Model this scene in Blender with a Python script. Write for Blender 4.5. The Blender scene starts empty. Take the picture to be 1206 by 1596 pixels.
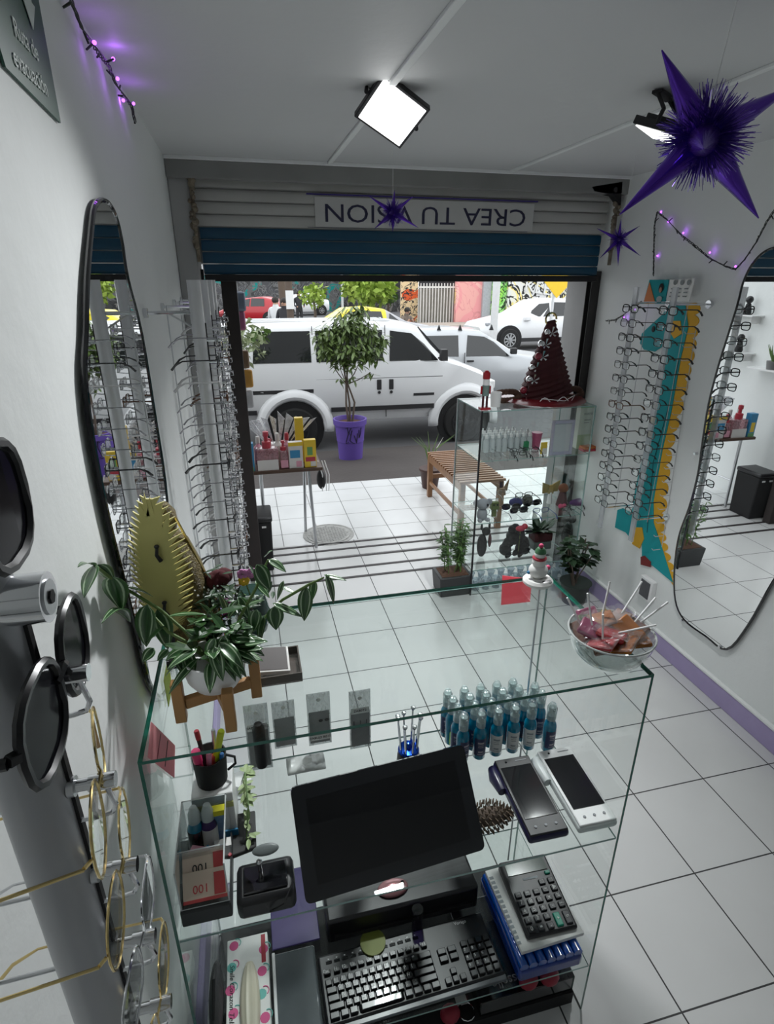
import bpy, math, random
from math import sin, cos, pi, radians, atan2, sqrt
from mathutils import Vector, Matrix, Euler, noise
V = Vector
random.seed(7)
COL = bpy.context.scene.collection
SC = bpy.context.scene
# ------------------------------------------------------------------ camera, world, light, exposure
CAM_Z = 1.9
F, PITCH, YAW, ROLL = 888.6, radians(22.13), radians(13.55), radians(-0.084)
FWD = V((sin(YAW)*cos(PITCH), cos(YAW)*cos(PITCH), -sin(PITCH)))
_r = V((cos(YAW), -sin(YAW), 0)); _u = _r.cross(FWD)
RGT = _r*cos(ROLL) - _u*sin(ROLL); UPV = _u*cos(ROLL) + _r*sin(ROLL)
C0 = V((0, 0, CAM_Z))
cd = bpy.data.cameras.new('camera'); cam = bpy.data.objects.new('camera', cd); COL.objects.link(cam)
cd.sensor_fit = 'HORIZONTAL'; cd.sensor_width = 36.0; cd.lens = 36.0*F/1206.0; cd.clip_start = .02; cd.clip_end = 400
cam.matrix_world = Matrix(((RGT.x, UPV.x, -FWD.x, C0.x), (RGT.y, UPV.y, -FWD.y, C0.y), (RGT.z, UPV.z, -FWD.z, C0.z), (0, 0, 0, 1)))
SC.camera = cam
SC.view_settings.view_transform = 'Standard'; SC.view_settings.look = 'None'; SC.view_settings.gamma = 1
SC.view_settings.use_curve_mapping = False; SC.view_settings.exposure = 0.0
SC.cycles.transparent_max_bounces = 32; SC.cycles.max_bounces = 10; SC.cycles.diffuse_bounces = 5; SC.cycles.glossy_bounces = 5

W = bpy.data.worlds.new('world'); SC.world = W; W.use_nodes = True
wn = W.node_tree.nodes; wl = W.node_tree.links; wn.clear()
wo = wn.new('ShaderNodeOutputWorld'); wb = wn.new('ShaderNodeBackground'); wb.inputs[0].default_value = (.93, .97, 1, 1); wb.inputs[1].default_value = 2.0
wl.new(wb.outputs[0], wo.inputs[0])

def area(name, loc, target, sx, sy, power, col=(1, 1, 1), spread=180):
    l = bpy.data.lights.new(name, 'AREA'); l.shape = 'RECTANGLE'; l.size = sx; l.size_y = sy; l.energy = power; l.color = col
    l.spread = radians(spread)
    o = bpy.data.objects.new(name, l); COL.objects.link(o); o.location = loc
    o.rotation_euler = (V(target)-V(loc)).to_track_quat('-Z', 'Y').to_euler()
    return o

def ray(px, py): return (FWD*F + RGT*(px-603) - UPV*(py-798))/F
def az(px, py, z=0): d = ray(px, py); return C0 + d*((z-C0.z)/d.z)
def ay(px, py, y): d = ray(px, py); return C0 + d*((y-C0.y)/d.y)
def ax(px, py, x): d = ray(px, py); return C0 + d*((x-C0.x)/d.x)

# ------------------------------------------------------------------ materials
def _new(name):
    m = bpy.data.materials.new(name); m.use_nodes = True; n = m.node_tree.nodes; n.clear()
    o = n.new('ShaderNodeOutputMaterial'); return m, n, m.node_tree.links, o
def mat(name, col, rough=.5, metal=0, var=.08, scale=12, bump=0, emit=0, alpha=1, coat=0, trans=0, col2=None, bscale=None, sheen=0):
    m, n, l, o = _new(name); b = n.new('ShaderNodeBsdfPrincipled'); l.new(b.outputs[0], o.inputs[0])
    tc = n.new('ShaderNodeTexCoord'); nz = n.new('ShaderNodeTexNoise'); nz.inputs['Scale'].default_value = scale; nz.inputs['Detail'].default_value = 4
    l.new(tc.outputs['Object'], nz.inputs['Vector'])
    mx = n.new('ShaderNodeMix'); mx.data_type = 'RGBA'; l.new(nz.outputs['Fac'], mx.inputs[0])
    c2 = col2 if col2 else tuple(max(0, c*(1-var*2)) for c in col)
    mx.inputs[6].default_value = (*col, 1); mx.inputs[7].default_value = (*c2, 1)
    l.new(mx.outputs[2], b.inputs['Base Color'])
    b.inputs['Roughness'].default_value = rough; b.inputs['Metallic'].default_value = metal
    b.inputs['Coat Weight'].default_value = coat; b.inputs['Transmission Weight'].default_value = trans
    b.inputs['Alpha'].default_value = alpha
    if sheen: b.inputs['Sheen Weight'].default_value = sheen
    if emit: b.inputs['Emission Color'].default_value = (*col, 1); b.inputs['Emission Strength'].default_value = emit
    if bump:
        nb = n.new('ShaderNodeTexNoise'); nb.inputs['Scale'].default_value = bscale or scale*4; nb.inputs['Detail'].default_value = 5
        l.new(tc.outputs['Object'], nb.inputs['Vector'])
        bp = n.new('ShaderNodeBump'); bp.inputs['Strength'].default_value = bump; bp.inputs['Distance'].default_value = .01
        l.new(nb.outputs['Fac'], bp.inputs['Height']); l.new(bp.outputs[0], b.inputs['Normal'])
    return m
def _math(n, l, op, a, b=None):
    x = n.new('ShaderNodeMath'); x.operation = op
    for i, s in enumerate((a, b)):
        if s is None: continue
        if isinstance(s, (int, float)): x.inputs[i].default_value = s
        else: l.new(s, x.inputs[i])
    return x.outputs[0]
def glassy(name, tint, refl=1.0, rough=.02, ior=1.5, body=None, bodyfac=0.0):
    """thin sheet glass: tinted see-through plus fresnel gloss"""
    m, n, l, o = _new(name)
    t = n.new('ShaderNodeBsdfTransparent'); t.inputs[0].default_value = (*tint, 1)
    g = n.new('ShaderNodeBsdfGlossy'); g.inputs['Roughness'].default_value = rough; g.inputs[0].default_value = (1, 1, 1, 1)
    ge = n.new('ShaderNodeNewGeometry'); vd = n.new('ShaderNodeVectorMath'); vd.operation = 'DOT_PRODUCT'; l.new(ge.outputs['Incoming'], vd.inputs[0]); l.new(ge.outputs['Normal'], vd.inputs[1])
    cs = _math(n, l, 'SUBTRACT', 1.0, _math(n, l, 'ABSOLUTE', vd.outputs['Value'])); p5 = _math(n, l, 'POWER', cs, 5.0); r0 = ((ior-1)/(ior+1))**2
    fr = _math(n, l, 'ADD', _math(n, l, 'MULTIPLY', p5, 1-r0), r0)
    mu = n.new('ShaderNodeMath'); mu.operation = 'MULTIPLY'; mu.inputs[1].default_value = refl; mu.use_clamp = True; l.new(fr, mu.inputs[0])
    base = t.outputs[0]
    if bodyfac:
        d = n.new('ShaderNodeBsdfDiffuse'); d.inputs[0].default_value = (*(body or tint), 1)
        nz = n.new('ShaderNodeTexNoise'); nz.inputs['Scale'].default_value = 9
        mr = n.new('ShaderNodeMath'); mr.operation = 'MULTIPLY'; mr.inputs[1].default_value = bodyfac*2; mr.use_clamp = True; l.new(nz.outputs['Fac'], mr.inputs[0])
        m0 = n.new('ShaderNodeMixShader'); l.new(mr.outputs[0], m0.inputs[0]); l.new(t.outputs[0], m0.inputs[1]); l.new(d.outputs[0], m0.inputs[2]); base = m0.outputs[0]
    mx = n.new('ShaderNodeMixShader'); l.new(mu.outputs[0], mx.inputs[0]); l.new(base, mx.inputs[1]); l.new(g.outputs[0], mx.inputs[2])
    l.new(mx.outputs[0], o.inputs[0]); return m
def tile_mat(name, ox, oy, tx, ty, col, grout, gw, rough, var=.05, dirt=0.0):
    m, n, l, o = _new(name); b = n.new('ShaderNodeBsdfPrincipled'); l.new(b.outputs[0], o.inputs[0])
    g = n.new('ShaderNodeNewGeometry'); s = n.new('ShaderNodeSeparateXYZ'); l.new(g.outputs['Position'], s.inputs[0])
    ds = []
    for out, off, t in ((s.outputs[0], ox, tx), (s.outputs[1], oy, ty)):
        a = _math(n, l, 'DIVIDE', _math(n, l, 'SUBTRACT', out, off), t)
        a = _math(n, l, 'ADD', a, 100.5); fr = _math(n, l, 'FRACT', a); d = _math(n, l, 'ABSOLUTE', _math(n, l, 'SUBTRACT', fr, .5))
        ds.append(_math(n, l, 'MULTIPLY', d, t))
    mn = _math(n, l, 'MINIMUM', ds[0], ds[1]); fac = _math(n, l, 'LESS_THAN', mn, gw)
    nz = n.new('ShaderNodeTexNoise'); nz.inputs['Scale'].default_value = 3.5; nz.inputs['Detail'].default_value = 6; l.new(g.outputs['Position'], nz.inputs['Vector'])
    mx0 = n.new('ShaderNodeMix'); mx0.data_type = 'RGBA'; l.new(nz.outputs['Fac'], mx0.inputs[0]); mx0.inputs[6].default_value = (*col, 1)
    mx0.inputs[7].default_value = (*[c*(1-var*2-dirt) for c in col], 1)
    mx = n.new('ShaderNodeMix'); mx.data_type = 'RGBA'; l.new(fac, mx.inputs[0]); l.new(mx0.outputs[2], mx.inputs[6]); mx.inputs[7].default_value = (*grout, 1)
    l.new(mx.outputs[2], b.inputs['Base Color'])
    r = _math(n, l, 'ADD', _math(n, l, 'MULTIPLY', fac, .5), rough); l.new(r, b.inputs['Roughness'])
    bp = n.new('ShaderNodeBump'); bp.inputs['Strength'].default_value = .4; bp.inputs['Distance'].default_value = .002; bp.invert = True
    l.new(fac, bp.inputs['Height']); l.new(bp.outputs[0], b.inputs['Normal'])
    return m

MT = {}
MT['wall'] = mat('white_plaster', (.80, .82, .81), .75, var=.03, scale=2.5, bump=.25, bscale=14)
MT['ceil'] = mat('ceiling_paint', (.62, .63, .63), .6, var=.04, scale=1.5, bump=.12, bscale=20)
MT['tile'] = tile_mat('glossy_floor_tile', 1.0283, 1.0698, .3257, .3382, (.62, .625, .62), (.03, .03, .03), .0024, .16)
MT['tile_out'] = tile_mat('porch_tile', 1.0283, 4.262, .2900, .318, (.78, .79, .79), (.12, .12, .12), .0026, .2, var=.08)
MT['lilac'] = mat('lilac_paint', (.42, .35, .58), .6, bump=.1)
MT['concrete'] = mat('dark_pavement', (.085, .072, .068), .8, var=.25, scale=1.6, bump=.4, bscale=30)
MT['asphalt'] = mat('asphalt', (.11, .11, .115), .85, var=.15, scale=.8, bump=.3, bscale=40)
MT['black'] = mat('black_plastic', (.012, .012, .014), .35, var=.05)
MT['matblack'] = mat('matt_black', (.008, .008, .009), .7, var=.05)
MT['glossblack'] = mat('gloss_black', (.006, .006, .008), .08, coat=.6)
MT['chrome'] = mat('chrome', (.75, .76, .78), .12, 1, var=.03)
MT['alu'] = mat('brushed_silver_tube', (.62, .63, .65), .3, 1, var=.05)
MT['silverp'] = mat('silver_painted_tube', (.66, .67, .68), .32, .25, var=.04)
MT['gold'] = mat('gold_metal', (.80, .62, .28), .18, 1, var=.05)
MT['white'] = mat('white_plastic', (.80, .80, .80), .35, var=.02)
MT['paper'] = mat('white_paper', (.82, .82, .80), .8, var=.03)
MT['mirror'] = mat('mirror_silver', (.86, .88, .88), .01, 1, var=0)
MT['glass'] = glassy('clear_glass_sheet', (.965, .985, .978), .7, .01, 1.5)
def papery(name, col, tf=.5):
    m, n, l, o = _new(name); d = n.new('ShaderNodeBsdfDiffuse'); t = n.new('ShaderNodeBsdfTranslucent'); nz = n.new('ShaderNodeTexNoise'); nz.inputs['Scale'].default_value = 8
    mx = n.new('ShaderNodeMix'); mx.data_type = 'RGBA'; l.new(nz.outputs['Fac'], mx.inputs[0]); mx.inputs[6].default_value = (*col, 1); mx.inputs[7].default_value = (*[c*.9 for c in col], 1)
    l.new(mx.outputs[2], d.inputs[0]); l.new(mx.outputs[2], t.inputs[0]); s = n.new('ShaderNodeMixShader'); s.inputs[0].default_value = tf
    l.new(d.outputs[0], s.inputs[1]); l.new(t.outputs[0], s.inputs[2]); l.new(s.outputs[0], o.inputs[0]); return m
MT['glassedge'] = mat('green_glass_edge', (.02, .17, .12), .12, var=.2, coat=.5)
MT['lightedge'] = mat('pale_glass_edge', (.28, .45, .42), .12, var=.2, coat=.5)
MT['lens'] = glassy('clear_lens', (.95, .96, .96), 1.3, .02)
MT['darklens'] = mat('dark_tinted_lens', (.006, .006, .009), .12)
MT['darklens'].node_tree.nodes['Principled BSDF'].inputs['Specular IOR Level'].default_value = .03
MT['carglass'] = mat('car_window_glass', (.02, .022, .024), .05, coat=.5, var=.2, scale=3)
MT['lead'] = mat('white_led_panel', (1, 1, 1), .5, emit=4, var=0)
MT['purple'] = mat('metallic_purple', (.10, .03, .42), .22, .75, var=.1)
MT['tinsel'] = mat('purple_tinsel', (.26, .15, .72), .25, .8, var=.4, scale=60)
MT['wood'] = mat('varnished_wood', (.36, .19, .09), .4, col2=(.20, .09, .04), scale=9, bump=.1)
MT['pale_wood'] = mat('pale_wood', (.50, .27, .10), .5, col2=(.36, .18, .06), scale=14, bump=.1)

# ------------------------------------------------------------------ mesh builder
CREATED = {}
class M:
    def __init__(s, T=None): s.v = []; s.f = []; s.fm = []; s.mi = 0; s.T = T; s.uv = None
    def add(s, vs, fs, mi=None):
        k = len(s.v)
        for p in vs:
            p = V(p); s.v.append(s.T @ p if s.T else p)
        for f in fs: s.f.append([i+k for i in f]); s.fm.append(s.mi if mi is None else mi)
    def box(s, c, d, R=None, taper=1):
        c = V(c); hx, hy, hz = d[0]/2, d[1]/2, d[2]/2
        vs = [V((x*(taper if z > 0 else 1), y*(taper if z > 0 else 1), z)) for z in (-hz, hz) for y in (-hy, hy) for x in (-hx, hx)]
        if R is not None: vs = [R @ p for p in vs]
        s.add([c+p for p in vs], [(0, 2, 3, 1), (4, 5, 7, 6), (0, 1, 5, 4), (2, 6, 7, 3), (0, 4, 6, 2), (1, 3, 7, 5)]); return s
    def bb(s, x0, x1, y0, y1, z0, z1): return s.box(((x0+x1)/2, (y0+y1)/2, (z0+z1)/2), (abs(x1-x0), abs(y1-y0), abs(z1-z0)))
    def hexa(s, p): s.add(p, [(0, 2, 3, 1), (4, 5, 7, 6), (0, 1, 5, 4), (2, 6, 7, 3), (0, 4, 6, 2), (1, 3, 7, 5)]); return s
    def pane(s, x0, x1, y0, y1, z0, z1):
        d = (x1-x0, y1-y0, z1-z0); k = len(s.f); s.bb(x0, x1, y0, y1, z0, z1)
        thin = d.index(min(d)); big = {0: (4, 5), 1: (2, 3), 2: (0, 1)}[thin]
        for i in range(6): s.fm[k+i] = 0 if i in big else 1
        return s
    def tube(s, pts, r, seg=8, closed=False, caps=True):
        pts = [V(p) for p in pts]; n = len(pts); rs = r if isinstance(r, (list, tuple)) else [r]*n
        rings = []; up = None
        for i, p in enumerate(pts):
            a = pts[(i-1) % n] if (closed or i) else p; b = pts[(i+1) % n] if (closed or i < n-1) else p
            t = (b-a).normalized() if (b-a).length > 1e-9 else V((0, 0, 1))
            if up is None: up = t.orthogonal().normalized()
            up = (up - t*up.dot(t)); up = up.normalized() if up.length > 1e-6 else t.orthogonal().normalized()
            w = t.cross(up); rings.append([p + (up*cos(2*pi*k/seg)+w*sin(2*pi*k/seg))*rs[i] for k in range(seg)])
        vs = [q for R_ in rings for q in R_]; fs = []
        for i in range(n if closed else n-1):
            j = (i+1) % n
            for k in range(seg): k2 = (k+1) % seg; fs.append((i*seg+k, i*seg+k2, j*seg+k2, j*seg+k))
        if not closed and caps: fs.append(tuple(range(seg))[::-1]); fs.append(tuple((n-1)*seg+k for k in range(seg)))
        s.add(vs, fs); return s
    def cyl(s, p, q, r, r2=None, seg=16): return s.tube([p, q], [r, r if r2 is None else r2], seg)
    def lathe(s, prof, c=(0, 0, 0), seg=24, R=None, caps=True):
        c = V(c); vs = []; fs = []; n = len(prof)
        for r, z in prof:
            for k in range(seg):
                p = V((r*cos(2*pi*k/seg), r*sin(2*pi*k/seg), z)); vs.append(c + (R @ p if R is not None else p))
        for i in range(n-1):
            for k in range(seg): k2 = (k+1) % seg; fs.append((i*seg+k, i*seg+k2, (i+1)*seg+k2, (i+1)*seg+k))
        if caps: fs.append(tuple(range(seg))[::-1]); fs.append(tuple((n-1)*seg+k for k in range(seg)))
        s.add(vs, fs); return s
    def sph(s, c, r, seg=12, rings=8, R=None):
        r = (r, r, r) if isinstance(r, (int, float)) else r; c = V(c); vs = [V((0, 0, -r[2]))]; fs = []
        for i in range(1, rings):
            a = -pi/2+pi*i/rings
            for k in range(seg): vs.append(V((r[0]*cos(a)*cos(2*pi*k/seg), r[1]*cos(a)*sin(2*pi*k/seg), r[2]*sin(a))))
        vs.append(V((0, 0, r[2]))); L = len(vs)-1
        for k in range(seg): k2 = (k+1) % seg; fs.append((0, 1+k2, 1+k)); fs.append((L, L-seg+k, L-seg+k2))
        for i in range(rings-2):
            for k in range(seg): k2 = (k+1) % seg; a = 1+i*seg; fs.append((a+k, a+k2, a+seg+k2, a+seg+k))
        s.add([c+(R @ p if R is not None else p) for p in vs], fs); return s
    def prism(s, poly, off):
        """polygon of 3D points extruded by vector off"""
        poly = [V(p) for p in poly]; off = V(off); n = len(poly)
        nrm = V((0, 0, 0))
        for i in range(n): nrm += poly[i].cross(poly[(i+1) % n])
        if nrm.dot(off) > 0: poly = poly[::-1]
        vs = poly+[p+off for p in poly]; fs = [tuple(range(n)), tuple(range(n, 2*n))[::-1]]
        fs += [(i, i+n, (i+1) % n+n, (i+1) % n) for i in range(n)]
        s.add(vs, fs); return s
    def sheet(s, rows, thick=0):
        n = len(rows[0]); vs = [p for r in rows for p in r]
        fs = [(i*n+j, i*n+j+1, (i+1)*n+j+1, (i+1)*n+j) for i in range(len(rows)-1) for j in range(n-1)]
        s.add(vs, fs); return s
    def text(s, body, size, o, xd, yd, depth=.0006, align='CENTER', shear=0):
        c = bpy.data.curves.new('lettering', 'FONT'); c.body = body; c.size = size; c.extrude = depth; c.align_x = align; c.align_y = 'CENTER'; c.shear = shear; c.resolution_u = 3
        ob = bpy.data.objects.new('lettering', c); me = bpy.data.meshes.new_from_object(ob)
        xd = V(xd).normalized(); yd = V(yd).normalized(); zd = xd.cross(yd); o = V(o)
        s.add([o+xd*v.co.x+yd*v.co.y+zd*v.co.z for v in me.vertices], [tuple(p.vertices) for p in me.polygons])
        bpy.data.meshes.remove(me); bpy.data.objects.remove(ob); bpy.data.curves.remove(c); return s
    def build(s, name, m, parent=None, label=None, world=True, smooth=True, bevel=0, sub=0, solid=0, ang=38):
        off = V((0, 0, 0))
        if parent is not None and world:
            q = parent
            while q is not None: off = off + q.location; q = q.parent
        elif parent is None and world:
            xs = [p.x for p in s.v]; ys = [p.y for p in s.v]
            off = V(((min(xs)+max(xs))/2, (min(ys)+max(ys))/2, min(p.z for p in s.v)))
        me = bpy.data.meshes.new(name); me.from_pydata([tuple(p-off) for p in s.v], [], s.f)
        for mm in (m if isinstance(m, (list, tuple)) else [m]): me.materials.append(mm)
        me.polygons.foreach_set('material_index', s.fm)
        me.update()
        if smooth: me.shade_smooth(); me.set_sharp_from_angle(angle=radians(ang))
        if s.uv:
            ul = me.uv_layers.new(name='UVMap')
            for p in me.polygons:
                for li in p.loop_indices: ul.data[li].uv = s.uv[me.loops[li].vertex_index]
        o = bpy.data.objects.new(name, me); COL.objects.link(o); CREATED[o.name] = len(CREATED)
        if parent is not None: o.parent = parent
        elif world: o.location = off
        if bevel: b = o.modifiers.new('bevel', 'BEVEL'); b.width = bevel; b.segments = 2; b.limit_method = 'ANGLE'; b.angle_limit = radians(40)
        if solid: b = o.modifiers.new('solidify', 'SOLIDIFY'); b.thickness = solid; b.offset = 0
        if sub: b = o.modifiers.new('subdivision', 'SUBSURF'); b.levels = sub; b.render_levels = sub
        if label: o['label'] = label
        return o
def thing(name, label, cat, loc=(0, 0, 0), rz=0, group=None):
    o = bpy.data.objects.new(name, None); COL.objects.link(o); o.location = loc; o.rotation_euler = (0, 0, rz); o.empty_display_size = .05
    o['label'] = label; o['category'] = cat
    if group: o['group'] = group
    return o
def tag(o, label, cat, group=None, kind=None):
    o['label'] = label; o['category'] = cat
    if group: o['group'] = group
    if kind: o['kind'] = kind
    return o
def struct(o): o['kind'] = 'structure'; return o
def copy_tree(o, parent=None):
    c = o.copy(); COL.objects.link(c); c.parent = parent; CREATED[c.name] = len(CREATED)
    for ch in sorted(o.children, key=lambda k: CREATED.get(k.name, 0)): copy_tree(ch, c)
    return c
def instance(proto, used, loc, rz, label, group=None, scale=None, rx=0, ry=0):
    o = proto if not used[0] else copy_tree(proto); used[0] = True
    o.location = loc; o.rotation_euler = (rx, ry, rz); o['label'] = label
    if group: o['group'] = group
    if scale: o.scale = (scale, scale, scale)
    return o
ORD = ['first', 'second', 'third', 'fourth', 'fifth', 'sixth', 'seventh', 'eighth', 'ninth', 'tenth', 'eleventh', 'twelfth', 'thirteenth', 'fourteenth', 'fifteenth', 'sixteenth', 'seventeenth', 'eighteenth', 'nineteenth', 'twentieth']
def RX(a): return Matrix.Rotation(a, 3, 'X')
def RY(a): return Matrix.Rotation(a, 3, 'Y')
def RZ(a): return Matrix.Rotation(a, 3, 'Z')

# ------------------------------------------------------------------ the room
XL, XR, CEIL, YB, YS = -.28, 2.085, 2.415, -2.4, 3.12
struct(M().bb(-.6, 2.5, YB-.3, 4.04, -.12, 0).build('floor', MT['tile'], smooth=False))
struct(M().bb(XL, XR, YB, YS, CEIL, CEIL+.1).build('ceiling', MT['ceil'], smooth=False))
struct(M().bb(XL-.25, XL, YB-.2, 5.3, 0, CEIL+.1).build('wall_left', MT['wall'], smooth=False))
struct(M().bb(XR, XR+.25, YB-.2, 3.60, 0, CEIL+.1).build('wall_right', MT['wall'], smooth=False))
struct(M().bb(XL, XR, YB-.2, YB, 0, CEIL+.1).build('wall_back', MT['wall'], smooth=False))
struct(M().bb(XL-.25, XR+.25, 3.42, 3.62, 1.98, 3.4).bb(XL-.25, XR+.25, YS, 3.42, CEIL+.1, 3.4).bb(XR+.25, 6, 3.5, 3.8, -.2, 3.4).bb(-5, XL-.25, 5.2, 5.3, -.2, 3.4).build('wall_front', mat('facade_render', (.35, .35, .34), .8, bump=.3), smooth=False))
struct(M().bb(XL, XR, YS-.02, YS+.03, 2.33, CEIL).build('trim_1', mat('dull_grey_beam', (.30, .30, .29), .6, var=.2, scale=4), bevel=.004))
# lilac skirting with a white lip on the right wall
struct(M().bb(XR-.018, XR, YB, 3.3, 0, .105).build('baseboard_right', MT['lilac'], bevel=.004))
struct(M().bb(XR-.022, XR, YB, 3.3, .105, .118).build('trim_2', MT['wall'], bevel=.003))
struct(M().bb(XL, XL+.018, YB, 3.3, 0, .105).build('baseboard_left', MT['lilac'], bevel=.004))
# dark door tracks in the threshold
for i, y in enumerate((3.435, 3.58, 3.75, 3.89, 4.0)):
    struct(M().bb(-.22, XR, y-.012, y+.012, -.002, .004).build('trim_%d' % (i+3), mat('dark_groove_%d' % i, (.03, .025, .025), .5), bevel=.001))
# porch, pavement, street
struct(M().bb(-.9, 9, 4.04, 5.42, -.12, 0).bb(-4, -.9, 5.0, 5.42, -.12, 0).build('porch_floor', MT['tile_out'], smooth=False))
sw = M()
sw.hexa([V((-6, 5.42, -.4)), V((14, 5.42, -.4)), V((-6, 7.15, -.4)), V((14, 7.15, -.4)), V((-6, 5.42, -.005)), V((14, 5.42, -.005)), V((-6, 7.15, -.16)), V((14, 7.15, -.16))])
struct(sw.build('pavement', MT['concrete'], smooth=False))
struct(M().bb(1.44, 1.452, 5.43, 7.1, -.2, -.004).build('trim_8', MT['matblack'], smooth=False)) if False else None
struct(M().bb(-60, 110, 7.15, 110, -.4, -.3).build('street_ground', MT['asphalt'], smooth=False))
# cable channels on the ceiling
tr = M()
def channel(p, q, w=.016, h=.01):
    p, q = V(p), V(q); d = (q-p); L = d.length; R = RZ(atan2(d.y, d.x)); return M().box((p+q)/2+V((0, 0, -h/2)), (L, w, h), R)
ch1 = az(720, 0, CEIL); ch1e = az(515, 250, CEIL)
struct(channel((ch1.x, -1.6, CEIL), (ch1e.x, 3.09, CEIL), .022).build('trim_9', MT['wall'], bevel=.002))
ch2 = az(1206, 95, CEIL); ch2e = az(795, 266, CEIL)
struct(channel((ch2.x, -1.0, CEIL), (ch2e.x, 3.09, CEIL), .02).build('trim_10', MT['wall'], bevel=.002))
struct(channel((XL, 3.088, CEIL), (XR, 3.088, CEIL), .02, .014).build('trim_11', MT['wall'], bevel=.002))

# ------------------------------------------------------------------ roller shutter
SHY = 3.22
sh = thing('roller_shutter', 'half lowered roller shutter, white slats above blue slats, with a shop slogan upside down', 'roller shutter', (.95, SHY, 1.89))
cream = mat('aged_white_slat', (.52, .52, .49), .45, var=.12, scale=5)
blue = mat('petrol_blue_slat', (.0, .062, .125), .35, var=.15, scale=6)
rust = mat('rusty_grime', (.05, .035, .025), .8, col2=(.35, .30, .22), scale=30, bump=.6)
SX0, SX1 = -.165, 2.03
def slat(z0, z1, y0, y1, m, nm, x0=SX0, x1=SX1):
    # curved slat: bulges into the room, rolled lip at the lower edge
    a = M(); rows = []
    n = 8
    prof = []
    for i in range(n+1):
        t = i/n; prof.append((y0+(y1-y0)*t - .0035*sin(pi*t)**.5, z0+(z1-z0)*t))
    prof = [(y0+.004, z0-.002), (y0-.003, z0-.001)] + prof
    back = [(p[0]+.010, p[1]) for p in prof[::-1]]
    poly = [V((x0, p[0], p[1])) for p in prof+back]
    a.prism(poly, (x1-x0, 0, 0)); return a.build(nm, m, sh, ang=30)
zt = [1.925, 1.975, 2.03, 2.085, 2.14]
for i in range(4): slat(zt[i]+.003, zt[i+1]-.003, SHY, SHY, blue, 'slat')
zt = [2.14, 2.195, 2.25, 2.305, 2.36]
for i in range(4): slat(zt[i]+.003, zt[i+1]-.003, SHY+.0, SHY+.0, cream, 'slat', SX0-.02, SX1+.02)
M().bb(SX0, SX1, SHY-.015, SHY+.02, 1.893, 1.925).build('bottom_bar', MT['matblack'], sh, bevel=.003)
# slogan printed on the white slats, upside down from inside
ink = mat('navy_ink', (.02, .02, .06), .5); vinyl = mat('white_vinyl', (.60, .60, .58), .4)
yy = SHY-.0125
vx0, vx1 = ay(477, 300, yy).x, ay(838, 320, yy).x
M().bb(vx0+.04, vx1-.02, SHY-.0118, SHY-.008, 2.150, 2.285).build('vinyl_banner', vinyl, sh, smooth=False)
L_ = M(); L_.text('CREA TU VISION', .118, ((ay(510, 330, yy).x+ay(815, 337, yy).x)/2, SHY-.0125, 2.218), (-1, 0, 0), (0, 0, -1), .0008)
xs = [p.x for p in L_.v]; w = max(xs)-min(xs); cx = (max(xs)+min(xs))/2; want = ay(818, 337, yy).x-ay(506, 330, yy).x
for p in L_.v: p.x = cx+(p.x-cx)*want/w
L_.build('lettering', ink, sh, smooth=False)
M().bb(vx0, vx1, SHY-.0135, SHY-.010, 2.292, 2.298).build('printed_line', mat('purple_ink', (.05, .03, .25), .5), sh, smooth=False)
M().bb(vx0, vx1-.05, SHY-.0135, SHY-.010, 2.146, 2.148).build('printed_line', ink, sh, smooth=False)
# guide rails with grimy heads
dp = ay(357, 442, 3.56).x
struct(M().bb(dp-.045, dp+.04, 3.53, 3.60, 0, 1.98).build('trim_14', mat('dark_door_post', (.03, .02, .018), .5, var=.4), bevel=.004))
for sx, x in ((-1, -.20), (1, XR-.03)):
    g = thing('shutter_guide_rail', ('dark steel guide rail with rusty head at the left of the shutter' if sx < 0 else 'dark steel guide rail beside the right wall of the doorway'), 'guide rail', (x, 3.28, 0))
    q = M(); q.bb(x-.028, x+.028, 3.25, 3.256, 0, 1.95).bb(x-.028, x+.028, 3.30, 3.306, 0, 1.95).bb(x-.028 if sx < 0 else x+.022, x-.022 if sx < 0 else x+.028, 3.25, 3.306, 0, 1.95)
    q.build('channel', mat('dark_rail_%d' % (sx+1), (.035, .033, .032), .5, var=.3), g, bevel=.002)
    hd = M(); n = 18
    for k in range(n): hd.sph(((-.178 if sx < 0 else 2.045)+random.uniform(-.014, .014), 3.128+random.uniform(-.008, .008), 2.05+.31*k/n), (random.uniform(.008, .019),)*3, 7, 5)
    hd.bb((-.186 if sx < 0 else 2.04), (-.170 if sx < 0 else 2.056), 3.125, 3.14, 1.98, 2.36).build('rail_head', rust, g, bevel=.004)
q = M().bb(XL, -.185, 3.14, 3.42, 0, 2.40); struct(q.build('trim_12', mat('grey_jamb_paint', (.46, .46, .45), .6, var=.15, scale=3), bevel=.006))
q = M().bb(XR-.018, XR, 3.32, 3.60, 0, 2.40); struct(q.build('trim_13', mat('grey_jamb_paint_2', (.33, .33, .33), .6, var=.15, scale=3), bevel=.004))
bx = thing('shutter_box_bracket', 'black bracket at the right end of the shutter roll', 'bracket', (1.99, 3.14, 2.30))
M().prism([(2.04, 3.10, 2.39), (1.86, 3.10, 2.36), (1.88, 3.10, 2.34), (2.0, 3.10, 2.325), (2.05, 3.10, 2.28)], (0, .05, 0)).build('bracket_plate', MT['matblack'], bx)
M().cyl((2.0, 3.09, 2.35), (2.0, 3.12, 2.35), .012).build('bolt', MT['black'], bx)

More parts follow.
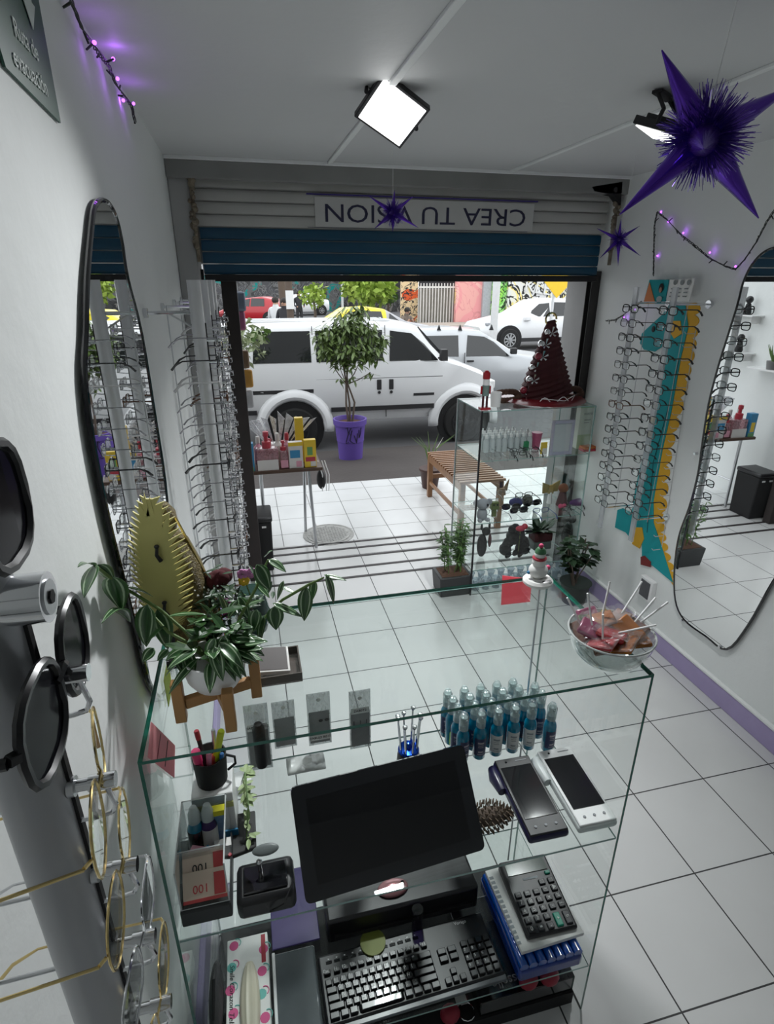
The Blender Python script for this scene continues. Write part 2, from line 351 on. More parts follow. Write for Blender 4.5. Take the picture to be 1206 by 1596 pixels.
# ------------------------------------------------------------------ flood lights on the ceiling
def floodlight(px, py, faceref, dirv, label, power, cable):
    c = V(faceref); d = V(dirv).normalized(); x = V((0, 0, 1)).cross(d)*-1; x = (x-d*x.dot(d)).normalized(); x = Matrix.Rotation(cable, 3, d)@x; u = d.cross(x)*1.0
    if u.z < 0: u = -u
    R = Matrix((x, d, x.cross(d))).transposed()
    z = x.cross(d)
    t = thing('flood_light', label, 'flood light', c)
    h = .085
    b = M()
    b.prism([c+x*a*h+z*bq*h*.86 for a, bq in ((-1, -1), (1, -1), (1, 1), (-1, 1))], -d*.022)
    for k in range(7): b.box(c-d*.028+x*(k-3)*.022, (.004, .016, .10), R)
    b.build('housing', MT['black'], t, bevel=.004)
    M().prism([c+d*.001+x*a*h*.88+z*bq*h*.76 for a, bq in ((-1, -1), (1, -1), (1, 1), (-1, 1))], d*.002).build('led_panel', MT['lead'], t, smooth=False)
    # u-shaped bracket to the ceiling
    top = V((c.x, c.y+.03, CEIL)); br = M()
    for s_ in (-1, 1): br.tube([c+x*s_*h*1.08-d*.01, c+x*s_*h*1.05-d*.05, V((top.x+x.x*s_*.05, top.y+x.y*s_*.05, CEIL-.012))], .006, 6)
    br.box((top.x, top.y, CEIL-.008), (.12, .03, .008), RZ(atan2(x.y, x.x))).build('bracket', MT['matblack'], t)
    cb = M(); cb.tube([c-d*.03, c-d*.055+x*.04, c-d*.05+V((0, 0, .03))-x*.03, top+V((.03, .01, -.01))], .004, 6).build('cable', MT['matblack'], t)
    l = area('flood_lamp', c+d*.012, c+d, h*1.7, h*1.2, power, (.97, .99, 1), 100)
    l.parent = t; l.location = d*.012
    return t
fl1 = ay(611, 177, 1.93)
floodlight(0, 0, fl1, (-.14, -.62, -.66), 'lit square white flood light on the ceiling above the middle of the shutter', 10.5, -.62)
fl2 = ay(1035, 213, 1.75)
floodlight(0, 0, fl2, (-.25, .25, -.93), 'lit flood light with black bracket behind the big purple star', 12, .2)
# ------------------------------------------------------------------ vehicles
TIRE = mat('tyre_rubber', (.015, .015, .015), .8); RIM = mat('wheel_rim', (.45, .46, .47), .35, .6)
def wheel(parent, c, r, w, side=-1, spokes=6, hub=RIM):
    c = V(c); t = M(); R = RX(pi/2)
    t.lathe([(r*.62, -w/2), (r*.93, -w/2), (r, -w*.35), (r, w*.35), (r*.93, w/2), (r*.62, w/2)], c, 28, R).build('wheel', TIRE, parent, world=False)
    tire = COL.objects[-1] if False else parent.children[-1]
    h = M(); y = c.y+side*w*.45
    h.lathe([(r*.60, 0), (r*.62, .02), (r*.55, .02)], (c.x, y, c.z), 24, R, caps=False)
    for k in range(spokes):
        a = 2*pi*k/spokes; h.box(V((c.x, y+side*.01, c.z))+V((cos(a), 0, sin(a)))*r*.33, (r*.5, .02, r*.13), RY(-a))
    h.lathe([(r*.16, 0), (r*.14, .04)], (c.x, y+side*.02, c.z), 12, R)
    h.build('hub', hub, parent, world=False)
def interp(st, x, k):
    for a, b in zip(st, st[1:]):
        if a[0] <= x <= b[0]: t = (x-a[0])/(b[0]-a[0]) if b[0] > a[0] else 0; return a[k]*(1-t)+b[k]*t
    return st[0][k] if x < st[0][0] else st[-1][k]
def vehicle(name, label, cat, loc, rz, st, paint, wins, wheels, wr, group=None, wwin='window', extras=None, wspoke=6, hubm=RIM, bright=None, roof=None, trim=None):
    """st: stations (x, zbot, zbelt, ztop, half width at belt, half width at roof); local -Y side faces the camera"""
    t = thing(name, label, cat, loc, rz, group)
    b = M(); rings = []
    for x, zb, zl, zt, wb_, wt in st:
        R_ = []
        pts = [(wb_*.90, zb), (wb_*.985, zb+(zl-zb)*.22), (wb_, zb+(zl-zb)*.6), (wb_*.97, zl), (wt+(wb_*.97-wt)*.1, zt-(zt-zl)*.18), (wt*.90, zt-(zt-zl)*.03), (wt*.5, zt)]
        R_ = [V((x, -y, z)) for y, z in pts]+[V((x, y, z)) for y, z in pts[::-1]]
        rings.append(R_)
    n = len(rings[0]); vs = [p for r_ in rings for p in r_]; fs = []; fmi = []
    for i in range(len(rings)-1):
        for k in range(n):
            k2 = (k+1) % n; fs.append((i*n+k, (i+1)*n+k, (i+1)*n+k2, i*n+k2)); fmi.append(1 if (roof and 4 <= k <= 8 and roof[1] <= st[i][0] < roof[2]) or (roof and 3 <= k <= 9 and roof[1] <= st[i][0] < roof[2]) else 0)
    fs.append(tuple(range(n))); fs.append(tuple((len(rings)-1)*n+k for k in range(n))[::-1])
    b.add(vs, fs); b.fm[:len(fmi)] = fmi
    b.build('body', [paint, roof[0]] if roof else paint, t, world=False, ang=42)
    def sidey(x, z):
        zl, zt, wb_, wt = (interp(st, x, k) for k in (2, 3, 4, 5))
        zu = zt-(zt-zl)*.18; f = max(0, min(1, (z-zl)/(zu-zl))) if zu > zl+.01 else 0
        if z < zl: return wb_*.985
        return (wb_*.97)*(1-f)+(wt+(wb_*.97-wt)*.1)*f
    for poly in wins:
        w = M(); pv = [V((x, -sidey(x, z)-.008, z)) for x, z in poly]
        w.prism(pv, (0, .02, 0)); w.build(wwin, MT['carglass'], t, world=False, smooth=False)
    for wx, wz in wheels:
        y = -interp(st, wx, 4)+.10
        # black arch recess
        a = M(); a.lathe([(wr*1.30, 0), (wr*1.30, .06)], (wx, y-.05, wz), 26, RX(pi/2)); a.build('wheel_arch', MT['matblack'], t, world=False)
        wheel(t, (wx, y-.06, wz), wr, .18, spokes=wspoke, hub=hubm)
    if extras: extras(t, sidey)
    return t

vw = mat('van_white_paint', (.72, .73, .74), .35, coat=.4, var=.03, scale=2); blackt = mat('black_body_trim', (.02, .02, .022), .5)
# white van parked at the kerb (wheelbase about 2.5 m in this scene)
VY = 7.75
def van_extras(t, sidey):
    def strip(x0, x1, z0, z1, m, nm, d=.012):
        n = 6; pts = []
        w = M(); 
        poly = [V((x0+(x1-x0)*i/n, -sidey(x0+(x1-x0)*i/n, z0)-d, z0)) for i in range(n+1)]+[V((x0+(x1-x0)*i/n, -sidey(x0+(x1-x0)*i/n, z1)-d, z1)) for i in range(n, -1, -1)]
        w.prism(poly, (0, d+.01, 0)); return w.build(nm, m, t, world=False, smooth=False)
    strip(-.75, .27, .79, .84, blackt, 'slider_rail'); strip(-.75, -.50, .52, .58, blackt, 'trim_strip', .02); strip(.50, 1.96, .52, .58, blackt, 'trim_strip', .02)
    strip(.31, 2.08, .955, .962, blackt, 'body_crease', .004)
    for x in (.29, 1.27, 2.10): strip(x-.004, x+.004, .42, 1.15 if x > 2 else 1.64, blackt, 'door_seam', .005)
    strip(1.66, 1.96, .70, .735, blackt, 'badge')
    for x in (1.17, 1.34):
        w = M(); w.box((x, -sidey(x, .8)-.012, .87), (.065, .02, .14)); w.build('door_handle', blackt, t, world=False, bevel=.01)
        w = M(); w.cyl((x, -sidey(x, .7)-.02, .765), (x, -sidey(x, .7)+.02, .765), .02); w.build('lock', blackt, t, world=False)
    for wx in (.0, 2.42):
        fl = M(); y = -sidey(wx, .5); rows = []
        for k in range(19):
            a = radians(-8+196*k/18); c, s_ = cos(a), sin(a)
            rows.append([V((wx+c*r_, y+yo, .32+s_*r_)) for r_, yo in ((.40, .03), (.40, -.05), (.43, -.065), (.48, -.045), (.53, .0))])
        fl.sheet(rows); fl.build('fender_flare', vw, t, world=False, solid=.01)
    m = M(); m.box((2.04, -.93, 1.26), (.10, .10, .15), None, .9); m.tube([(2.02, -.76, 1.2), (2.04, -.90, 1.22)], .015).build('side_mirror', blackt, t, world=False, bevel=.015)
    w = M(); w.hexa([V(p) for p in ((1.74, -.60, 1.59), (1.74, .60, 1.59), (2.14, -.70, 1.17), (2.14, .70, 1.17), (1.76, -.60, 1.61), (1.76, .60, 1.61), (2.16, -.70, 1.19), (2.16, .70, 1.19))]); w.build('windscreen', MT['carglass'], t, world=False, smooth=False)
    for y in (-.4, -.1, .2): M().bb(-.7, 1.4, y-.02, y+.02, 1.672, 1.690).build('roof_rib', vw, t, world=False, bevel=.004)
    M().bb(2.85, 2.98, -.72, .72, .40, .62).build('front_bumper', blackt, t, world=False, bevel=.02)
    M().box((2.86, -.62, .80), (.10, .18, .12)).build('headlight', MT['white'], t, world=False, bevel=.02)
van_st = [(-.95, .48, 1.15, 1.58, .76, .62), (-.90, .40, 1.17, 1.66, .80, .66), (-.4, .38, 1.17, 1.675, .81, .68), (.4, .38, 1.17, 1.685, .81, .69), (1.2, .38, 1.16, 1.68, .81, .69), (1.55, .38, 1.16, 1.66, .81, .68), (1.75, .38, 1.15, 1.62, .81, .66), (2.12, .38, 1.14, 1.19, .805, .68), (2.35, .38, 1.08, 1.12, .79, .68), (2.7, .40, .94, 1.0, .77, .66), (2.88, .44, .76, .84, .74, .62)]
van = vehicle('van', 'white passenger van with dark windows parked at the kerb, facing right', 'van', (.60, VY+.81, -.30), radians(-1.5), van_st, vw,
    [[(-.50, 1.19), (.26, 1.19), (.26, 1.58), (-.46, 1.58)], [(.33, 1.19), (1.23, 1.19), (1.23, 1.58), (.33, 1.58)], [(1.32, 1.18), (2.02, 1.17), (1.82, 1.39), (1.64, 1.53), (1.34, 1.57)]],
    [(0, .30), (2.42, .30)], .30, hubm=blackt, extras=van_extras)  # van hubs coloured black to stand in for shadow around the wheels

# silver hatchback wagon behind the van
slv = mat('silver_paint', (.50, .52, .54), .3, .3, coat=.4, var=.04, scale=2)
def wag_extras(t, sidey):
    for x in (.35, .75, 1.35): M().prism([(x-.04, -.56, 1.33), (x+.04, -.56, 1.33), (x, -.56, 1.43)], (0, .05, 0)).build('roof_rack_foot', blackt, t, world=False)
    M().box((.92, -.80, .80), (.13, .03, .03)).build('door_handle', blackt, t, world=False, bevel=.006)
    M().box((1.72, -.84, .98), (.12, .09, .11)).build('side_mirror', blackt, t, world=False, bevel=.015)
    M().bb(.80, .812, -.805, -.79, .35, .95).build('door_seam', blackt, t, world=False)
    M().sph((3.02, -.62, .68), (.10, .12, .08)).build('headlight', MT['white'], t, world=False)
wag_st = [(-.9, .30, .80, 1.15, .74, .60), (-.7, .22, .86, 1.28, .78, .60), (-.2, .22, .87, 1.34, .79, .61), (.6, .22, .86, 1.36, .79, .61), (1.15, .22, .86, 1.32, .79, .60), (1.45, .22, .86, 1.16, .79, .62), (1.85, .22, .85, .90, .79, .68), (2.6, .24, .74, .80, .77, .65), (3.05, .28, .62, .68, .74, .60), (3.15, .34, .50, .56, .70, .58)]
vehicle('car', 'silver hatchback parked behind the front of the white van', 'car', (3.28, 11.2, -.30), radians(-8), wag_st, slv,
    [[(-.1, .90), (.70, .88), (.70, 1.25), (.0, 1.24)], [(.84, .88), (1.68, .88), (1.38, 1.13), (1.2, 1.22), (.88, 1.25)]], [(-.1, .28), (2.45, .28)], .29, extras=wag_extras)
# white SUV beyond, nose to the left
wht = mat('bright_white_paint', (.80, .81, .82), .25, coat=.5, var=.02)
def suv_extras(t, sidey):
    M().box((-.95, -.88, 1.02), (.22, .14, .14)).build('side_mirror', wht, t, world=False, bevel=.03)
    M().box((-2.25, -.72, .86), (.32, .10, .10), RZ(.3)).build('headlight', mat('headlamp_glass', (.5, .52, .55), .1, .3), t, world=False, bevel=.02)
    M().bb(-1.1, 1.3, -.87, -.8, .28, .40).build('sill_trim', blackt, t, world=False, bevel=.01)
    M().bb(-.02, 0.0, -.875, -.84, .45, 1.0).build('door_seam', blackt, t, world=False)
suv_st = [(-2.55, .40, .70, .76, .70, .6), (-2.4, .30, .80, .88, .80, .70), (-1.5, .28, .96, 1.06, .86, .74), (-1.1, .28, 1.0, 1.16, .87, .72), (-.45, .28, 1.02, 1.55, .87, .64), (.1, .28, 1.04, 1.64, .87, .66), (1.0, .28, 1.06, 1.62, .87, .66), (1.6, .30, 1.08, 1.50, .86, .62), (1.95, .36, 1.0, 1.1, .80, .6)]
vehicle('car', 'white sport utility vehicle driving left, seen over the silver hatchback', 'car', (10.1, 19.3, -.30), radians(4), suv_st, wht,
    [[(-1.0, 1.08), (-.05, 1.07), (-.05, 1.50), (-.42, 1.47)], [(.05, 1.07), (.95, 1.10), (.92, 1.50), (.05, 1.52)], [(1.02, 1.12), (1.5, 1.16), (1.3, 1.45), (1.0, 1.5)]], [(-1.55, .35), (1.25, .35)], .36, extras=suv_extras, wspoke=9)
# yellow-roofed taxi
yel = mat('taxi_yellow', (.85, .70, .02), .35, coat=.3); gry = mat('taxi_grey', (.40, .40, .42), .35, coat=.3)
def taxi_extras(t, sidey):
    M().box((1.85, -.62, .80), (.20, .16, .10)).build('tail_light', mat('red_lamp', (.5, .01, .01), .3), t, world=False, bevel=.02)
    M().bb(-.03, .06, -.80, -.74, .86, 1.28).build('door_pillar', yel, t, world=False)
taxi_st = [(-2.2, .35, .60, .66, .70, .6), (-1.3, .25, .80, .86, .80, .66), (-.9, .25, .86, .92, .81, .66), (-.25, .25, .88, 1.32, .81, .58), (.3, .25, .89, 1.36, .81, .58), (.75, .25, .90, 1.30, .81, .58), (1.35, .25, .90, .98, .80, .62), (1.95, .30, .82, .88, .76, .6), (2.05, .40, .7, .74, .7, .55)]
vehicle('taxi', 'taxi with a yellow roof and grey boot passing behind the van', 'car', (3.15, 17.4, -.30), radians(2), taxi_st, gry,
    [[(-.72, .94), (-.08, .92), (-.08, 1.26), (-.25, 1.24)], [(.06, .92), (.68, .92), (.62, 1.25), (.06, 1.27)], [(.78, .94), (1.18, .95), (.85, 1.20)]], [(-1.4, .30), (1.35, .30)], .30, extras=taxi_extras, roof=(yel, -.9, .75)).scale = (1.1, 1.1, 1.1)
red = mat('red_car_paint', (.45, .01, .02), .3, coat=.4)
small_st = [(-1.9, .35, .6, .66, .7, .6), (-1.2, .25, .82, .9, .80, .66), (-.6, .25, .88, 1.3, .81, .6), (.6, .25, .9, 1.4, .81, .6), (1.3, .25, .9, 1.25, .8, .6), (1.7, .3, .85, .95, .76, .6)]
sw_ = [[(-.75, .94), (0, .92), (0, 1.3), (-.4, 1.22)], [(.08, .92), (.85, .94), (.8, 1.3), (.08, 1.32)]]
def at_street(px, y): p = ay(px, 441, y); return (p.x, y, -.3)
vehicle('car', 'red car parked far left across the street', 'car', at_street(396, 33), radians(-28), small_st, red, sw_, [(-1.2, .3), (1.1, .3)], .3)
vehicle('car', 'white saloon car parked beyond the red car', 'car', at_street(418, 48), radians(20), small_st, wht, sw_, [(-1.2, .3), (1.1, .3)], .3)
vehicle('car', 'white car behind the standing pedestrians', 'car', at_street(468, 41), radians(15), small_st, wht, sw_, [(-1.2, .3), (1.1, .3)], .3)

# ------------------------------------------------------------------ street backdrop, each wall at its own distance
def graffiti(name, base, cols, line, scale=1.2, lw=.06, seed=0.0):
    m, n, l, o = _new(name); b = n.new('ShaderNodeBsdfPrincipled'); l.new(b.outputs[0], o.inputs[0]); b.inputs['Roughness'].default_value = .8
    tc = n.new('ShaderNodeTexCoord'); mp = n.new('ShaderNodeMapping'); mp.inputs['Location'].default_value = (seed, seed*2, seed*.7); l.new(tc.outputs['Object'], mp.inputs[0])
    nz = n.new('ShaderNodeTexNoise'); nz.inputs['Scale'].default_value = scale*.45; nz.inputs['Detail'].default_value = 1.5; nz.inputs['Distortion'].default_value = 1.8; l.new(mp.outputs[0], nz.inputs['Vector'])
    cr = n.new('ShaderNodeValToRGB'); cr.color_ramp.interpolation = 'CONSTANT'; e = cr.color_ramp.elements
    e[0].position = 0; e[0].color = (*base, 1); e[1].position = .46; e[1].color = (*cols[0], 1)
    for i, c in enumerate(cols[1:]): x = e.new(.46+.07*(i+1)); x.color = (*c, 1)
    l.new(nz.outputs['Fac'], cr.inputs[0])
    vz = n.new('ShaderNodeTexNoise'); vz.inputs['Scale'].default_value = scale; vz.inputs['Detail'].default_value = 2; vz.inputs['Distortion'].default_value = 2.5; l.new(mp.outputs[0], vz.inputs['Vector'])
    d = _math(n, l, 'ABSOLUTE', _math(n, l, 'SUBTRACT', vz.outputs['Fac'], .5)); f = _math(n, l, 'LESS_THAN', d, lw*.4)
    mx = n.new('ShaderNodeMix'); mx.data_type = 'RGBA'; l.new(f, mx.inputs[0]); l.new(cr.outputs[0], mx.inputs[6]); mx.inputs[7].default_value = (*line, 1)
    l.new(mx.outputs[2], b.inputs['Base Color']); return m
def back_wall(name, px0, px1, y, h, m, label, cat='wall', d=.3, z0=-.3):
    a, b = ay(px0, 441, y), ay(px1, 441, y)
    o = M().bb(a.x, b.x, y, y+d, z0, z0+h).build(name, m, smooth=False); tag(o, label, cat); return o
back_wall('graffiti_wall', 300, 548, 46, 4, graffiti('dark_mural', (.07, .07, .075), [(.05, .05, .05), (.11, .11, .11), (.0, .22, .20)], (.16, .16, .16), 1.4, .08, 3), 'long dark wall with teal and grey graffiti across the street')
back_wall('graffiti_wall', 540, 642, 44, 4, graffiti('grey_mural', (.10, .10, .10), [(.04, .04, .04), (.15, .14, .13), (.08, .08, .08)], (.02, .02, .02), 1.0, .1, 9), 'dark grey wall behind the leafy street tree')
back_wall('building_corner', 626, 652, 33, 4.2, graffiti('orange_mural', (.80, .60, .35), [(.75, .12, .03), (.65, .08, .03), (.8, .5, .2)], (.03, .03, .03), 1.2, .06, 5), 'orange and cream painted building corner left of the corrugated fence', 'building')
corr = thing('metal_fence', 'whitish corrugated sheet fence with rails, graffiti tag at its foot', 'fence', (ay(690, 441, 32).x, 32, -.3))
a, b = ay(652, 441, 32), ay(716, 441, 32); q = M(); n = 40
for i in range(n):
    x0 = a.x+(b.x-a.x)*i/n; w = (b.x-a.x)/n; q.prism([(x0, 32, -.3), (x0+w*.5, 31.93, -.3), (x0+w, 32, -.3), (x0+w, 32.06, -.3), (x0, 32.06, -.3)], (0, 0, 1.75))
q.build('corrugated_sheet', mat('weathered_zinc', (.62, .60, .55), .6, col2=(.35, .32, .28), scale=3), corr, smooth=False)
for i in range(14):
    x = a.x+(b.x-a.x)*(i+.5)/14; M().cyl((x, 31.8, -.3), (x, 31.8, 1.75), .03, seg=6).build('fence_bar', mat('white_bar', (.75, .72, .68), .5) if i == 0 else bpy.data.materials['white_bar'], corr)
M().bb(a.x, b.x, 31.78, 31.83, 1.5, 1.6).build('fence_rail', bpy.data.materials['white_bar'], corr)
back_wall('dark_gateway', 655, 712, 33, 4, mat('dark_recess', (.04, .04, .045), .8), 'dark upper wall above the corrugated fence')
back_wall('pink_wall', 712, 756, 31.5, 4.2, graffiti('pink_mural', (.85, .42, .38), [(.85, .35, .35), (.9, .5, .45), (.95, .65, .3)], (.75, .3, .3), .7, .04, 1), 'salmon pink painted wall right of the corrugated fence')
back_wall('grey_doorframe', 754, 768, 31.3, 4.2, mat('light_grey_wall', (.5, .52, .54), .7, var=.2), 'narrow light grey wall beside the pink wall')
back_wall('graffiti_wall', 768, 793, 31.2, 4.2, graffiti('green_mural', (.35, .75, .12), [(.2, .6, .1), (.45, .85, .3), (.1, .3, .08)], (.02, .03, .02), 1.3, .10, 2), 'bright green mural panel with black outlines')
back_wall('graffiti_wall', 793, 960, 31, 4.2, graffiti('white_yellow_mural', (.80, .80, .76), [(.85, .83, .7), (.9, .75, .25), (.8, .8, .8)], (.03, .03, .03), 1.1, .10, 7), 'white wall with yellow and black graffiti lettering behind the white sport utility vehicle')
g_ = M().text('KLE', 1.0, ay(838, 448, 30.95), (1, 0, -.15), (0.1, 0, 1), .02); tag(g_.build('graffiti_lettering', MT['paper'], smooth=False), 'white graffiti letters on the black and yellow mural', 'graffiti')
# kerb planting and grass
tag(M().bb(*(lambda p, q: (p.x, q.x))(ay(480, 470, 27), ay(560, 470, 27)), 26, 28.5, -.3, -.22).build('grass_strip', mat('grass', (.16, .26, .05), .9, col2=(.30, .30, .08), scale=1.5), smooth=False), 'green grass verge behind the taxi', 'grass', kind='stuff')
tag(M().bb(ay(640, 470, 29).x, ay(760, 470, 29).x, 28.5, 31, -.3, -.22).build('rubble_strip', mat('brown_rubble', (.30, .24, .20), .9, col2=(.5, .45, .4), scale=3), smooth=False), 'brown dusty strip of ground in front of the corrugated fence', 'ground', kind='stuff')

def leafball(c, rad, n, size, rnd, squash=.8):
    q = M(); q.uv = []
    for i in range(n):
        a = V((rnd.gauss(0, 1), rnd.gauss(0, 1), rnd.gauss(0, 1))).normalized()*rad*(rnd.random()**.4); a.z *= squash
        d = V((rnd.gauss(0, 1), rnd.gauss(0, 1), rnd.gauss(-.4, .7))).normalized(); s_ = d.cross(V((rnd.random(), rnd.random(), rnd.random()))).normalized()
        L = size*rnd.uniform(.6, 1.3); p = V(c)+a; w = L*.28
        q.add([p, p+d*L*.45+s_*w, p+d*L, p+d*L*.45-s_*w], [(0, 1, 2, 3)])
    q.uv = None; return q
LEAFY = mat('yellow_green_foliage', (.20, .36, .04), .6, col2=(.38, .46, .08), scale=2); LEAFD = mat('street_tree_leaf', (.06, .13, .03), .5, col2=(.15, .24, .06), scale=14)  # bright yellow-green leaf colour, and a darker green kind
BARK = mat('bark', (.12, .09, .07), .9, bump=.4)
def tree(px, pyc, y, rad, label, n=700, size=.3, sq=.8, lm=None, trunk=.07):
    c = ay(px, pyc, y); t = thing('tree', label, 'tree', (c.x, y, -.3))
    leafball(c, rad, n, size, random.Random(px), sq).build('foliage', lm or LEAFY, t, smooth=False)
    M().tube([(c.x, y, -.3), (c.x+.05, y, c.z*.5), tuple(c)], [trunk, trunk*.8, trunk*.4], 8).build('trunk', BARK, t)
tree(575, 447, 22, 1.0, 'bright leafy street tree above the taxi roof', 900, .28, .6)
tree(488, 460, 24, .55, 'small sapling beside the bare trunk left of the taxi', 250, .22)
tree(604, 462, 23, .35, 'small dark bush behind the taxi roof', 150, .2, lm=LEAFD)
t_ = M(); c = ay(443, 500, 19.8); t_.tube([(c.x, 19.8, -.3), (c.x+.02, 19.8, 1.0), (c.x-.04, 19.8, 2.6)], [.16, .13, .12], 10); tag(t_.build('bare_tree', BARK), 'bare dark trunk between the standing pedestrians', 'tree')
c = ay(453, 500, 16.0); t_ = thing('utility_pole', 'slim pole with a white notice beside the bare trunk', 'pole', (c.x, 16.0, -.3)); M().cyl((c.x, 16.0, -.3), (c.x, 16.0, 3), .09).build('pole', BARK, t_); M().bb(c.x-.1, c.x+.1, 15.88, 15.9, 1.2, 1.65).build('notice', MT['paper'], t_)
c = ay(770, 500, 15); tag(M().cyl((c.x, 15, -.3), (c.x, 15, 3.2), .10, seg=14).build('lamp_post', mat('pale_post', (.75, .76, .76), .5)), 'pale post standing in front of the pink and green walls', 'post')
c = ay(533, 450, 30); tag(M().cyl((c.x, 30, -.3), (c.x, 30, 3.2), .06).build('sign_post', mat('pale_post_2', (.6, .62, .62), .5)), 'thin pale post in front of the dark graffiti wall', 'post')
# yellow diamond road sign
c = ay(870, 440, 13.5); sg = thing('road_sign', 'yellow diamond warning sign on a grey post at the right', 'road sign', (c.x-.05, 13.5, -.3))
M().cyl((c.x-.06, 13.56, -.3), (c.x-.06, 13.56, 2.4), .035).build('post', MT['silverp'], sg)
r = .48; zc = c.z+.12
M().prism([(c.x, 13.5, zc-r), (c.x+r, 13.5, zc), (c.x, 13.5, zc+r), (c.x-r, 13.5, zc)], (0, .015, 0)).build('sign_plate', mat('sign_yellow', (.95, .62, .02), .4), sg, smooth=False)
M().prism([(c.x-.1, 13.49, zc-.08), (c.x+.1, 13.49, zc-.08), (c.x+.1, 13.49, zc), (c.x-.1, 13.49, zc)], (0, .01, 0)).build('symbol', MT['matblack'], sg)

# ------------------------------------------------------------------ people in the street
SKIN = mat('skin', (.45, .26, .18), .6); HAIR = mat('dark_hair', (.02, .015, .012), .7)
def person(label, loc, rz, top, bottom, pose='stand', hair=True, held=None, vest=None, scale=1.0):
    t = thing('person', label, 'person', loc, rz)
    # joints: (pos, radius, material index 0 top, 1 trousers, 2 skin, 3 shoes)
    if pose == 'stand':
        J = {'pel': ((0, 0, .95), .14, 1), 'ch': ((0, 0, 1.25), .165, 0), 'nk': ((0, 0, 1.46), .07, 0), 'hd': ((0, -.02, 1.60), .10, 2), 'top': ((0, -.01, 1.68), .08, 2)}
        for s_, n_ in ((-1, 'l'), (1, 'r')):
            J['hp'+n_] = ((s_*.09, 0, .88), .10, 1); J['kn'+n_] = ((s_*.10, -.02, .48), .065, 1); J['an'+n_] = ((s_*.11, .02, .08), .045, 1); J['ft'+n_] = ((s_*.12, -.13, .04), .04, 3)
            J['sh'+n_] = ((s_*.19, 0, 1.40), .07, 0); J['el'+n_] = ((s_*.25, -.02, 1.12), .05, 0); J['wr'+n_] = ((s_*.18, -.20, 1.02), .035, 0); J['hn'+n_] = ((s_*.14, -.27, 1.03), .035, 2)
    else:
        J = {'pel': ((0, 0, .50), .15, 1), 'ch': ((0, -.05, .82), .17, 0), 'nk': ((0, -.09, 1.03), .07, 0), 'hd': ((0, -.15, 1.17), .10, 2), 'top': ((0, -.14, 1.25), .08, 2)}
        for s_, n_ in ((-1, 'l'), (1, 'r')):
            J['hp'+n_] = ((s_*.10, -.05, .48), .10, 1); J['kn'+n_] = ((s_*.14, -.42, .50), .07, 1); J['an'+n_] = ((s_*.13, -.40, .10), .05, 1); J['ft'+n_] = ((s_*.14, -.54, .04), .04, 3)
            J['sh'+n_] = ((s_*.19, -.08, .98), .07, 0); J['el'+n_] = ((s_*.22, -.24, .74), .05, 0); J['wr'+n_] = ((s_*.09, -.36, .84), .035, 2); J['hn'+n_] = ((s_*.05, -.36, .92), .035, 2)
    E_ = [('pel', 'ch'), ('ch', 'nk'), ('nk', 'hd'), ('hd', 'top')]
    for n_ in 'lr': E_ += [('pel', 'hp'+n_), ('hp'+n_, 'kn'+n_), ('kn'+n_, 'an'+n_), ('an'+n_, 'ft'+n_), ('ch', 'sh'+n_), ('sh'+n_, 'el'+n_), ('el'+n_, 'wr'+n_), ('wr'+n_, 'hn'+n_)]
    keys = list(J); me = bpy.data.meshes.new('body'); me.from_pydata([J[k][0] for k in keys], [(keys.index(a), keys.index(b)) for a, b in E_], [])
    ob = bpy.data.objects.new('body', me); COL.objects.link(ob); sk = ob.modifiers.new('s', 'SKIN'); 
    if not me.skin_vertices: me.attributes.new('skin', 'FLOAT', 'POINT') if False else None
    sl = me.skin_vertices[0].data if me.skin_vertices else None
    if sl:
        for i, k in enumerate(keys): sl[i].radius = (J[k][1], J[k][1]); sl[i].use_root = (k == 'pel')
    ob.modifiers.new('sub', 'SUBSURF').levels = 1
    dg = bpy.context.evaluated_depsgraph_get(); dg.update(); ev = bpy.data.meshes.new_from_object(ob.evaluated_get(dg)); bpy.data.objects.remove(ob)
    b = M(); b.add([v.co for v in ev.vertices], [tuple(p.vertices) for p in ev.polygons])
    for i, p in enumerate(ev.polygons):
        c = p.center; best = min(E_, key=lambda e: (c-(V(J[e[0]][0])*.5+V(J[e[1]][0])*.5)).length)
        k = min(keys, key=lambda k: (c-V(J[k][0])).length-J[k][1]); b.fm[i] = J[k][2]
    b.build('body', [top, bottom, SKIN, MT['black']], t, world=False)
    hc = V(J['hd'][0]); h = M(); h.sph(hc+V((0, .02, .04)), (.108, .115, .10), 12, 8); h.build('hair', HAIR, t, world=False)
    f = M(); f.sph(hc+V((0, -.10, -.01)), (.015, .02, .025), 6, 5); f.build('nose', SKIN, t, world=False)
    f = M(); f.bb(-.05, .05, -.112+hc.y+.005, -.10+hc.y+.005, hc.z+.012, hc.z+.022); f.build('brow', HAIR, t, world=False)
    f = M(); f.bb(-.03, .03, hc.y-.105, hc.y-.09, hc.z-.055, hc.z-.048); f.build('mouth', HAIR, t, world=False)
    if vest:
        w = M(); c = V(J['ch'][0]); w.lathe([(.19, -.2), (.21, 0), (.19, .16)], c, 14, caps=False); w.build('vest', vest, t, world=False)
    return t
wj = mat('white_jacket', (.70, .71, .72), .8); dk = mat('dark_clothes', (.03, .03, .035), .8); dn = mat('denim', (.06, .10, .20), .8); br_ = mat('brown_shirt', (.20, .16, .13), .8); org = mat('orange_vest', (.85, .30, .03), .7)
person('person in a white jacket standing by the bare trunk', at_street(427, 18.6), 2.6, wj, dk)
person('person in dark clothes right beside the bare trunk', at_street(441, 17.6), -.5, dk, dk)
person('person in black standing behind the white notice pole', at_street(464, 29), .2, dk, dk)
p_ = at_street(632, 21)
